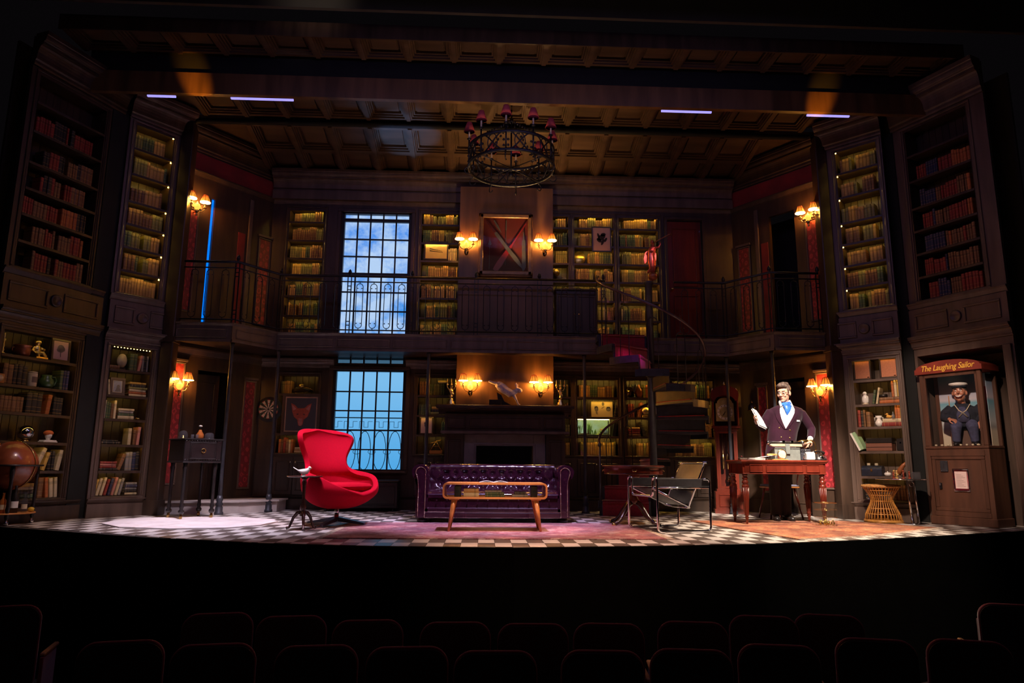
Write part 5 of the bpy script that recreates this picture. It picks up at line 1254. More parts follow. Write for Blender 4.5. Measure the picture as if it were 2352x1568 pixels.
mk('paper_support', MB().bbox(-.030, .030, -.045, -.022, .075, .205, .005), tw_grey, t)
mk('paper_bail', MB().tube([(-.19, .0, .235), (.19, .0, .235)], .004, 6).box(-.05, -.02, -.01, .01, .225, .25).box(.06, .09, -.01, .01, .225, .25), chrome, t)
for k in range(4): mk('key_row', MB().bbox(-.13, .13, .16+k*.032, .182+k*.032, .105-k*.015, .118-k*.015, .003), blackw, t)
t = thing('magnifying_glass', 'large magnifying glass with wooden handle resting on a wooden stand', 'magnifying glass', (3.72, 8.62, ZD), 0)
mk('stand', MB().bbox(-.13, .14, -.04, .05, 0, .012, .004), honey, t)
for x in (-.11, .03): mk('rest', MB().lathe([(.010, .012), (.006, .02), (.008, .035), (.006, .05), (.010, .055)], (x, 0, 0), 10), redwood, t)
mk('handle', MB().lathe([(.006, 0), (.012, .01), (.013, .06), (.009, .12), (.006, .13)], (-.115, 0, .068), 12, M=Matrix.Rotation(PI/2, 4, 'Y')), honey, t)
mk('rim', MB().tube([(.082+.055*math.cos(a), 0, .075+.055*math.sin(a)) for a in [2*PI*k/28 for k in range(28)]], .006, 8, closed=True), brass, t)
mk('lens', MB().ell((.082, 0, .075), (.052, .010, .052), 24, 12), glassy('lens_glass', (.5, .5, .46), .42, .05), t)
t = thing('paper_stack', 'loose stack of white papers at the left of the writing desk', 'papers', (3.44, 8.60, ZD))
for k in range(5): mk('sheet', MB().box(-.105, .105, -.07, .07, k*.005, k*.005+.003), paper, t, rot=rad((-4, 3, -2, 6, 2)[k]))
mk('sheet', MB().grid(lambda u, v: (.02+.20*u, -.06+.12*v, .027+.03*u), 4, 2), paper, t)
t = thing('ink_stand', 'small wooden ink stand with red-capped bottle on the desk edge', 'ink stand', (3.275, 8.60, ZD))
mk('tray', MB().bbox(-.04, .05, -.04, .04, 0, .022, .004), wood2, t); mk('bottle', MB().lathe([(.014, .022), (.014, .034), (.007, .038)], (-.005, 0, 0), 12), glass_pane, t); mk('cap', MB().lathe([(.009, .038), (.009, .048), (0, .05)], (-.005, 0, 0), 10), redcloth, t)
t = thing('pen_rest', 'small pen rest with pens in front of the typewriter', 'pen rest', (3.60, 8.54, ZD)); mk('rest', MB().bbox(-.03, .03, -.02, .02, 0, .008, .002), brass, t); mk('pen', MB().tube([(-.06, 0, .012), (.06, .01, .012)], .004, 6), blackw, t)
t = thing('letter_box', 'shiny white and chrome letter box on the desk beside the telephone', 'letter box', (4.185, 8.66, ZD))
mk('body', MB().bbox(-.058, .052, -.04, .05, 0, .105, .016), mat('bright_chromed_white', (.85, .82, .78), .15, metal=.3), t); mk('handle', MB().tube([(-.06, 0, .09), (-.085, 0, .07), (-.088, 0, .03), (-.062, 0, .01)], .007, 6), chrome, t); mk('foot_plate', MB().bbox(-.075, .06, -.05, .06, 0, .008, .003), chrome, t)
t = thing('tape_dispenser', 'dark metal tape dispenser behind the shiny letter box', 'dispenser', (4.165, 8.80, ZD)); mk('body', MB().bbox(-.09, .09, -.03, .03, .10, .145, .012), steel, t); mk('foot', MB().bbox(-.06, .06, -.035, .035, 0, .10, .01), steel, t)
for k in range(3): mk('ring', MB().tube([(-.03+.025*k, .036*math.cos(a), .123+.03*math.sin(a)) for a in [2*PI*i/14 for i in range(14)]], .004, 5, closed=True), chrome, t)
t = thing('telephone', 'black rotary telephone with handset on the writing desk', 'telephone', (4.32, 8.70, ZD), rad(12))
mk('body', MB().loft([((0, 0, 0), .085, .075), ((0, 0, .02), .082, .072), ((0, .005, .05), .062, .055), ((0, .015, .075), .048, .036), ((0, .02, .085), .045, .03)], 18), blackw, t)
mk('dial', MB().lathe([(.0, 0), (.034, 0), (.034, .006), (0, .008)], (0, -.048, .045), 18, M=Matrix.Rotation(rad(55), 4, 'X')), chrome, t)
mk('handset', MB().tube([(-.085, .02, .088), (-.06, .02, .112), (0, .02, .120), (.06, .02, .112), (.085, .02, .088)], [.024, .015, .012, .015, .024], 10), blackw, t)
mk('cord', MB().tube([(.085, .02, .08), (.10, .0, .04), (.095, -.02, .01), (.07, -.03, .008)], .004, 6), blackw, t)
t = thing('desk_lamp', 'brass swan-neck desk lamp with a shell shade on the desk', 'lamp', (4.325, 8.90, ZD), 0)
mk('base', MB().lathe([(.095, 0), (.095, .008), (.07, .018), (.03, .028), (.016, .05), (.010, .06)], (.06, 0, 0), 20), brass, t)
mk('arm', MB().tube(arcpath([(.06, 0, .05), (.055, 0, .235), (.0, 0, .268), (-.05, 0, .250)], .06), .0075, 8), brass, t)
mk('scroll', MB().tube([(.0+.014*math.cos(a), 0, .235+.014*math.sin(a)) for a in [rad(90-30*k) for k in range(10)]], .004, 6), brass, t)
mk('lamp_shade', MB().loft([((-.045, 0, .258), .012, .02, Matrix.Rotation(PI/2, 4, 'Y')), ((-.07, 0, .252), .022, .035, Matrix.Rotation(PI/2, 4, 'Y')), ((-.13, 0, .246), .026, .040, Matrix.Rotation(PI/2, 4, 'Y')), ((-.175, 0, .238), .016, .025, Matrix.Rotation(PI/2, 4, 'Y'))], 14), brass, t)
t = thing('desk_chair', 'wooden side chair with grey seat behind the writing desk', 'chair', (4.17, 9.62, 0), rad(180))
mk('seat', MB().bbox(-.20, .20, -.19, .19, .435, .465, .012), mat('blue_grey_seat_pad', (.10, .10, .15), .7, var=.15), t); mk('seat_frame', MB().bbox(-.205, .205, -.195, .195, .415, .436, .006), honey, t)
for sx in (-1, 1):
    for sy in (-1, 1): mk('leg', MB().tube([(sx*.15, sy*.14, .418), (sx*.225, sy*.20, 0)], [.018, .012], 8), redwood, t)
    mk('back_post', MB().tube([(sx*.18, .18, .46), (sx*.19, .25, .80)], .012, 8), redwood, t)
mk('back_rest', MB().grid(lambda u, v: (-.21+.42*u, .245+.03*math.sin(PI*u)+.012*v, .68+.13*v), 8, 3), redwood, t)
t = thing('glass_bin', 'clear glass waste bin with crumpled gilt paper under the desk', 'bin', (4.17, 8.34, .011))
mk('vessel', MB().lathe([(.0, .0), (.118, .0), (.128, .01), (.134, .27), (.130, .27), (.124, .012), (0, .008)], n=28), glassy('bin_glass', (.10, .085, .06), .07), t)
mk('rim', MB().tube([(.132*math.cos(a), .132*math.sin(a), .27) for a in [2*PI*k/28 for k in range(28)]], .003, 6, closed=True), brass, t)
for z in (.10, .19): mk('band', MB().tube([((.127+.02*z)*math.cos(a), (.127+.02*z)*math.sin(a), z) for a in [2*PI*k/28 for k in range(28)]], .0016, 5, closed=True), brass, t)
b = MB()
for k in range(26):
    a, q = R.uniform(0, 2*PI), R.uniform(0, .10); x, y = q*math.cos(a), q*math.sin(a); b.tube([(x, y, .012), (x+R.uniform(-.02, .02), y+R.uniform(-.02, .02), .03), (x*.9+R.uniform(-.03, .03)*.5, y*.9, R.uniform(.04, .08))], [.005, .007, .003], 5)
o = mk('gilt_paper', b, gold, t); o['kind'] = 'stuff'
# ------------------------------------------------------------------ soft bodies: several volumes fused into one surface
def fused(name, b, m, parent, voxel=.006, smooth=4, **k):
    o = mk(name, b, m, parent, **k)
    r = o.modifiers.new('r', 'REMESH'); r.mode = 'VOXEL'; r.voxel_size = voxel; r.use_smooth_shade = True
    if smooth: s = o.modifiers.new('s', 'SMOOTH'); s.factor = .5; s.iterations = smooth
    return o
def picture(name, label, P, s, y, z, w, h, fm, mm, tilt=0, fw=.02, cat='picture', mat_w=.0, mat_m=None):
    """framed picture hung or stood with its base centre at (s, z) on wall P; returns (thing, front y)"""
    t = thing(name, label, cat, on_wall(*P, s, y, z), ang(*P)); t.rotation_euler = (-tilt, 0, ang(*P))
    f = MB()
    for (a, c, e, g) in ((-w/2, w/2, 0, fw), (-w/2, w/2, h-fw, h), (-w/2, -w/2+fw, fw, h-fw), (w/2-fw, w/2, fw, h-fw)): f.bbox(a, c, -.012, .014, e, g, .003)
    mk('frame', f, fm, t); mk('backing', MB().box(-w/2+.003, w/2-.003, -.001, .010, .003, h-.003), mm, t)
    if mat_w: mk('mount', MB().box(-w/2+fw+mat_w, w/2-fw-mat_w, -.004, -.0005, fw+mat_w, h-fw-mat_w), mat_m, t)
    return t
def flat(name, polys, m, t, y=-.0052):
    b = MB()
    for p in polys: b.prism(p, y, y+.0012, 'y')
    return mk(name, b, m, t)
def blob(cx, cz, rx, rz, n=14, rot=0): return [(cx+rx*math.cos(a)*math.cos(rot)-rz*math.sin(a)*math.sin(rot), cz+rx*math.cos(a)*math.sin(rot)+rz*math.sin(a)*math.cos(rot)) for a in [2*PI*k/n for k in range(n)]]
pinkp = mat('faded_pink_paper', (.52, .34, .32), .8, var=.08, scale=3); inkm = mat('dark_ink', (.02, .014, .016), .8); sepia = mat('sepia_paper', (.70, .52, .24), .8, var=.1, scale=3)
greyi = mat('grey_wash_ink', (.16, .13, .11), .8, var=.2, scale=20)
# fox picture
foxbg = mat('charcoal_print_ground', (.028, .026, .034), .7, var=.1); fox1 = mat('fox_rust', (.30, .05, .025), .8, var=.3, scale=30); fox2 = mat('fox_pink', (.40, .15, .13), .8, var=.2, scale=30)
t = picture('picture', 'framed fox head print on dark ground left of the lower window', BW, bx(-2.87), -.045, 1.14, .60, .65, wood, wood, 0, .045, mat_w=.004, mat_m=mat('tan_picture_slip', (.30, .17, .11), .6))
mk('print', MB().box(-.232, .232, -.0075, -.0045, .070, .580), foxbg, t)
flat('fox_ear', [[(-.16, .50), (-.135, .36), (-.03, .40), (-.10, .47)], [(.16, .50), (.135, .36), (.03, .40), (.10, .47)]], fox1, t, -.009); flat('fox_ear_inner', [[(-.145, .475), (-.125, .38), (-.07, .41)], [(.145, .475), (.125, .38), (.07, .41)]], fox2, t, -.0102)
flat('fox_face', [[(-.135, .37), (-.07, .42), (.07, .42), (.135, .37), (.11, .29), (.05, .24), (.035, .16), (.0, .12), (-.035, .16), (-.05, .24), (-.11, .29)]], fox1, t, -.0095); flat('fox_muzzle', [[(-.03, .26), (.03, .26), (.03, .17), (0, .125), (-.03, .17)]], fox2, t, -.0108)
flat('fox_eye', [blob(-.05, .325, .016, .009, 8), blob(.05, .325, .016, .009, 8)], inkm, t, -.0108); flat('fox_nose', [blob(0, .135, .014, .010, 8)], inkm, t, -.0118)
# knife drawing, etching, boxers, small print
t = picture('picture', 'sepia drawing of two thin blades in a dark frame on the upper shelves', BW, bx(-.82), .03, 4.065, .40, .325, wood, sepia, .03, .022)
flat('blade_drawing', [[(-.11, .20), (.10, .155), (.10, .150), (-.11, .188)], [(-.11, .165), (.11, .135), (.11, .128), (-.11, .150)]], inkm, t)
t = picture('picture', 'pink ink etching in a thin black frame hung on the upper shelves', BW, bx(1.96), -.02, 4.25, .33, .44, blackw, pinkp, 0, .018)
flat('etching', [blob(.0, .25, .075, .045, 12, .6), blob(-.04, .2, .05, .03, 10, -.7), blob(.03, .3, .045, .03, 10, .2), blob(.02, .17, .06, .022, 10, 1.2), blob(-.05, .28, .018, .05, 8, .3), blob(.07, .21, .02, .045, 8, -.5)], inkm, t)
t = picture('picture', 'sepia photograph of three portrait heads standing above the fish tank', BW, bx(1.945), .10, 1.482, .35, .255, sepia, sepia, .05, .008)
flat('portrait', [blob(-.09, .13, .032, .040), [(-.105, .09), (-.075, .09), (-.07, .04), (-.095, .05)], blob(.105, .13, .038, .036), blob(.02, .215, .02, .028), [(-.01, .145), (.04, .175), (.045, .17), (0, .138)]], greyi, t); flat('portrait_hair', [[(-.125, .135), (-.12, .172), (-.08, .178), (-.058, .15), (-.09, .155)], [(.07, .14), (.085, .17), (.13, .168), (.142, .13), (.12, .15)]], inkm, t, -.0065)
t = picture('picture', 'small framed plant print between the window and the fireplace', BW, bx(-.90), .05, 1.172, .22, .285, wood, pinkp, .04, .022); flat('plant_drawing', [blob(0, .15, .03, .045, 10), blob(-.015, .18, .02, .02, 8), blob(.02, .12, .018, .03, 8), [(-.003, .05), (.003, .05), (.002, .11), (-.002, .11)]], inkm, t)
t = picture('picture', 'framed botanical print on the top shelf of the far left bookcase', A_, .865, .06, 1.927, .25, .285, wood, pinkp, .06, .026); flat('plant_drawing', [blob(0, .165, .045, .05, 12), blob(-.025, .145, .03, .025, 8), blob(.03, .16, .025, .03, 8), [(-.004, .06), (.004, .06), (.003, .12), (-.003, .12)]], greyi, t)
t = picture('photo_frame', 'brown wooden photo frame with a faded portrait on a left shelf', B_, .25, .08, 1.582, .19, .235, wood2, cream, .08, .035, 'photo frame'); mk('photo', MB().box(-.05, .05, -.004, -.0005, .045, .19), mat('blue_grey_photo', (.28, .28, .34), .6, var=.4, scale=14), t); flat('sitter', [blob(.012, .115, .02, .026, 10), [(-.03, .05), (.045, .05), (.035, .095), (-.01, .095)]], greyi, t)
# crossed blades in a glazed case
t = thing('display_case', 'gilt-brown framed red case with crossed blades above the fireplace', 'display case', (.327, 10.60, 3.67)); f = MB()
for w0, y0, y1, o in ((.44, -.06, .02, 0), (.415, -.085, -.05, .02)):
    for (a, c, e, g) in ((-w0, w0, o, o+.06), (-w0, w0, 1.05-o-.06, 1.05-o), (-w0, -w0+.055, o, 1.05-o), (w0-.055, w0, o, 1.05-o)): f.bbox(a, c, y0, y1, e, g, .008)
mk('frame', f, mat('gilt_brown_frame', (.20, .10, .035), .35, metal=.2, var=.3, scale=12), t); mk('backing', MB().box(-.43, .43, .0, .015, .02, 1.03), mat('dark_crimson_lining', (.085, .002, .003), .8, var=.2), t)
def blade(name, p0, p1, prof, m, y=-.03, th=.008):
    a = Vector((p0[0], 0, p0[1])); c = Vector((p1[0], 0, p1[1])); d = c-a; n = Vector((-d.z, 0, d.x)).normalized(); L_ = []; R_ = []
    for u, wl, wr in prof: q = a+d*u; L_.append(((q+n*wl).x, (q+n*wl).z)); R_.append(((q-n*wr).x, (q-n*wr).z))
    mk(name, MB().prism(L_+R_[::-1], y-th, y, 'y'), m, t)
blsteel = mat('old_blade_steel', (.085, .078, .070), .45, metal=.3, var=.3, scale=10)
blade('machete', (-.295, .90), (.27, .13), [(0, .012, .012), (.22, .016, .014), (.24, .03, .024), (.5, .030, .022), (.8, .046, .024), (.93, .034, .010), (1, .0, .0)], blsteel, -.035)
blade('machete_grip', (-.305, .91), (-.17, .73), [(0, .012, .012), (.5, .017, .015), (1, .018, .016)], redwood, -.05)
blade('paddle', (.33, .90), (-.17, .10), [(0, .008, .008), (.45, .010, .010), (.55, .03, .03), (.85, .055, .05), (1, .04, .04)], mat('red_lacquered_paddle', (.22, .008, .008), .4), -.018)
blade('dagger', (-.19, .94), (-.07, .73), [(0, .01, .01), (.4, .012, .012), (.42, .02, .02), (1, .002, .002)], blsteel); blade('short_sword', (.29, .75), (.295, .10), [(0, .008, .008), (.2, .01, .01), (.22, .03, .026), (.9, .034, .028), (1, .0, .02)], blsteel); blade('rapier', (.01, .95), (.0, .20), [(0, .008, .008), (.2, .010, .010), (.25, .004, .004), (1, .002, .002)], blsteel, -.012); blade('arrow', (-.26, .12), (-.255, .62), [(0, .003, .003), (.8, .003, .003), (.82, .03, .03), (1, 0, 0)], blsteel)
mk('case_glass', MB().box(-.40, .40, -.058, -.055, .05, 1.0), glass_pane, t)
# dartboard
t = thing('dartboard', 'round dartboard of black and cream segments hung on the back wall', 'dartboard', (-3.385, 10.995, 1.54)); dk = mat('dart_black', (.02, .018, .018), .8); dc = mat('dart_cream', (.55, .48, .38), .8); dr = mat('dart_red', (.35, .02, .02), .8); dg = mat('dart_green', (.02, .12, .04), .8)
mk('board', MB().lathe([(0, -.03), (.195, -.03), (.20, -.025), (.20, 0), (0, 0)], (0, 0, 0), 40, M=Matrix.Rotation(-PI/2, 4, 'X') @ Matrix.Scale(-1, 4, (0, 0, 1))), dk, t)
def ringseg(r0, r1, k, y):
    b = MB()
    a0, a1 = 2*PI*(k-.5)/20, 2*PI*(k+.5)/20; n = 3
    P = [(r0*math.sin(a0+(a1-a0)*i/n), r0*math.cos(a0+(a1-a0)*i/n)) for i in range(n+1)]+[(r1*math.sin(a1+(a0-a1)*i/n), r1*math.cos(a1+(a0-a1)*i/n)) for i in range(n+1)]
    return b.prism(P, y-.002, y, 'y')
for k in range(20):
    mk('segment', ringseg(.016, .142, k, -.0325 if True else 0), dk if k % 2 else dc, t); mk('double_ring', ringseg(.144, .152, k, -.0325), dr if k % 2 == 0 else dg, t); mk('treble_ring', ringseg(.086, .094, k, -.035), dr if k % 2 == 0 else dg, t)
mk('bullseye', MB().lathe([(0, -.037), (.014, -.037), (.014, -.03)], (0, 0, 0), 16, M=Matrix.Rotation(-PI/2, 4, 'X') @ Matrix.Scale(-1, 4, (0, 0, 1))), dr, t)
# storage trunk on castors under the window
t = thing('trunk', 'dark low storage trunk on castors under the lower window', 'trunk', (-1.83, 10.74, 0))
mk('body', frame_panel(MB().bbox(-.57, .57, -.17, .17, .05, .43, .01), -.53, .53, .09, .39, .025, -.17, .01), blackw, t); mk('lid', MB().bbox(-.58, .58, -.18, .18, .432, .462, .008), wood, t)
for x in (-.5, .5):
    for y in (-.12, .12): mk('castor', MB().lathe([(.0, -.012), (.025, -.012), (.025, .012), (0, .012)], (x, y, .025), 12, M=Matrix.Rotation(PI/2, 4, 'Y')), steel, t)
# dark cabinet on the balcony
t = thing('cabinet', 'low dark cabinet standing on the balcony right of the chimney', 'cabinet', (1.47, 10.72, 2.62)); mk('body', MB().bbox(-.33, .33, -.14, .14, 0, .84, .01), wood, t); mk('top', MB().bbox(-.35, .35, -.16, .15, .842, .872, .008), wood, t)
for s in (-1, 1): d = mk('door', frame_panel(MB().box(min(s*.01, s*.32), max(s*.01, s*.32), -.152, -.141, .06, .80), min(s*.03, s*.30), max(s*.03, s*.30), .10, .76, .03, -.152, .01), wood, t); mk('knob', MB().ell((s*.035, -.165, .45), .012, 8, 6), brass, d)
# shelf ornaments ------------------------------------------------------------
def orn(name, label, cat, P, s, z, y=.12, rz=0): return thing(name, label, cat, on_wall(*P, s, y, z+.002), ang(*P)+rz)
copper = mat('dull_copper', (.30, .10, .045), .4, metal=.6, var=.3, scale=8); greeng = mat('green_glaze', (.05, .10, .03), .3, var=.3, scale=6); stonew = mat('pale_carved_stone', (.42, .36, .26), .7, var=.25, scale=14, bump=.3)
t = orn('candlestick', 'thin gilt candlestick on the top left shelf', 'candlestick', A_, .20, 1.925); mk('stem', MB().lathe([(.035, 0), (.03, .01), (.01, .03), (.016, .05), (.008, .07), (.014, .10), (.007, .12), (.012, .15), (.02, .165), (.02, .18)], n=12), gold, t); mk('candle', MB().lathe([(.008, .18), (.008, .25), (0, .252)], n=8), cream, t)
t = orn('copper_pot', 'round dull copper pot on the top left shelf', 'pot', A_, .42, 1.925); mk('bowl', MB().lathe([(.06, 0), (.085, .03), (.09, .08), (.08, .12), (.095, .128), (.095, .136), (.075, .13), (.07, .03), (0, .02)], n=20), copper, t); mk('handle', MB().tube([(-.09, 0, .10), (-.115, 0, .09), (-.115, 0, .06), (-.088, 0, .05)], .006, 6), copper, t)
t = orn('cherub_figure', 'gilded seated cherub figure on the top left shelf', 'figurine', A_, .60, 1.925); fused('body', MB().ell((0, 0, .20), .042, 12, 8).ell((0, 0, .11), (.045, .04, .065)).tube([(0, -.02, .07), (.04, -.06, .07), (.08, -.06, .03)], [.03, .025, .018], 8).tube([(-.02, -.02, .06), (-.03, -.07, .055), (-.02, -.07, .01)], [.03, .025, .018], 8).tube([(.04, 0, .14), (.07, -.04, .11), (.04, -.07, .12)], [.02, .016, .012], 8).tube([(-.04, 0, .14), (-.07, -.02, .09), (-.05, -.05, .07)], [.02, .016, .012], 8), gold, t, .007); mk('plinth', MB().bbox(-.06, .09, -.09, .05, 0, .022, .004), gold, t)
t = orn('mantel_clock', 'small square orange table clock on the second left shelf', 'clock', A_, .165, 1.58, .06); mk('case', MB().bbox(-.05, .05, -.02, .03, 0, .11, .006), honey, t); mk('dial', MB().lathe([(0, -.003), (.035, -.003), (.036, 0)], (0, -.021, .056), 20, M=Matrix.Rotation(-PI/2, 4, 'X') @ Matrix.Scale(-1, 4, (0, 0, 1))), cream, t)
t = orn('jar', 'cream ceramic jar with lid on the second left shelf', 'jar', A_, .565, 1.58, .09); mk('body', MB().lathe([(.05, 0), (.054, .01), (.054, .15), (.05, .165)], n=20), cream, t); mk('lid', MB().lathe([(.052, .166), (.052, .18), (.02, .186), (0, .187)], n=20), cream, t); mk('label', MB().lathe([(.0545, .05), (.0545, .12)], n=8, a0=-2.2, a1=-.9), wood2, t)
t = orn('jug', 'round green glazed jug on the second left shelf', 'jug', A_, .76, 1.58, .11); mk('body', MB().lathe([(.05, 0), (.08, .03), (.088, .07), (.075, .11), (.05, .14), (.055, .165), (.048, .165), (.045, .13), (0, .03)], n=20), greeng, t); mk('handle', MB().tube([(.06, 0, .145), (.11, 0, .15), (.13, 0, .11), (.11, 0, .05), (.078, 0, .04)], .009, 8), greeng, t)
t = orn('silver_globe', 'mirrored silver ball on the fourth left shelf', 'ornament', A_, .58, .93, .10); mk('ball', MB().ell((0, 0, .105), (.092, .092, .085), 24, 16), chrome, t); mk('foot', MB().lathe([(.05, 0), (.045, .012), (.03, .022)], n=16), brass, t)
t = orn('bust', 'small bust with orange hair on books on the fourth left shelf', 'bust', A_, .87, .93, .10); mk('plinth', MB().bbox(-.09, .09, -.05, .05, 0, .012, .002).bbox(-.075, .08, -.045, .05, .013, .027, .002), paper, t); fused('head', MB().ell((0, 0, .085), (.038, .045, .05)).tube([(0, 0, .03), (0, 0, .06)], .025, 8).ell((0, -.045, .08), .010, 6, 5), white_cer, t, .006); mk('hair', MB().ell((0, .005, .112), (.056, .056, .034), 14, 8), mat('orange_wig', (.55, .13, .03), .8, var=.3, scale=40), t)
t = orn('stone_plaque', 'upright carved round stone plaque on the top shelf beside the wall lamp', 'plaque', B_, .275, 1.925, .10); mk('disc', MB().lathe([(0, -.02), (.05, -.022), (.062, -.012), (.062, .012), (0, .014)], (0, 0, .125), 24, M=Matrix.Rotation(-PI/2, 4, 'X') @ Matrix.Scale(-1, 4, (0, 0, 1)), sy=1.5), stonew, t); mk('stand', MB().bbox(-.045, .045, -.03, .03, 0, .035, .004), blackw, t)
t = orn('small_bowl', 'tiny brass bowl on the third shelf beside the wall lamp', 'bowl', B_, .55, 1.265, .08); mk('bowl', MB().lathe([(.015, 0), (.03, .006), (.036, .025), (.032, .025), (.012, .01), (0, .009)], n=14), brass, t); mk('foot_ring', MB().tube([(.016*math.cos(a), .016*math.sin(a), .003) for a in [2*PI*k/12 for k in range(12)]], .003, 5, closed=True), brass, t)
grille = mat('orange_woven_cloth', (.46, .17, .085), .8, var=.15, scale=60)
for k, s_ in enumerate((.335, .675)):
    t = orn('cloth_fronted_case', ('left' if k == 0 else 'right')+' one of two orange cloth-fronted cases on the top right shelf', 'case', C_, s_, 1.925, .05); b = MB()
    for (a, c, e, g) in ((-.115, .115, 0, .022), (-.115, .115, .268, .29), (-.115, -.095, .022, .268), (.095, .115, .022, .268)): b.bbox(a, c, -.01, .17, e, g, .004)
    mk('case', b, wood, t); mk('cloth_front', MB().box(-.095, .095, .0, .16, .022, .268), grille, t); mk('badge', MB().box(.06, .085, -.003, .001, .03, .04), chrome, t)
t = orn('owl_figurine', 'white and tan ceramic owl on the second right shelf', 'figurine', C_, .335, 1.58, .08); fused('body', MB().ell((0, 0, .075), (.036, .034, .07)).ell((0, -.005, .155), (.028, .027, .03)).tube([(0, -.03, .15), (0, -.042, .14)], [.008, .002], 6).ell((-.03, .01, .07), (.014, .03, .055)).ell((.03, .01, .07), (.014, .03, .055)), white_cer, t, .006); mk('foot', MB().lathe([(.042, 0), (.04, .012), (.02, .016)], n=16), cream, t); mk('beak', MB().lathe([(.006, 0), (0, .014)], (0, -.034, .152), 6, M=Matrix.Rotation(rad(115), 4, 'X')), honey, t)
t = orn('field_glasses', 'dark field glasses lying on the rust book stack', 'binoculars', C_, .56, zt+.002, .10); mk('barrel', MB().tube([(-.05, -.02, .022), (.05, -.03, .022)], [.018, .022], 10), blackw, t); mk('barrel', MB().tube([(-.05, .03, .022), (.05, .03, .022)], [.018, .022], 10), blackw, t); mk('bridge', MB().box(-.01, .02, -.02, .03, .018, .028), brass, t)
t = orn('vase', 'small white fluted vase on the third right shelf', 'vase', C_, .485, 1.265, .09); mk('body', MB().lathe([(.03, 0), (.048, .035), (.05, .06), (.032, .09), (.022, .11), (.036, .145), (.045, .15), (.02, .11), (0, .02)], n=18), white_cer, t)
for s in (-1, 1): mk('handle', MB().tube([(s*.025, 0, .13), (s*.055, 0, .125), (s*.05, 0, .085)], .005, 6), white_cer, t)
t = orn('red_ball', 'tiny red ball beside the white vase', 'ball', C_, .545, 1.265, .03); mk('ball', MB().ell((0, 0, .012), .012, 10, 7), redcloth, t); mk('stalk', MB().tube([(0, 0, .022), (.002, 0, .028)], .002, 5), iron, t)
t = orn('duck_figurine', 'small yellow duck figurine on the dark red book stack', 'figurine', C_, .62, zt3+.002, .08); fused('body', MB().ell((0, 0, .022), (.038, .024, .022)).ell((-.022, 0, .058), .017).tube([(-.02, 0, .03), (-.022, 0, .05)], .012, 8).tube([(.03, 0, .028), (.052, 0, .04)], [.012, .003], 6), mat('duck_yellow', (.60, .30, .05), .5, var=.2), t, .005); mk('bill', MB().lathe([(.007, 0), (.002, .018)], (-.036, 0, .056), 6, M=Matrix.Rotation(-PI/2, 4, 'Y')), honey, t)
t = orn('bottle', 'small clear bottle on the dark red book stack', 'bottle', C_, .685, zt3+.002, .03); mk('body', MB().lathe([(.018, 0), (.02, .04), (.008, .06), (.008, .085)], n=12), glassy('bottle_glass', (.3, .3, .32), .4), t); mk('stopper', MB().ell((0, 0, .092), .010, 8, 6), glass_pane, t)
t = orn('board_game_box', 'green and white box lid leaning out of the fourth right shelf', 'box', C_, .25, .94, -.03, 0); t.rotation_euler = (0, rad(-24), ang(*C_)); mk('lid', MB().bbox(-.014, .05, 0, .20, 0, .26, .003), mat('mint_green_card', (.30, .48, .28), .7, var=.2, scale=5), t); mk('edge', MB().box(-.018, .006, -.006, .001, 0, .262), paper, t)
t = orn('record_player', 'dark portable record player on wooden box on the fourth right shelf', 'record player', C_, .47, .93, .04); mk('lower_box', MB().bbox(-.165, .165, -.01, .17, 0, .105, .005), mat('brown_box_wood', (.20, .075, .045), .5, var=.3, scale=8, stretch=(.1, 1, 1)), t); mk('lid', MB().bbox(-.16, .17, -.005, .17, .107, .18, .006), blackw, t); mk('seam', MB().box(-.167, .167, -.013, -.009, .05, .056), blackw, t)
t = orn('black_case', 'black instrument case at the right of the fourth right shelf', 'case', C_, .735, .93, .06); mk('body', MB().bbox(-.05, .055, 0, .17, 0, .17, .008), blackw, t); mk('clasp', MB().box(-.01, .01, -.004, .001, .10, .12), chrome, t)
t = orn('domed_chest', 'blue-black domed tin chest on the fifth right shelf', 'chest', C_, .345, .59, .05); bt = mat('blue_black_tin', (.03, .035, .06), .35, metal=.4, var=.3, scale=8); mk('body', MB().bbox(-.13, .13, 0, .16, 0, .085, .005), bt, t); mk('lid', MB().prism([(0, .086), (.16, .086)]+[(.08+.08*math.cos(a), .086+.055*math.sin(a)) for a in [PI*k/10 for k in range(1, 10)]], -.13, .13, 'x'), bt, t); mk('latch', MB().box(-.012, .012, -.006, .001, .06, .10), brass, t)
for x in (-.06, .06): mk('strap', MB().prism([(-.003, .02), (-.003, .088)]+[(.08-.085*math.cos(a), .086+.06*math.sin(a)) for a in [PI*k/10 for k in range(1, 10)]]+[(.163, .088), (.155, .08), (.08, .10), (.003, .08), (.003, .02)], x-.012, x+.012, 'x'), bt, t)
for x in (-.05, .05): mk('tag', MB().bbox(x-.02, x+.02, .06, .09, .142, .175, .004), stonew, t)
t = orn('sugar_bowl', 'small cream bowl beside the domed chest', 'bowl', C_, .545, .59, .06); mk('bowl', MB().lathe([(.02, 0), (.04, .012), (.046, .035), (.03, .05), (0, .052)], n=16), white_cer, t); mk('lid_knob', MB().ell((0, 0, .058), .009, 8, 6), white_cer, t)
t = orn('powder_horn', 'curved rust-brown horn standing on the fifth right shelf', 'horn', C_, .72, .59, .08); mk('horn', MB().tube([(-.05, 0, .03), (-.02, 0, .09), (.02, 0, .15), (.06, 0, .19)], [.035, .032, .024, .010], 10), mat('rust_horn', (.30, .09, .03), .4, var=.3), t); mk('cap', MB().lathe([(.036, -.01), (.038, .01)], (-.055, 0, .022), 12), brass, t)
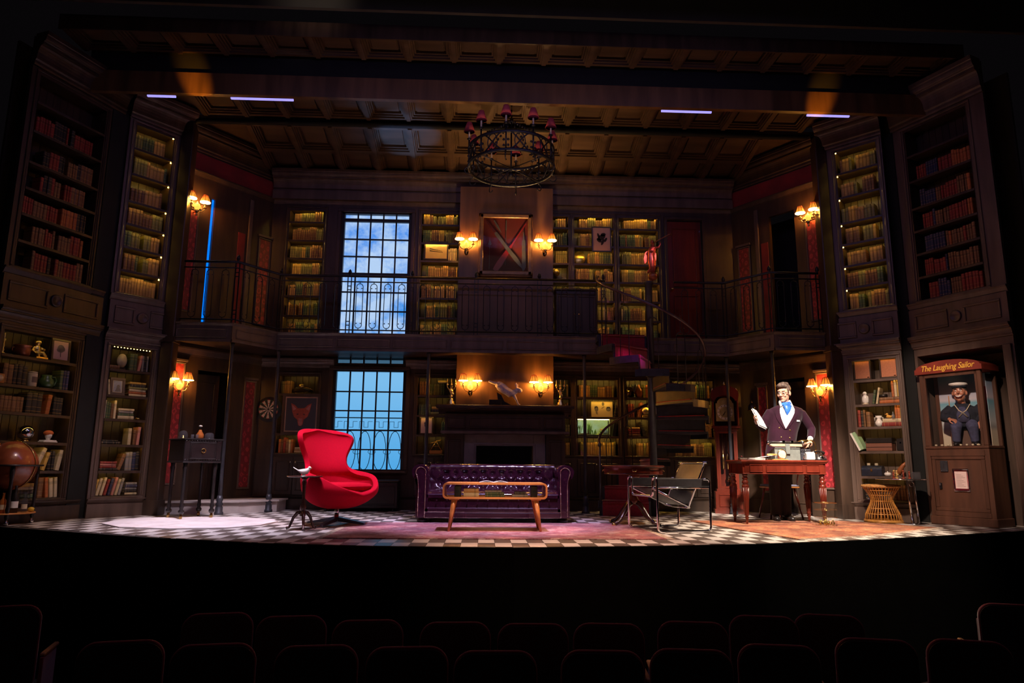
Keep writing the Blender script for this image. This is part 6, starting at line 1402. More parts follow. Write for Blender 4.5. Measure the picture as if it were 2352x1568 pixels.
t = orn('candle_lamp', 'small pewter oil lamp behind the cane stool', 'lamp', C_, .29, .27, .06); mk('base', MB().lathe([(.05, 0), (.045, .015), (.015, .03), (.012, .12), (.04, .14), (.045, .19), (.02, .21), (0, .212)], n=16), chrome, t); mk('chimney', MB().lathe([(.022, .21), (.028, .24), (.016, .29)], n=14), glass_pane, t)
# back wall ornaments
t = orn('sextant', 'antique brass and dark instrument above the fox picture', 'instrument', BW, bx(-2.92), 1.80, .10); mk('hull', MB().loft([((-.16, 0, .04), .02, .01, Matrix.Rotation(PI/2, 4, 'Y')), ((-.08, 0, .065), .05, .04, Matrix.Rotation(PI/2, 4, 'Y')), ((.05, 0, .06), .045, .04, Matrix.Rotation(PI/2, 4, 'Y')), ((.18, 0, .05), .012, .02, Matrix.Rotation(PI/2, 4, 'Y'))], 12), blackw, t); mk('dome', MB().ell((0, 0, .125), (.05, .05, .04), 14, 8), brass, t); mk('arm', MB().tube([(0, 0, .11), (.12, -.01, .09), (.19, -.01, .06)], .007, 6), brass, t); mk('foot', MB().bbox(-.1, .16, -.04, .04, 0, .02, .004), brass, t)
t = orn('flat_box', 'flat yellow box lying on the green books left of the fireplace', 'box', BW, bx(-.66), 1.80+.205, .06); mk('lid', MB().bbox(-.075, .075, 0, .14, .012, .035, .003), mat('yellow_card', (.60, .42, .08), .7), t); mk('tray', MB().bbox(-.07, .07, .004, .136, 0, .012, .002), cream, t)
t = orn('brass_easel', 'small brass sextant stand on wooden box beside the fireplace', 'instrument', BW, bx(-.74), .865, .10); mk('box', MB().bbox(-.10, .10, -.06, .06, 0, .055, .004), honey, t); mk('frame', MB().tube([(-.09, 0, .057), (.0, 0, .20), (.09, 0, .057)], .006, 6).tube([(-.12, 0, .16), (.10, 0, .23)], .008, 6).tube([(-.05, 0, .12), (.05, 0, .12)], .004, 5), brass, t)
t = orn('gold_plate', 'oval gilded plate leaning on the balcony shelf', 'plate', BW, bx(1.60), 4.05, .09); t.rotation_euler = (rad(-12), 0, 0); mk('dish', MB().lathe([(0, -.006), (.07, -.008), (.10, -.018), (.108, -.012), (.10, .002), (0, .004)], (0, 0, .128), 28, M=Matrix.Rotation(-PI/2, 4, 'X') @ Matrix.Scale(-1, 4, (0, 0, 1)), sy=1.18), gold, t); mk('foot', MB().box(-.04, .04, -.01, .05, 0, .012), wood, t)
t = orn('small_globe', 'little gold globe on a stand on the narrow balcony shelf', 'globe', BW, bx(1.20), 3.74, .10); mk('ball', MB().ell((0, 0, .165), .066, 18, 12), gold, t); mk('stand', MB().lathe([(.045, 0), (.04, .012), (.008, .03), (.008, .098)], n=14), brass, t); mk('axis', MB().tube([(-.075, 0, .165), (-.055, 0, .22), (0, 0, .24)], .005, 6), brass, t)
t = orn('pale_bowl', 'small pale stone bowl beside the little gold globe', 'bowl', BW, bx(1.33), 3.74, .07); mk('bowl', MB().lathe([(.025, 0), (.035, .01), (.042, .06), (.036, .06), (.028, .015), (0, .012)], n=16), stonew, t); mk('rim', MB().tube([(.04*math.cos(a), .04*math.sin(a), .06) for a in [2*PI*k/16 for k in range(16)]], .003, 5, closed=True), stonew, t)
# aquarium
t = orn('fish_tank', 'lit glass fish tank with green plants on the lower shelf', 'fish tank', BW, bx(1.80), 1.17, .02); mk('base', MB().bbox(-.275, .265, 0, .19, 0, .022, .003), blackw, t); mk('glass', MB().box(-.27, .26, .001, .004, .022, .27), glassy('tank_glass', (.8, 1, .7), .10), t); mk('glass', MB().box(-.27, -.266, .004, .185, .022, .27).box(.256, .26, .004, .185, .022, .27), glassy('tank_side', (.8, 1, .7), .15), t)
mk('backlight', MB().box(-.265, .255, .178, .186, .022, .262), sky_mat('tank_backlight', (.30, .40, .10), (.20, .22, .02), (.32, .48, .30), 0, .26, .9), t); mk('light_strip', MB().box(-.26, .25, .03, .06, .262, .272), emit('tank_tube', (.95, .9, .45), 6), t); mk('gravel', MB().grid(lambda u, v: (-.262+.515*u, .006+.168*v, .03+.02*math.sin(7*u)*math.sin(3*v+1)), 16, 6), mat('lime_gravel', (.40, .42, .05), .8, var=.4, scale=60), t)
pg = mat('bright_green_weed', (.08, .30, .03), .5, var=.4, scale=30)
for cx_, n_, hh_ in ((-.24, 8, .19), (-.07, 22, .20), (.02, 6, .10), (.13, 7, .07)):
    g = MB()
    for k in range(n_): x = cx_+R.uniform(-.03, .03); l = R.uniform(-.05, .05); g.add([(x-.005, .08+R.uniform(-.05, .05), .03), (x+.005, .08, .03), (x+l*.5+.006, .08, .03+hh_*.6), (x+l, .085, .03+hh_*R.uniform(.7, 1)), (x+l*.5-.006, .09, .03+hh_*.6)], [(0, 1, 2, 4), (4, 2, 3)])
    o = mk('water_plant', g, pg, t); o['kind'] = 'stuff'
t2 = thing('goldfish', 'tiny orange fish inside the lit fish tank', 'fish', on_wall(*BW, bx(1.92), .06, 1.275)); mk('body', MB().ell((0, 0, 0), (.018, .006, .010), 10, 6), mat('goldfish_orange', (.8, .25, .04), .4), t2); mk('tail', MB().add([(.015, 0, 0), (.032, 0, .012), (.032, 0, -.012), (.024, .003, 0)], [(0, 1, 3), (0, 3, 2), (1, 2, 3), (0, 2, 1)]), MATS['goldfish_orange'], t2)
mk('blue_castle', MB().lathe([(.04, .03), (.04, .09), (.03, .09), (.025, .12), (0, .13)], (.20, .10, 0), 10), mat('blue_ornament', (.06, .16, .40), .5), t)
# stair-side shelves
t = orn('pewter_plate', 'dull brass plate standing at the left behind the stair handrail', 'plate', BW, bx(2.40), 1.80, .10); t.rotation_euler = (rad(-10), 0, 0); mk('dish', MB().lathe([(0, -.004), (.06, -.006), (.092, -.014), (.096, -.008), (0, .004)], (0, 0, .10), 24, M=Matrix.Rotation(-PI/2, 4, 'X') @ Matrix.Scale(-1, 4, (0, 0, 1))), brass, t); mk('foot', MB().box(-.03, .03, -.01, .04, 0, .010), wood, t)
t = orn('goblet', 'dark metal goblet behind the stair handrail', 'goblet', BW, bx(2.475), 1.80, .05); mk('cup', MB().lathe([(.035, 0), (.03, .008), (.008, .02), (.008, .10), (.03, .14), (.05, .21), (.045, .21), (.02, .14), (0, .12)], n=16), steel, t); mk('knop', MB().ell((0, 0, .06), .014, 10, 6), brass, t)
t = orn('pitcher', 'dark engraved coffee pot behind the stair handrail', 'pitcher', BW, bx(2.56), 1.80, .10); mk('body', MB().lathe([(.045, 0), (.05, .03), (.065, .08), (.05, .14), (.03, .17), (.032, .20), (.01, .215), (0, .23)], n=18), copper, t); mk('handle', MB().tube([(.04, 0, .18), (.085, 0, .17), (.085, 0, .08), (.06, 0, .06)], .006, 6), brass, t); mk('spout', MB().tube([(-.06, 0, .07), (-.09, 0, .12), (-.10, 0, .19)], [.014, .010, .008], 8), brass, t)
t = orn('gilt_clock', 'round gilt mantel clock on the shelf behind the stair', 'clock', BW, bx(2.66), 1.48, .08); mk('case', MB().lathe([(0, -.03), (.05, -.03), (.062, -.02), (.062, .03), (0, .03)], (0, 0, .10), 22, M=Matrix.Rotation(-PI/2, 4, 'X') @ Matrix.Scale(-1, 4, (0, 0, 1))).bbox(-.065, .065, -.03, .03, 0, .04, .006), gold, t); mk('dial', MB().lathe([(0, -.034), (.046, -.034), (.048, -.03)], (0, 0, .10), 22, M=Matrix.Rotation(-PI/2, 4, 'X') @ Matrix.Scale(-1, 4, (0, 0, 1))), cream, t); mk('hand', MB().box(-.002, .002, -.0375, -.0355, .10, .135).box(-.002, .024, -.0375, -.0355, .098, .102), inkm, t)
t = orn('horse_head', 'pale horse head sculpture on the shelf behind the stair', 'sculpture', BW, bx(2.80), 1.48, .10); fused('head', MB().tube([(.06, 0, .03), (.03, 0, .11), (-.005, 0, .175)], [.05, .042, .034], 10).tube([(-.005, 0, .18), (-.045, 0, .14), (-.06, 0, .105)], [.034, .026, .020], 10).tube([(.005, -.016, .20), (.006, -.018, .235)], [.010, .003], 6).tube([(.005, .016, .20), (.006, .018, .235)], [.010, .003], 6), white_cer, t, .006); mk('plinth', MB().bbox(-.06, .12, -.045, .045, 0, .03, .004), blackw, t)
t = orn('model_house', 'little white model house on books behind the stair', 'model', BW, bx(2.82), 1.17, .09); mk('base', MB().bbox(-.13, .10, -.06, .06, 0, .018, .002).bbox(-.12, .10, -.06, .06, .019, .036, .002), cream, t); mk('wall', MB().box(-.05, .07, -.03, .03, .037, .10), white_cer, t); mk('window', MB().box(-.02, -.008, -.032, -.029, .06, .085).box(.02, .03, -.032, -.029, .06, .085), inkm, t); mk('roof', MB().prism([(-.035, .10), (.035, .10), (0, .125)], -.055, .075, 'x'), wood2, t)
t = orn('album', 'dark album leaning at the right end of the fish tank', 'book', BW, bx(2.125), 1.17, .03); t.rotation_euler = (0, rad(10), 0); mk('cover', MB().box(-.03, -.026, 0, .18, 0, .25).box(.02, .024, 0, .18, 0, .25).box(-.03, .024, 0, .006, 0, .25), blackw, t); mk('pages', MB().box(-.026, .02, .006, .175, .004, .246), pages_m, t)
# mantel ornaments
for k, (x, lab) in enumerate(((-.49, 'ornate gilt candelabrum at the left end of the mantel'), (1.20, 'ornate gilt candelabrum at the right end of the mantel'))):
    t = thing('candelabrum', lab, 'candelabrum', (x, 10.52, 1.602), 0, 'gilt candelabra on the mantel')
    mk('base', MB().lathe([(.062, 0), (.066, .012), (.05, .03), (.052, .05), (.028, .07), (.034, .09), (.016, .105)], n=14), gold, t)
    fused('stem', MB().lathe([(.014, .10), (.03, .13), (.014, .16), (.022, .19), (.034, .215), (.014, .25), (.02, .28), (.010, .31)], n=12).ell((.025, 0, .17), .02).ell((-.02, -.01, .23), .02).ell((.01, -.02, .28), .016), gold, t, .006)
    for s in (-1, 0, 1): mk('branch', MB().tube([(0, 0, .25), (s*.04, -.01, .24), (s*.062, -.012, .28), (s*.062, -.012, .30)], .007, 6).lathe([(.008, .30), (.022, .31), (.014, .325), (.014, .345)], (s*.062, -.012, 0), 10).lathe([(.008, .345), (.008, .40), (0, .41)], (s*.062, -.012, 0), 8), gold, t)
hare_m = mat('lilac_white_fur', (.52, .44, .44), .95, var=.3, scale=30, sheen=.4)
t = thing('hare', 'pale leaping hare sculpture on a black base on the mantel', 'sculpture', (.33, 10.50, 1.602))
mk('base', MB().bbox(-.24, -.05, -.07, .07, 0, .085, .006).prism([(-.10, .0), (.10, .0), (.10, .012), (0, .06), (-.05, .16), (-.12, .20), (-.10, .085)], -.02, .02, 'y'), blackw, t)
X = lambda a: Matrix.Rotation(rad(a), 4, 'Y')
b = MB().loft([((-.12, 0, .345), .03, .03, X(-60)), ((-.085, 0, .305), .065, .055, X(-60)), ((-.03, 0, .265), .072, .062, X(-58)), ((.04, 0, .22), .062, .056, X(-60)), ((.11, 0, .175), .066, .055, X(-50)), ((.16, 0, .165), .05, .045, X(-30))], 14)
b.tube([(.13, 0, .19), (.19, 0, .235)], [.042, .034], 10).ell((.225, 0, .238), (.055, .036, .040), M=Matrix.Rotation(rad(15), 4, 'Y')).tube([(.19, -.014, .265), (.175, -.02, .325), (.182, -.02, .355)], [.010, .016, .004], 8).tube([(.205, .014, .265), (.20, .02, .31), (.205, .02, .345)], [.010, .015, .004], 8)
for s in (-1, 1):
    b.tube([(.15, s*.026, .15), (.185, s*.028, .08), (.215, s*.03, .016), (.245, s*.03, .012)], [.026, .017, .012, .012], 8)
    b.tube([(-.09, s*.03, .30), (-.13, s*.03, .335), (-.19, s*.034, .352), (-.245, s*.036, .372)], [.045, .026, .017, .014], 8)
b.ell((-.125, 0, .30), .022)
fused('body', b, hare_m, t, .006, 5)
for s in (-1, 1): mk('eye', MB().ell((.240, s*.033, .248), .006, 8, 6), inkm, t)
# statue with trumpet on the stair column
t = thing('trumpet_statue', 'red and gilt winged figure blowing a trumpet on the stair column', 'statue', (2.50, 9.93, 3.462)); statm = mat('red_gilt_bronze', (.55, .13, .08), .28, metal=.7, var=.5, scale=12)
mk('orb', MB().ell((.05, 0, .075), (.072, .072, .066), 18, 12).lathe([(.03, 0), (.03, .012), (.02, .016)], (.03, 0, 0), 12), copper, t)
b = MB().loft([((.05, 0, .14), .030, .030), ((.045, 0, .22), .055, .045), ((.04, 0, .32), .062, .048), ((.035, 0, .40), .052, .042), ((.045, 0, .47), .060, .045), ((.06, 0, .53), .055, .036), ((.065, 0, .57), .02, .02), ((.055, -.005, .60), .030, .034), ((.052, -.008, .645), .022, .026)], 12)
b.tube([(.085, -.01, .53), (.14, -.06, .52), (.17, -.06, .575), (.155, -.04, .61)], [.02, .017, .014, .012], 8).tube([(.03, -.01, .53), (.0, -.05, .47), (.05, -.075, .45)], [.02, .017, .013], 8).tube([(.03, 0, .2), (-.01, .02, .15), (-.02, .03, .13)], [.03, .024, .012], 8)
fused('figure', b, statm, t, .007); mk('wing', MB().prism([(.0, .50), (-.05, .46), (-.075, .36), (-.06, .28), (-.02, .33), (.02, .42)], .03, .045, 'y').prism([(.1, .50), (.12, .42), (.11, .33), (.085, .42)], .03, .045, 'y'), statm, t)
mk('trumpet', MB().tube([(.075, -.04, .60), (.20, -.03, .675), (.31, -.02, .735), (.335, -.018, .75)], [.006, .008, .011, .028], 8), copper, t)
# ------------------------------------------------------------------ carved cabinet with bottles (left)
t = thing('carved_stand', 'black carved drinks cabinet on tall legs with brass castors', 'cabinet', (-3.71, 9.12, 0), rad(45)); w = .235
mk('body', MB().bbox(-w, w, -w, w, .72, .985, .006).bbox(-w-.012, w+.012, -w-.012, w+.012, .985, 1.003, .005).bbox(-w-.01, w+.01, -w-.01, w+.01, .70, .722, .005), blackw, t)
d = mk('drawer', frame_panel(MB().box(-.15, .15, -w-.006, -w+.002, .755, .945), -.17, .17, .74, .96, .018, -w, .012), blackw, t); mk('ring_pull', MB().tube([(.026*math.cos(a), -w-.012, .85+.026*math.sin(a)) for a in [2*PI*k/18 for k in range(18)]], .005, 6, closed=True), brass, d)
cv = MB()
for k in range(14): cv.ell((-.215+k*.033, -w-.002, .97), (.012, .006, .010), 6, 4).ell((-.215+k*.033, -w-.002, .735), (.012, .006, .010), 6, 4)
o = mk('carved_border', cv, blackw, t); o['kind'] = 'stuff'
for sx in (-1, 1):
    for sy in (-1, 1): l = mk('leg', MB().lathe([(.018, .07), (.034, .085), (.036, .11), (.020, .13), (.028, .16), (.020, .19), (.022, .60), (.03, .64), (.022, .66), (.03, .70)], (sx*.19, sy*.19, 0), 12), blackw, t); mk('castor', MB().lathe([(.0, .0), (.016, .004), (.02, .03), (.016, .05), (.014, .07)], (sx*.19, sy*.19, .012), 10), brass, l)
mk('runner', MB().box(-.215, .215, -.215, -.165, .0, .012).box(-.215, .215, .165, .215, .0, .012), blackw, t)
Zt = 1.004; clear = glassy('clear_glassware', (.12, .11, .12), .25); amber = glassy('amber_spirit', (.5, .14, .03), .75)
def on_cab(dx, dy): c, s = math.cos(rad(45)), math.sin(rad(45)); return (-3.71+dx*c-dy*s, 9.12+dx*s+dy*c, Zt)
t = thing('decanter', 'amber decanter with pale stopper on the carved stand', 'decanter', on_cab(.05, .02)); mk('body', MB().lathe([(.035, 0), (.048, .02), (.046, .06), (.022, .10), (.018, .12)], n=18), amber, t); mk('neck', MB().lathe([(.016, .12), (.014, .15), (.02, .155)], n=14), clear, t); mk('stopper', MB().ell((0, 0, .168), (.024, .024, .012), 12, 6), white_cer, t)
t = thing('glass_cloche', 'round glass cloche over gilt ornament on the carved stand', 'cloche', on_cab(-.13, .10)); mk('dome', MB().lathe([(.055, 0), (.058, .05), (.045, .09), (.02, .105), (0, .108)], n=18), clear, t); mk('ornament', MB().lathe([(.03, 0), (.03, .012), (.01, .02), (.014, .04), (0, .05)], n=12), gold, t)
t = thing('glass_bowl', 'faceted upturned glass bowl on the carved stand', 'bowl', on_cab(.13, -.08)); mk('bowl', MB().lathe([(.06, 0), (.062, .03), (.05, .07), (.03, .08), (0, .082)], n=10), clear, t); mk('rim', MB().tube([(.06*math.cos(a), .06*math.sin(a), .004) for a in [2*PI*k/20 for k in range(20)]], .004, 5, closed=True), clear, t)
for k, (dx, dy, n_) in enumerate(((-.06, -.02, 'left'), (-.02, -.06, 'right'))):
    t = thing('tumbler', n_+' one of two small tumblers on the carved stand', 'glass', on_cab(dx, dy)); mk('cup', MB().lathe([(.0, .004), (.018, .004), (.021, .055), (.019, .055), (.016, .008), (0, .008)], n=14), clear, t); mk('foot', MB().lathe([(.018, 0), (.018, .004), (0, .004)], n=14), clear, t)
# ------------------------------------------------------------------ floor globe with bottles (far left)
gm = mat('antique_globe_brown', (.30, .075, .03), .25, var=.6, scale=3.5, coat=.4)
t = thing('floor_globe', 'large rust-brown antique floor globe on a castored stand at the left edge', 'globe', (-5.42, 8.22, 0))
mk('sphere', MB().ell((0, 0, .655), .275, 32, 20), gm, t); mk('horizon_ring', MB().lathe([(.278, .645), (.325, .645), (.325, .665), (.278, .665), (.278, .645)], n=36), blackw, t); mk('meridian', MB().tube([(.282*math.cos(a), .0, .655+.282*math.sin(a)) for a in [2*PI*k/32 for k in range(32)]], .006, 6, closed=True), brass, t)
for k in range(4):
    a = rad(40+90*k); x, y = .27*math.cos(a), .27*math.sin(a); l = mk('leg', MB().lathe([(.014, .06), (.022, .09), (.016, .13), (.024, .16), (.016, .22), (.018, .5), (.024, .58), (.018, .645)], (x, y, 0), 10), blackw, t); mk('castor', MB().ell((x, y, .025), .025, 12, 8).tube([(x, y, .04), (x, y, .065)], .010, 6), chrome, l)
mk('tray', MB().lathe([(0, .115), (.30, .115), (.305, .122), (.30, .13), (0, .13)], n=32), honey, t)
for k, (dx, dy, h_, r_, m_, lab) in enumerate(((.17, -.10, .30, .038, blackw, 'tall dark bottle with pale label on the globe tray'), (.23, -.02, .22, .03, clear, 'clear bottle at the right of the globe tray'), (.09, -.17, .22, .032, amber, 'amber bottle at the front of the globe tray'))):
    q = thing('bottle', lab, 'bottle', (-5.42+dx, 8.22+dy, .131)); mk('body', MB().lathe([(0, 0), (r_, 0), (r_, h_*.6), (r_*.4, h_*.75), (r_*.35, h_*.95), (r_*.45, h_), (0, h_)], n=14), m_, q); mk('label', MB().lathe([(r_+.0008, h_*.18), (r_+.0008, h_*.42)], n=10, a0=-2.8, a1=.2), paper if k == 0 else cream, q)
t = thing('lemon', 'yellow lemon on the globe tray', 'lemon', (-5.42+.26, 8.22+.06, .131)); mk('fruit', MB().ell((0, 0, .028), (.038, .028, .028), 12, 8), mat('lemon_skin', (.70, .42, .03), .5), t); mk('stalk', MB().tube([(.036, 0, .028), (.045, 0, .029)], [.006, .002], 6), greeng, t)
# ------------------------------------------------------------------ cane stool and chess table (right)
cane = mat('honey_cane', (.52, .23, .05), .35, var=.3, scale=20)
t = thing('cane_stool', 'honey cane hourglass stool with woven seat on the right', 'stool', (5.28, 9.02, 0)); HG = [(.218, .02), (.205, .10), (.17, .18), (.135, .255), (.13, .30), (.155, .36), (.195, .42), (.215, .452)]
b = MB()
for k in range(34): a = 2*PI*k/34; b.tube([(r_*math.cos(a), r_*math.sin(a), z_) for r_, z_ in HG], .0058, 5)
o = mk('cane_upright', b, cane, t); o['kind'] = 'stuff'
for z_, r_ in ((.03, .217), (.11, .200), (.18, .169), (.275, .131), (.35, .150), (.41, .190)): mk('hoop', MB().tube([(r_*math.cos(a), r_*math.sin(a), z_) for a in [2*PI*k/32 for k in range(32)]], .006, 5, closed=True), cane, t)
mk('foot_ring', MB().lathe([(.21, 0), (.232, .0), (.235, .02), (.225, .04), (.205, .03)], n=32), cane, t); mk('woven_seat', MB().lathe([(.20, .445), (.232, .448), (.240, .465), (.230, .482), (.15, .49), (0, .487)], n=36), mat('woven_cane_top', (.50, .24, .07), .7, var=.45, scale=40, bump=.6), t)
t = thing('chess_table', 'small round chrome table with glass top holding chess pieces', 'table', (5.43, 8.80, 0)); mk('top', MB().lathe([(0, .556), (.285, .556), (.295, .561), (.285, .566), (0, .566)], n=36), mat('dark_glass_top', (.06, .05, .05), .08, var=.1), t); mk('rim', MB().tube([(.295*math.cos(a), .295*math.sin(a), .561) for a in [2*PI*k/40 for k in range(40)]], .007, 6, closed=True), chrome, t)
for x, y in ((.07, -.04), (.17, -.02), (.12, .05)): mk('leg', MB().tube([(x-.02, y, .556), (x+.005, y, .012)], .011, 8), chrome, t)
mk('foot_disc', MB().lathe([(0, 0), (.165, 0), (.17, .006), (.16, .012), (0, .014)], (.12, 0, 0), 32), chrome, t); mk('scroll', MB().tube([(.10+.03*math.cos(a), -.05, .50+.03*math.sin(a)) for a in [2*PI*k/16 for k in range(16)]], .004, 6, closed=True), chrome, t)
cw = mat('boxwood_chess', (.62, .36, .12), .4, var=.2); cd_ = mat('red_chess', (.30, .05, .025), .35, var=.2)
for k, (dx, dy, m_, s_, lab) in enumerate(((-.13, -.06, cd_, 1, 'red chess pawn nearest the stool on the round table'), (-.075, -.04, cw, 1.25, 'pale boxwood chess knight on the round table'), (0.0, -.06, cd_, 1.3, 'red chess bishop in the middle of the round table'), (.085, -.05, cd_, 1.1, 'red chess rook next to the glass box'), (-.055, .05, cw, 1.3, 'pale boxwood chess queen behind the knight'))):
    q = thing('chess_piece', lab, 'chess piece', (5.43+dx, 8.80+dy, .567)); mk('base', MB().lathe([(.020, 0), (.020, .008), (.014, .016)], n=12), m_, q); mk('body', MB().lathe([(.013, .016), (.008, .04*s_), (.014, .06*s_), (.008, .065*s_)], n=12).ell((0, 0, .076*s_), .012*s_**.5, 10, 7), m_, q)
q = thing('glass_box', 'clear glass box at the right of the chess table', 'box', (5.43+.17, 8.80-.04, .567)); mk('wall', MB().box(-.045, .045, -.04, -.037, 0, .085).box(-.045, .045, .037, .04, 0, .085).box(-.045, -.042, -.037, .037, 0, .085).box(.042, .045, -.037, .037, 0, .085), clear, q); mk('edge', MB().tube([(-.045, -.04, .085), (.045, -.04, .085), (.045, .04, .085), (-.045, .04, .085)], .002, 5, closed=True), chrome, q)
# door bracket lamp and brass bell behind the sheet of paper
t = thing('brass_bell', 'dark dome bell with brass rim hung behind the sheet of paper', 'bell', on_wall(*RW, .245, -.06, 1.66)); mk('dome', MB().lathe([(.075, -.07), (.07, -.02), (.05, .03), (.02, .05), (0, .053)], n=18), blackw, t); mk('rim', MB().tube([(.076*math.cos(a), .076*math.sin(a), -.07) for a in [2*PI*k/24 for k in range(24)]], .006, 6, closed=True), brass, t); mk('bracket', MB().tube([(0, 0, .05), (0, .02, .09), (0, .065, .09)], .006, 6), brass, t)
# ------------------------------------------------------------------ the man at the desk
skin = mat('actor_skin', (.62, .33, .23), .5, var=.08, scale=12); plum = mat('plum_velvet', (.022, .004, .012), .85, var=.35, scale=5, sheen=.08, spec=.15); trous = mat('black_trousers', (.014, .012, .018), .85, var=.2)
shirt_m = mat('white_shirt', (.80, .78, .72), .7, var=.04); blue_silk = mat('blue_silk_cravat', (.03, .13, .50), .35, var=.45, scale=18); hair_m = mat('grey_brown_hair', (.10, .065, .05), .6, var=.5, scale=40, stretch=(1, 1, .3))
def hand(b, M, curl=.6, s=1.0, thumb=1):
    """hand with its wrist at the origin of M, fingers along -z, palm facing -y; thumb on the +x side"""
    def P(x, y, z): return M @ Vector((x*s, y*s, z*s))
    b.loft([(P(0, 0, .01), .024*s, .017*s, M.to_3x3().to_4x4()), (P(0, 0, -.02), .032*s, .015*s, M.to_3x3().to_4x4()), (P(0, -.002, -.06), .041*s, .014*s, M.to_3x3().to_4x4()), (P(0, -.004, -.088), .040*s, .012*s, M.to_3x3().to_4x4())], 12)
    for x, l in ((.030, .070), (.010, .078), (-.010, .074), (-.030, .058)):
        p = Vector((x, -.004, -.085)); pts = [p.copy()]; a = .15
        for k, f in enumerate((.45, .32, .23)):
            a += curl*(.7 if k == 0 else 1); p = p+Vector((0, -math.sin(a), -math.cos(a)))*l*f; pts.append(p.copy())
        b.tube([P(*q) for q in pts], [.0095*s, .009*s, .008*s, .0065*s], 8)
    pts = [Vector((.026*thumb, -.004, -.025)), Vector((.050*thumb, -.018, -.050)), Vector((.052*thumb, -.036, -.075)), Vector((.042*thumb, -.048, -.096))]
    b.tube([P(*q) for q in pts], [.013*s, .0115*s, .010*s, .008*s], 8)
def frame_from(o, zdir, ydir):                                       # matrix whose -z runs along zdir and -y along ydir
    z = -Vector(zdir).normalized(); y = -Vector(ydir).normalized(); x = y.cross(z).normalized(); y = z.cross(x)
    return Matrix.Translation(o) @ Matrix((x, y, z)).transposed().to_4x4()
def man():
    X0, Y0 = 4.085, 9.17
    t = thing('person', 'person in plum velvet jacket and blue cravat reading a sheet behind the desk', 'person', (X0, Y0, .011)); t.scale = (1.017, 1.017, 1.017)
    V = lambda x, y, z: Vector((x, y, z-.011))
    HM = Matrix.Translation(V(.022, -.025, 1.665)) @ Matrix.Rotation(rad(-46), 4, 'Z') @ Matrix.Rotation(rad(8), 4, 'X')
    H = lambda x, y, z: HM @ Vector((x, y, z))
    R3 = HM.to_3x3().to_4x4(); b = MB()
    b.ell(H(0, .014, .032), (.076, .096, .096), 20, 14, M=R3).ell(H(0, -.028, -.050), (.056, .062, .066), 16, 10, M=R3).ell(H(0, -.06, -.092), (.030, .026, .022), 12, 8, M=R3)
    b.tube([H(0, -.082, .030), H(0, -.100, .004), H(0, -.116, -.022), H(0, -.100, -.032)], [.011, .012, .015, .010], 10).ell(H(.011, -.10, -.024), .010, 8, 6).ell(H(-.011, -.10, -.024), .010, 8, 6)
    b.ell(H(0, -.077, .042), (.054, .018, .014), 12, 8, M=R3).ell(H(.036, -.070, -.022), (.026, .022, .024), 10, 8, M=R3).ell(H(-.036, -.070, -.022), (.026, .022, .024), 10, 8, M=R3)
    b.ell(H(0, -.082, -.058), (.022, .012, .014), 10, 6, M=R3)
    for s in (-1, 1): b.ell(H(s*.079, .012, -.005), (.012, .022, .034), 10, 8, M=R3)
    b.tube([H(0, .02, -.03), V(.03, .0, 1.56), V(.04, .015, 1.49)], [.058, .055, .066], 14)
    b.loft([(V(-.06, 0, .84), .15, .10), (V(-.04, 0, 1.0), .155, .10), (V(0, 0, 1.2), .165, .105), (V(.04, 0, 1.38), .175, .10), (V(.045, .01, 1.46), .13, .075), (V(.045, .01, 1.49), .07, .05)], 16)
    for s, kx, fx in ((-1, -.165, -.165), (1, -.03, -.03)):
        b.tube([V(-.06+s*.075, 0, .88), V(kx, -.01, .48), V(fx, .01, .09), V(fx, -.05, .05)], [.085, .058, .042, .035], 12)
    # arms under the sleeves, then hands
    b.tube([V(-.10, .01, 1.38), V(-.165, .01, 1.385), V(-.215, .02, 1.31), V(-.274, .034, 1.20), V(-.415, -.155, 1.275)], [.035, .04, .04, .036, .028], 10)
    hand(b, frame_from(V(-.42, -.165, 1.28), (-.55, -.35, .55), (.75, -.5, .25)), .75, 1.0, 1)
    b.tube([V(.18, .01, 1.385), V(.255, .01, 1.385), V(.313, .01, 1.305), V(.378, .0, 1.19), V(.275, -.16, 1.055)], [.035, .038, .04, .036, .028], 10)
    hand(b, frame_from(V(.268, -.165, 1.05), (-.55, -.35, -.42), (-.2, .1, -1)), .35, 1.0, -1)
    fused('body', b, skin, t, .0055, 3)
    for s in (-1, 1):
        e = mk('eye', MB().ell(H(s*.030, -.077, .011), (.0115, .010, .0062), 12, 8, M=R3), white_cer, t); mk('iris', MB().ell(H(s*.030, -.0855, .0105), .0048, 8, 6), inkm, e)
    mk('lips', MB().ell(H(0, -.0935, -.054), (.018, .004, .003), 10, 6, M=R3).ell(H(0, -.0925, -.0605), (.016, .004, .0035), 10, 6, M=R3), mat('lip_tone', (.42, .13, .11), .5), t)
    hb = MB().ell(H(0, .032, .062), (.084, .094, .082), 18, 12, M=R3).ell(H(0, .075, .0), (.068, .045, .075), 14, 10, M=R3)
    hb.tube([H(-.058, -.055, .098), H(-.02, -.082, .112), H(.03, -.078, .112), H(.066, -.04, .095)], [.020, .026, .028, .022], 10).tube([H(-.03, -.05, .122), H(.02, -.04, .130), H(.05, .03, .120)], [.024, .030, .028], 10)
    for s in (-1, 1): hb.tube([H(s*.074, -.022, .06), H(s*.077, -.022, .012)], [.018, .009], 8)
    fused('hair', hb, hair_m, t, .006, 3)
    g = MB()
    for s in (-1, 1):
        g.tube([H(s*.033+.024*math.cos(a), -.104+.010*abs(math.cos(a)), .010+.017*math.sin(a)) for a in [2*PI*k/20 for k in range(20)]], .0026, 6, closed=True)
        g.tube([H(s*.057, -.097, .014), H(s*.078, -.04, .012), H(s*.082, .005, .008)], .0024, 6)
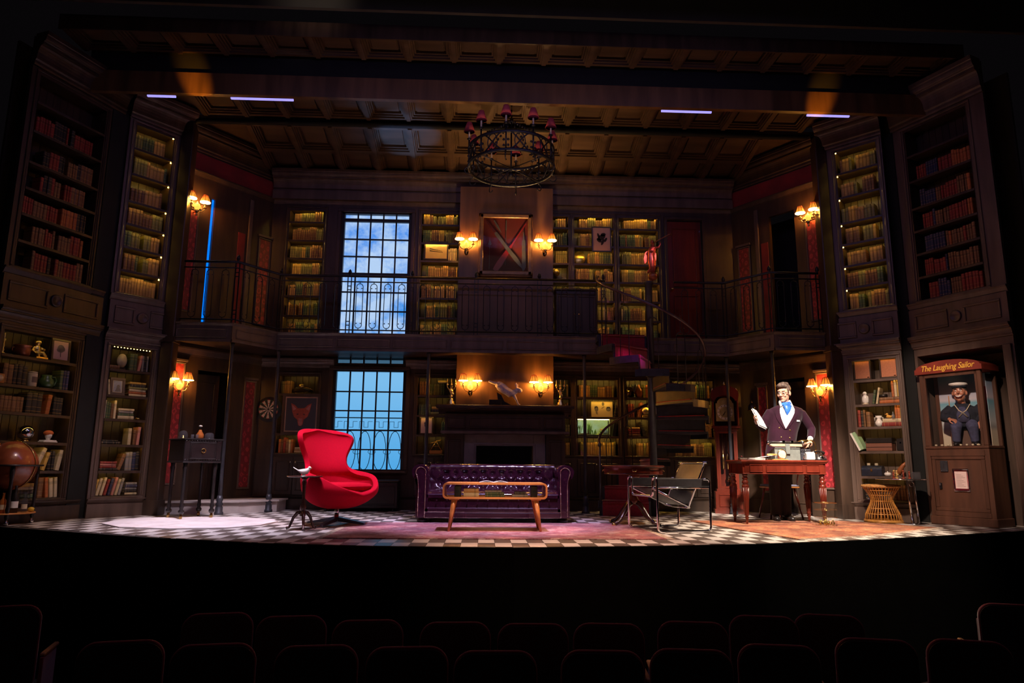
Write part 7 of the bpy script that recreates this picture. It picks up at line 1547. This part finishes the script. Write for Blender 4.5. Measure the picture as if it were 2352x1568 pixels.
    g.tube([H(-.009, -.106, .016), H(.009, -.106, .016)], .0024, 6); mk('spectacles', g, blackw, t)
    # clothes
    j = MB(); ring = [(.76, -.065, .205, .135, 0), (.88, -.06, .20, .13, 0), (1.02, -.04, .192, .128, 0), (1.14, -.015, .196, .130, 0), (1.27, .02, .212, .134, 0), (1.37, .045, .228, .130, .002), (1.43, .055, .238, .115, .006), (1.465, .06, .215, .098, .012), (1.49, .055, .155, .086, .016), (1.51, .045, .095, .075, .018)]
    j.loft([(V(x, y, z), rx, ry) for z, x, rx, ry, y in ring], 24)
    j.tube([V(-.10, .01, 1.40), V(-.165, .01, 1.40), V(-.215, .02, 1.32), V(-.275, .035, 1.20), V(-.34, -.05, 1.235), V(-.405, -.14, 1.27)], [.05, .070, .066, .056, .050, .044], 14)
    j.tube([V(.20, .01, 1.40), V(.262, .01, 1.39), V(.315, .01, 1.31), V(.38, .0, 1.19), V(.335, -.08, 1.12), V(.285, -.15, 1.065)], [.05, .070, .064, .056, .050, .044], 14)
    fused('jacket', j, plum, t, .008, 6)
    # front surface of the jacket for shirt, lapels and buttons
    def fy(x, z):
        for (z0, x0, a0, b0, y0), (z1, x1, a1, b1, y1) in zip(ring, ring[1:]):
            if z0 <= z <= z1:
                k = (z-z0)/(z1-z0); cx, rx, ry, cy = x0+(x1-x0)*k, a0+(a1-a0)*k, b0+(b1-b0)*k, y0+(y1-y0)*k
                u = max(-.97, min(.97, (x-cx)/rx)); return cy-ry*math.sqrt(1-u*u)
        return -.07
    def patch(b, poly_rows, off):
        n = 6; vs = []
        for z, xl, xr in poly_rows:
            for k in range(n+1): x = xl+(xr-xl)*k/n; vs.append(V(x, fy(x, z)-off, z))
        m = n+1; b.add(vs, [(j_*m+i, j_*m+i+1, (j_+1)*m+i+1, (j_+1)*m+i) for j_ in range(len(poly_rows)-1) for i in range(n)], 0, True); return b
    rows = [(1.185, -.032, -.028), (1.22, -.048, -.005), (1.28, -.068, .035), (1.34, -.08, .075), (1.40, -.085, .112), (1.45, -.075, .128), (1.49, -.05, .125)]
    mk('shirt', patch(MB(), rows, .005), shirt_m, t)
    cb = MB().tube([V(-.045, -.075, 1.475), V(-.04, -.02, 1.545), V(.03, .055, 1.565), V(.11, .02, 1.55), V(.115, -.05, 1.475)], [.012, .015, .017, .016, .012], 8, flat=2.4); mk('shirt_collar', cb, shirt_m, t)
    cr = MB(); cr.loft([(V(.028, -.085, 1.525), .045, .022), (V(.026, -.105, 1.49), .058, .03), (V(.022, -.118, 1.45), .045, .024), (V(.012, -.125, 1.41), .030, .016), (V(.004, -.128, 1.37), .008, .008)], 14).tube([V(-.03, -.06, 1.515), V(.03, -.085, 1.525), V(.085, -.05, 1.53), V(.098, -.0, 1.545)], [.02, .024, .022, .016], 10); fused('cravat', cr, blue_silk, t, .005, 2)
    lp = MB(); W_ = lambda z: .052*(.35+.65*min(1, (z-1.18)/.14))*(1 if z < 1.42 else .8)
    patch(lp, [(z, xl-W_(z), xl+.004) for z, xl, xr in rows], .010); patch(lp, [(z, xr-.004, xr+W_(z)) for z, xl, xr in rows], .010)
    mk('lapel', lp, plum, t)
    for x, z in ((-.105, 1.20), (.03, 1.17), (-.09, 1.08), (.02, 1.07), (-.09, .98), (.01, .97)): mk('button', MB().ell(V(x, fy(x, z)-.004, z), (.010, .005, .010), 10, 6), brass, t)
    mk('pocket_square', patch(MB(), [(1.285, .128, .185), (1.305, .13, .182)], .010), shirt_m, t)
    for p0, p1, r_ in ((V(-.405, -.14, 1.27), V(-.422, -.165, 1.283), .036), (V(.285, -.15, 1.065), V(.270, -.170, 1.052), .036)): mk('shirt_cuff', MB().tube([p0, p1], [r_, r_*.95], 12), shirt_m, t)
    tr = MB().loft([(V(-.06, 0, .76), .19, .12), (V(-.06, 0, .90), .175, .115)], 18)
    for s, kx, fx in ((-1, -.165, -.165), (1, -.03, -.03)): tr.tube([V(-.06+s*.08, 0, .86), V((kx-.06+s*.08)/2, -.005, .66), V(kx, -.012, .48), V(fx, .0, .24), V(fx, .005, .075)], [.108, .092, .080, .070, .066], 14)
    fused('trousers', tr, trous, t, .008, 4)
    for fx, a in ((-.165, -18), (-.03, 4)):
        Mz = Matrix.Translation(V(fx, .0, 0)+Vector((0, 0, .011))) @ Matrix.Rotation(rad(a), 4, 'Z'); q = MB(); T = lambda x, y, z: Mz @ Vector((x, y, z))
        q.loft([(T(0, .06, .045), .036, .040, Matrix.Rotation(PI/2, 4, 'X')), (T(0, .02, .055), .042, .052, Matrix.Rotation(PI/2, 4, 'X')), (T(0, -.06, .04), .044, .038, Matrix.Rotation(PI/2, 4, 'X')), (T(0, -.14, .03), .040, .028, Matrix.Rotation(PI/2, 4, 'X')), (T(0, -.18, .022), .020, .018, Matrix.Rotation(PI/2, 4, 'X'))], 14)
        o = mk('shoe', q, blackw, t); mk('sole', MB().prism([tuple((Mz @ Vector((x, y, 0)))[:2]) for x, y in ((-.04, .07), (.04, .07), (.046, -.07), (.03, -.17), (0, -.195), (-.03, -.17), (-.046, -.07))], .0, .012, 'z'), blackw, o)
man()
# the sheet he holds, seen almost edge-on
t = thing('paper_sheet', 'white sheet of paper held up by the man at the desk', 'paper', (3.605, 8.955, 1.285))
A3 = [Vector(p) for p in ((-.035, -.03, .185), (.045, .03, .160), (.185, .05, -.075), (.055, -.02, -.035))]
def psh(o):
    def f(u, v): p = (A3[0]*(1-u)+A3[1]*u)*(1-v)+(A3[3]*(1-u)+A3[2]*u)*v; return p+Vector((.0, -.02*math.sin(PI*v)+o, .0))
    return f
mk('sheet', MB().grid(psh(0), 6, 8), paper, t); mk('back_sheet', MB().grid(lambda u, v: psh(.006)(u, v)+Vector((-.012, 0, -.012)), 6, 8), paper, t)

# ------------------------------------------------------------------ the arcade cabinet with the laughing sailor
cabw = mat('cabinet_brown_wood', (.085, .034, .020), .45, var=.45, scale=8, stretch=GR, bump=.15); cab_red = mat('oxblood_sign_board', (.20, .028, .016), .45, var=.2, scale=6)
CP, CA, CW, CD = (5.84, 8.86), rad(-61), .75, .40
t = thing('arcade_cabinet', 'tall wooden coin cabinet with glazed top lettered The Laughing Sailor', 'cabinet', (*CP, 0), CA)
b = MB().bbox(-.015, CW+.015, -.02, CD+.01, 0, .105, .008).box(0, .055, 0, CD, .105, .95).box(CW-.055, CW, 0, CD, .105, .95).box(0, CW, CD-.02, CD, .105, .95).box(.055, CW-.055, 0, CD, .93, .95)
b.bbox(.05, CW-.05, -.012, .03, .105, .17, .005).bbox(.05, CW-.05, -.012, .03, .855, .935, .006); mk('lower_case', b, cabw, t)
d = mk('door', frame_panel(MB().box(.06, CW-.06, .012, .03, .17, .86), .06, CW-.06, .17, .86, .045, .014, .018), cabw, t); mk('keyhole_plate', MB().bbox(.125, .155, -.008, .013, .44, .52, .004), iron, d); mk('door_pull', MB().ell((.14, -.014, .50), (.012, .010, .014), 8, 6), chrome, d)
cs = mk('coin_slot', MB().bbox(.16, .25, -.006, .013, .66, .80, .004), steel, d)
for x in (.172, .238):
    for z in (.672, .788): mk('screw', MB().ell((x, -.008, z), .006, 8, 5), chrome, cs)
mk('coin_hole', MB().box(.20, .208, -.0075, -.005, .70, .76), inkm, cs)
pl = mk('notice_frame', frame_panel(MB().box(.30, .49, -.004, .013, .42, .70), .30, .49, .42, .70, .016, -.004, .008), chrome, d); mk('notice_card', MB().box(.325, .465, -.0065, -.003, .455, .665), mat('pink_white_card', (.78, .58, .56), .7, var=.05), pl)
ln = MB()
for k in range(9): ln.box(.345, .445-.02*(k % 3), -.0075, -.006, .48+k*.018, .483+k*.018)
mk('notice_line', ln, greyi, pl)
mk('shelf_top', MB().bbox(-.005, CW+.005, -.015, CD, .95, .985, .006), cabw, t)
b = MB()
for x in (0, CW-.05): b.bbox(x, x+.05, 0, .05, .985, 1.93, .006).bbox(x, x+.05, CD-.04, CD, .985, 1.93, .006)
b.box(.05, .075, .004, .03, .985, 1.93).box(CW-.075, CW-.05, .004, .03, .985, 1.93).box(.05, CW-.05, .004, .04, 1.88, 1.93); mk('upper_frame', b, cabw, t)
ar = [(-.035, 1.93), (CW+.035, 1.93), (CW+.035, 1.995)]+[(CW/2+(CW/2+.02)*math.cos(a), 1.995+.095*math.sin(a)) for a in [PI*k/14 for k in range(15)]]+[(-.035, 1.995)]
mk('sign_board', MB().prism(ar, -.03, CD+.01, 'y'), cab_red, t); 
fc = bpy.data.curves.new('lettering', 'FONT'); fc.body = 'The Laughing Sailor'; fc.size = .105; fc.shear = .32; fc.extrude = .002; fc.offset = .0012; fc.align_x = 'CENTER'; fc.space_character = .98
fo = bpy.data.objects.new('lettering', fc); COL.objects.link(fo); fo.parent = t; fo.location = (CW/2, -.033, 1.965); fo.rotation_euler = (PI/2, 0, 0); fo.scale = (.80, 1, 1)
bpy.context.view_layer.update(); fm_ = bpy.data.meshes.new_from_object(fo.evaluated_get(bpy.context.evaluated_depsgraph_get())); bpy.data.objects.remove(fo)
fo = link('lettering', fm_, t, (CW/2, -.033, 1.965), (PI/2, 0, 0), (.80, 1, 1)); fm_.materials.clear(); fm_.materials.append(mat('sign_gold_paint', (.82, .45, .06), .5, var=.1))
# painted seaside scene on the rear board

def painted():
    m, N, L, P = nodes_of('painted_seaside'); P.inputs['Roughness'].default_value = .6; tc = N.new('ShaderNodeTexCoord'); sp = N.new('ShaderNodeSeparateXYZ'); mr = N.new('ShaderNodeMapRange'); mr.inputs[1].default_value = .985; mr.inputs[2].default_value = 1.9
    L.new(tc.outputs['Object'], sp.inputs[0]); L.new(sp.outputs[2], mr.inputs[0]); cr = N.new('ShaderNodeValToRGB'); e = cr.color_ramp.elements
    e[0].color = (.58, .48, .34, 1); e[1].color = (.10, .28, .42, 1)
    for p, c in ((.20, (.60, .50, .40)), (.26, (.34, .32, .32)), (.34, (.52, .54, .56)), (.62, (.16, .38, .50)), (.67, (.55, .50, .58)), (.78, (.40, .42, .55))): x = e.new(p); x.color = (*c, 1)
    L.new(mr.outputs[0], cr.inputs[0]); L.new(cr.outputs[0], P.inputs['Base Color']); return m
bk = mk('painted_backdrop', MB().box(.03, CW-.03, CD-.03, CD-.02, .985, 1.92), painted(), t); mk('painted_side', MB().box(CW-.045, CW-.04, CD-.20, CD-.03, .985, 1.90), painted(), t)
mk('painted_mast', MB().box(.165, .175, CD-.033, CD-.0305, 1.15, 1.66).prism([(.14, 1.15), (.24, 1.15), (.22, 1.12), (.15, 1.12)], CD-.033, CD-.0305, 'y'), honey, bk); mk('painted_lighthouse', MB().box(.60, .72, CD-.033, CD-.0305, 1.02, 1.75).box(.27, .30, CD-.033, CD-.0305, 1.0, 1.22).box(.25, .32, CD-.033, CD-.0305, 1.13, 1.17), cab_red, bk)
mk('glass_front', MB().box(.05, CW-.05, .016, .019, .985, 1.88), glass_pane, t); mk('glass_side', MB().box(CW-.024, CW-.021, .05, CD-.04, .985, 1.9), glass_pane, t)
CM = Matrix.Translation((*CP, 0)) @ Matrix.Rotation(CA, 4, 'Z')
for k in range(9):
    x = .10+k*.072+R.uniform(-.02, .02); p = CM @ Vector((x, .06+R.uniform(0, .02), .986)); q = thing('pebble', '%s pale pebble from the left along the cabinet glass' % ORD[k], 'pebble', p, 0, 'pebbles in the cabinet'); mk('stone', MB().ell((0, 0, .012), (R.uniform(.014, .024), .014, .013), 10, 6), cream, q)
def sailor():
    t = thing('sailor_puppet', 'laughing seated sailor puppet in navy uniform and white cap inside the cabinet', 'puppet', CM @ Vector((.40, .22, .987)), rad(-38))
    navy = mat('navy_serge', (.012, .013, .024), .9, var=.3, scale=30); blue = mat('blue_serge', (.050, .050, .105), .9, var=.25, scale=30); pskin = mat('painted_wood_skin', (.50, .20, .12), .35, var=.15, scale=12)
    V = Vector; HM = Matrix.Translation((-.015, -.045, .675)) @ Matrix.Rotation(rad(-8), 4, 'Z'); H = lambda x, y, z: HM @ Vector((x, y, z)); b = MB()
    b.ell(H(0, 0, .02), (.075, .080, .095), 18, 12).ell(H(0, -.02, -.05), (.062, .062, .06), 16, 10).tube([H(0, -.075, .02), H(0, -.10, -.005)], [.010, .016], 8).ell(H(.035, -.055, -.005), .028, 10, 8).ell(H(-.035, -.055, -.005), .028, 10, 8).ell(H(0, -.062, -.085), .024, 10, 8).tube([H(0, 0, -.06), (0, 0, .53)], .045, 12)
    for s in (-1, 1): b.ell(H(s*.078, .0, .0), (.012, .022, .030), 8, 6)
    b.loft([((0, .02, .28), .11, .09), ((0, 0, .40), .115, .09), ((0, 0, .53), .06, .05)], 14)
    for sx, hx, hy, hz in ((-1, -.155, -.10, .345), (1, .19, -.10, .32)):
        b.tube([(sx*.12, 0, .49), (sx*.20, .0, .37), (hx, hy+.03, hz)], [.045, .04, .025], 10); hand(b, frame_from(V((hx, hy+.025, hz)), (-sx*.6 if sx < 0 else -.3, -.5, -.15 if sx < 0 else -.6), (0, .3, -1)), .5, .85, -sx)
    for s in (-1, 1): b.tube([(s*.065, .03, .265), (s*.085, -.095, .25), (s*.095, -.108, .06)], [.045, .038, .032], 10)
    fused('body', b, pskin, t, .006, 3)
    mk('mouth', MB().tube([H(-.046, -.062, -.026), H(-.024, -.080, -.050), H(0, -.085, -.058), H(.024, -.080, -.050), H(.046, -.062, -.026)], [.006, .014, .018, .014, .006], 10), mat('mouth_dark_red', (.10, .008, .008), .5), t)
    mk('teeth', MB().tube([H(-.038, -.072, -.030), H(-.020, -.092, -.042), H(0, -.099, -.048), H(.020, -.092, -.042), H(.038, -.072, -.030)], [.004, .008, .009, .008, .004], 8), white_cer, t)
    for s in (-1, 1): e = mk('eye', MB().ell(H(s*.028, -.068, .028), (.014, .010, .010), 10, 6), white_cer, t); mk('iris', MB().ell(H(s*.028-.003, -.077, .027), .005, 8, 6), inkm, e); mk('eyebrow', MB().tube([H(s*.014, -.080, .050), H(s*.03, -.080, .056), H(s*.046, -.070, .050)], .005, 6), inkm, e)
    mk('hair', MB().ell(H(0, .012, .05), (.080, .082, .075), 14, 8), hair_m, t); mk('cap', MB().loft([(H(0, .0, .075), .080, .085), (H(0, .0, .10), .082, .086), (H(-.005, .0, .112), .108, .11), (H(-.008, .0, .13), .105, .108), (H(-.008, .0, .14), .06, .06)], 22), white_cer, t); mk('cap_band', MB().loft([(H(0, 0, .072), .082, .087), (H(0, 0, .098), .084, .088)], 22), navy, t)
    j = MB().loft([((0, .03, .24), .15, .125), ((0, .01, .32), .165, .125), ((0, 0, .42), .155, .11), ((0, 0, .50), .13, .085), ((0, 0, .545), .06, .055)], 20)
    for sx, hx, hy, hz in ((-1, -.155, -.10, .345), (1, .19, -.10, .32)): j.tube([(sx*.115, 0, .49), (sx*.19, .01, .42), (sx*.205, .0, .36), (hx, hy+.03, hz)], [.065, .068, .062, .045], 12)
    fused('smock', j, navy, t, .008, 5)
    mk('shirt_front', MB().loft([((0, -.112, .30), .07, .016), ((0, -.115, .40), .075, .014), ((-.005, -.082, .50), .03, .016)], 12), blue, t)
    mk('collar_stripe', MB().tube([(-.085, -.075, .53), (-.04, -.108, .45), (0, -.128, .42)], .006, 6).tube([(.085, -.075, .53), (.04, -.108, .45), (0, -.128, .42)], .006, 6), cream, t); mk('neck_tie', MB().tube([(0, -.13, .42), (-.05, -.135, .36)], [.012, .008], 6).tube([(0, -.13, .42), (.05, -.137, .36)], [.012, .010], 6), greyi, t)
    tr = MB()
    for s in (-1, 1): tr.tube([(s*.065, .04, .26), (s*.085, -.10, .265), (s*.088, -.125, .235), (s*.095, -.115, .14), (s*.098, -.11, .05)], [.075, .072, .066, .052, .046], 12)
    fused('trousers', tr, blue, t, .008, 4)
    for s in (-1, 1): mk('shoe', MB().loft([((s*.098, -.08, .022), .03, .026, Matrix.Rotation(PI/2, 4, 'X')), ((s*.10, -.12, .03), .036, .030, Matrix.Rotation(PI/2, 4, 'X')), ((s*.105, -.17, .022), .034, .021, Matrix.Rotation(PI/2, 4, 'X')), ((s*.106, -.20, .018), .018, .014, Matrix.Rotation(PI/2, 4, 'X'))], 12), blackw, t)
    mk('seat_box', MB().bbox(-.16, .16, -.02, .13, 0, .20, .008), cabw, t)
sailor()

# ------------------------------------------------------------------ audience seats in the dark
velvet = mat('theatre_red_velvet', (.16, .010, .016), .9, var=.25, scale=20, sheen=.3); seat_back_m = mat('seat_back_shell', (.020, .012, .013), .35, var=.3, scale=6); armw = mat('worn_arm_wood', (.34, .16, .07), .45, var=.3, scale=10)
def seat_proto():
    t = thing('theatre_seat', 'x', 'seat')
    sh = rrect(.49, .62, .10, 7); mk('back_shell', MB().prism([(x, z+.66) for x, z in sh], -.022, .0, 'y'), seat_back_m, t)
    pad = rrect(.485, .63, .105, 7); b = MB(); n = len(pad)
    vs = [(x*k, y, z*k+.66) for k, y in ((.98, .002), (1.0, .012), (1.0, .05), (.94, .075), (.5, .085)) for x, z in pad]
    b.add(vs, [(r_*n+i, r_*n+(i+1) % n, (r_+1)*n+(i+1) % n, (r_+1)*n+i) for r_ in range(4) for i in range(n)]+[list(range(n))[::-1], list(range(4*n, 5*n))], 0, True); mk('back_cushion', b, velvet, t)
    mk('rim_piping', MB().tube([(x*1.01, .002, z*1.01+.66) for x, z in pad], .009, 6, closed=True), velvet, t)
    mk('seat_pad', MB().bbox(-.22, .22, .09, .17, .42, .86, .03), velvet, t); mk('pedestal', MB().box(-.05, .05, .06, .12, 0, .44).box(-.16, .16, .02, .2, 0, .02), seat_back_m, t)
    return t
def arm(t, x, lab=None):
    a = mk('armrest', MB().bbox(x-.02, x+.02, .03, .40, .585, .615, .008), armw, t); mk('arm_panel', MB().bbox(x-.014, x+.014, .02, .36, .0, .584, .006), velvet, a); return a
sp = seat_proto(); first = True
SEATS = []
def add_seat(x, y, z, rz, lab, arms):
    global first
    o = sp if first else copy_tree(sp); first = False
    o.location = (x, y, z); o.rotation_euler = (0, 0, rz); o['label'] = lab; o['group'] = 'empty theatre seats'
    for s in arms: arm(o, s*.279)
for k, (x, y, arms) in enumerate(((-1.95, 5.48, (-1,)), (-1.38, 5.38, (-1,)), (-.80, 5.24, (-1, 1)), (-.17, 5.17, (1,)), (.38, 5.12, ()), (.92, 5.12, (1,)), (1.54, 5.17, ()), (2.14, 5.36, (-1,)), (2.66, 5.40, (-1,)))):
    add_seat(x, y, -1.39, rad(-x*5), '%s dark red theatre seat from the left in the row nearest the stage' % ORD[k], arms)
for k, (x, y, arms) in enumerate(((-2.24, 4.66, (1,)), (-1.64, 4.58, ()), (-1.00, 4.54, (-1,)), (-.44, 4.50, ()), (.10, 4.40, (-1, 1)), (.75, 4.40, ()), (1.30, 4.42, ()), (1.89, 4.52, (1,)), (2.60, 4.66, (1,)), (3.20, 4.62, (1,)))):
    add_seat(x, y, -1.39, rad(-x*5), '%s dark red theatre seat from the left in the near row' % ORD[k], arms)
add_seat(-3.68, 5.75, -1.39, rad(16), 'lone dark theatre seat at the far left edge with worn armrest', (1,)); add_seat(4.42, 5.80, -1.39, rad(-16), 'dark red theatre seat at the far right with worn armrest', (-1,)); add_seat(4.95, 5.62, -1.39, rad(-16), 'dark red theatre seat cut off by the right edge', (1,))
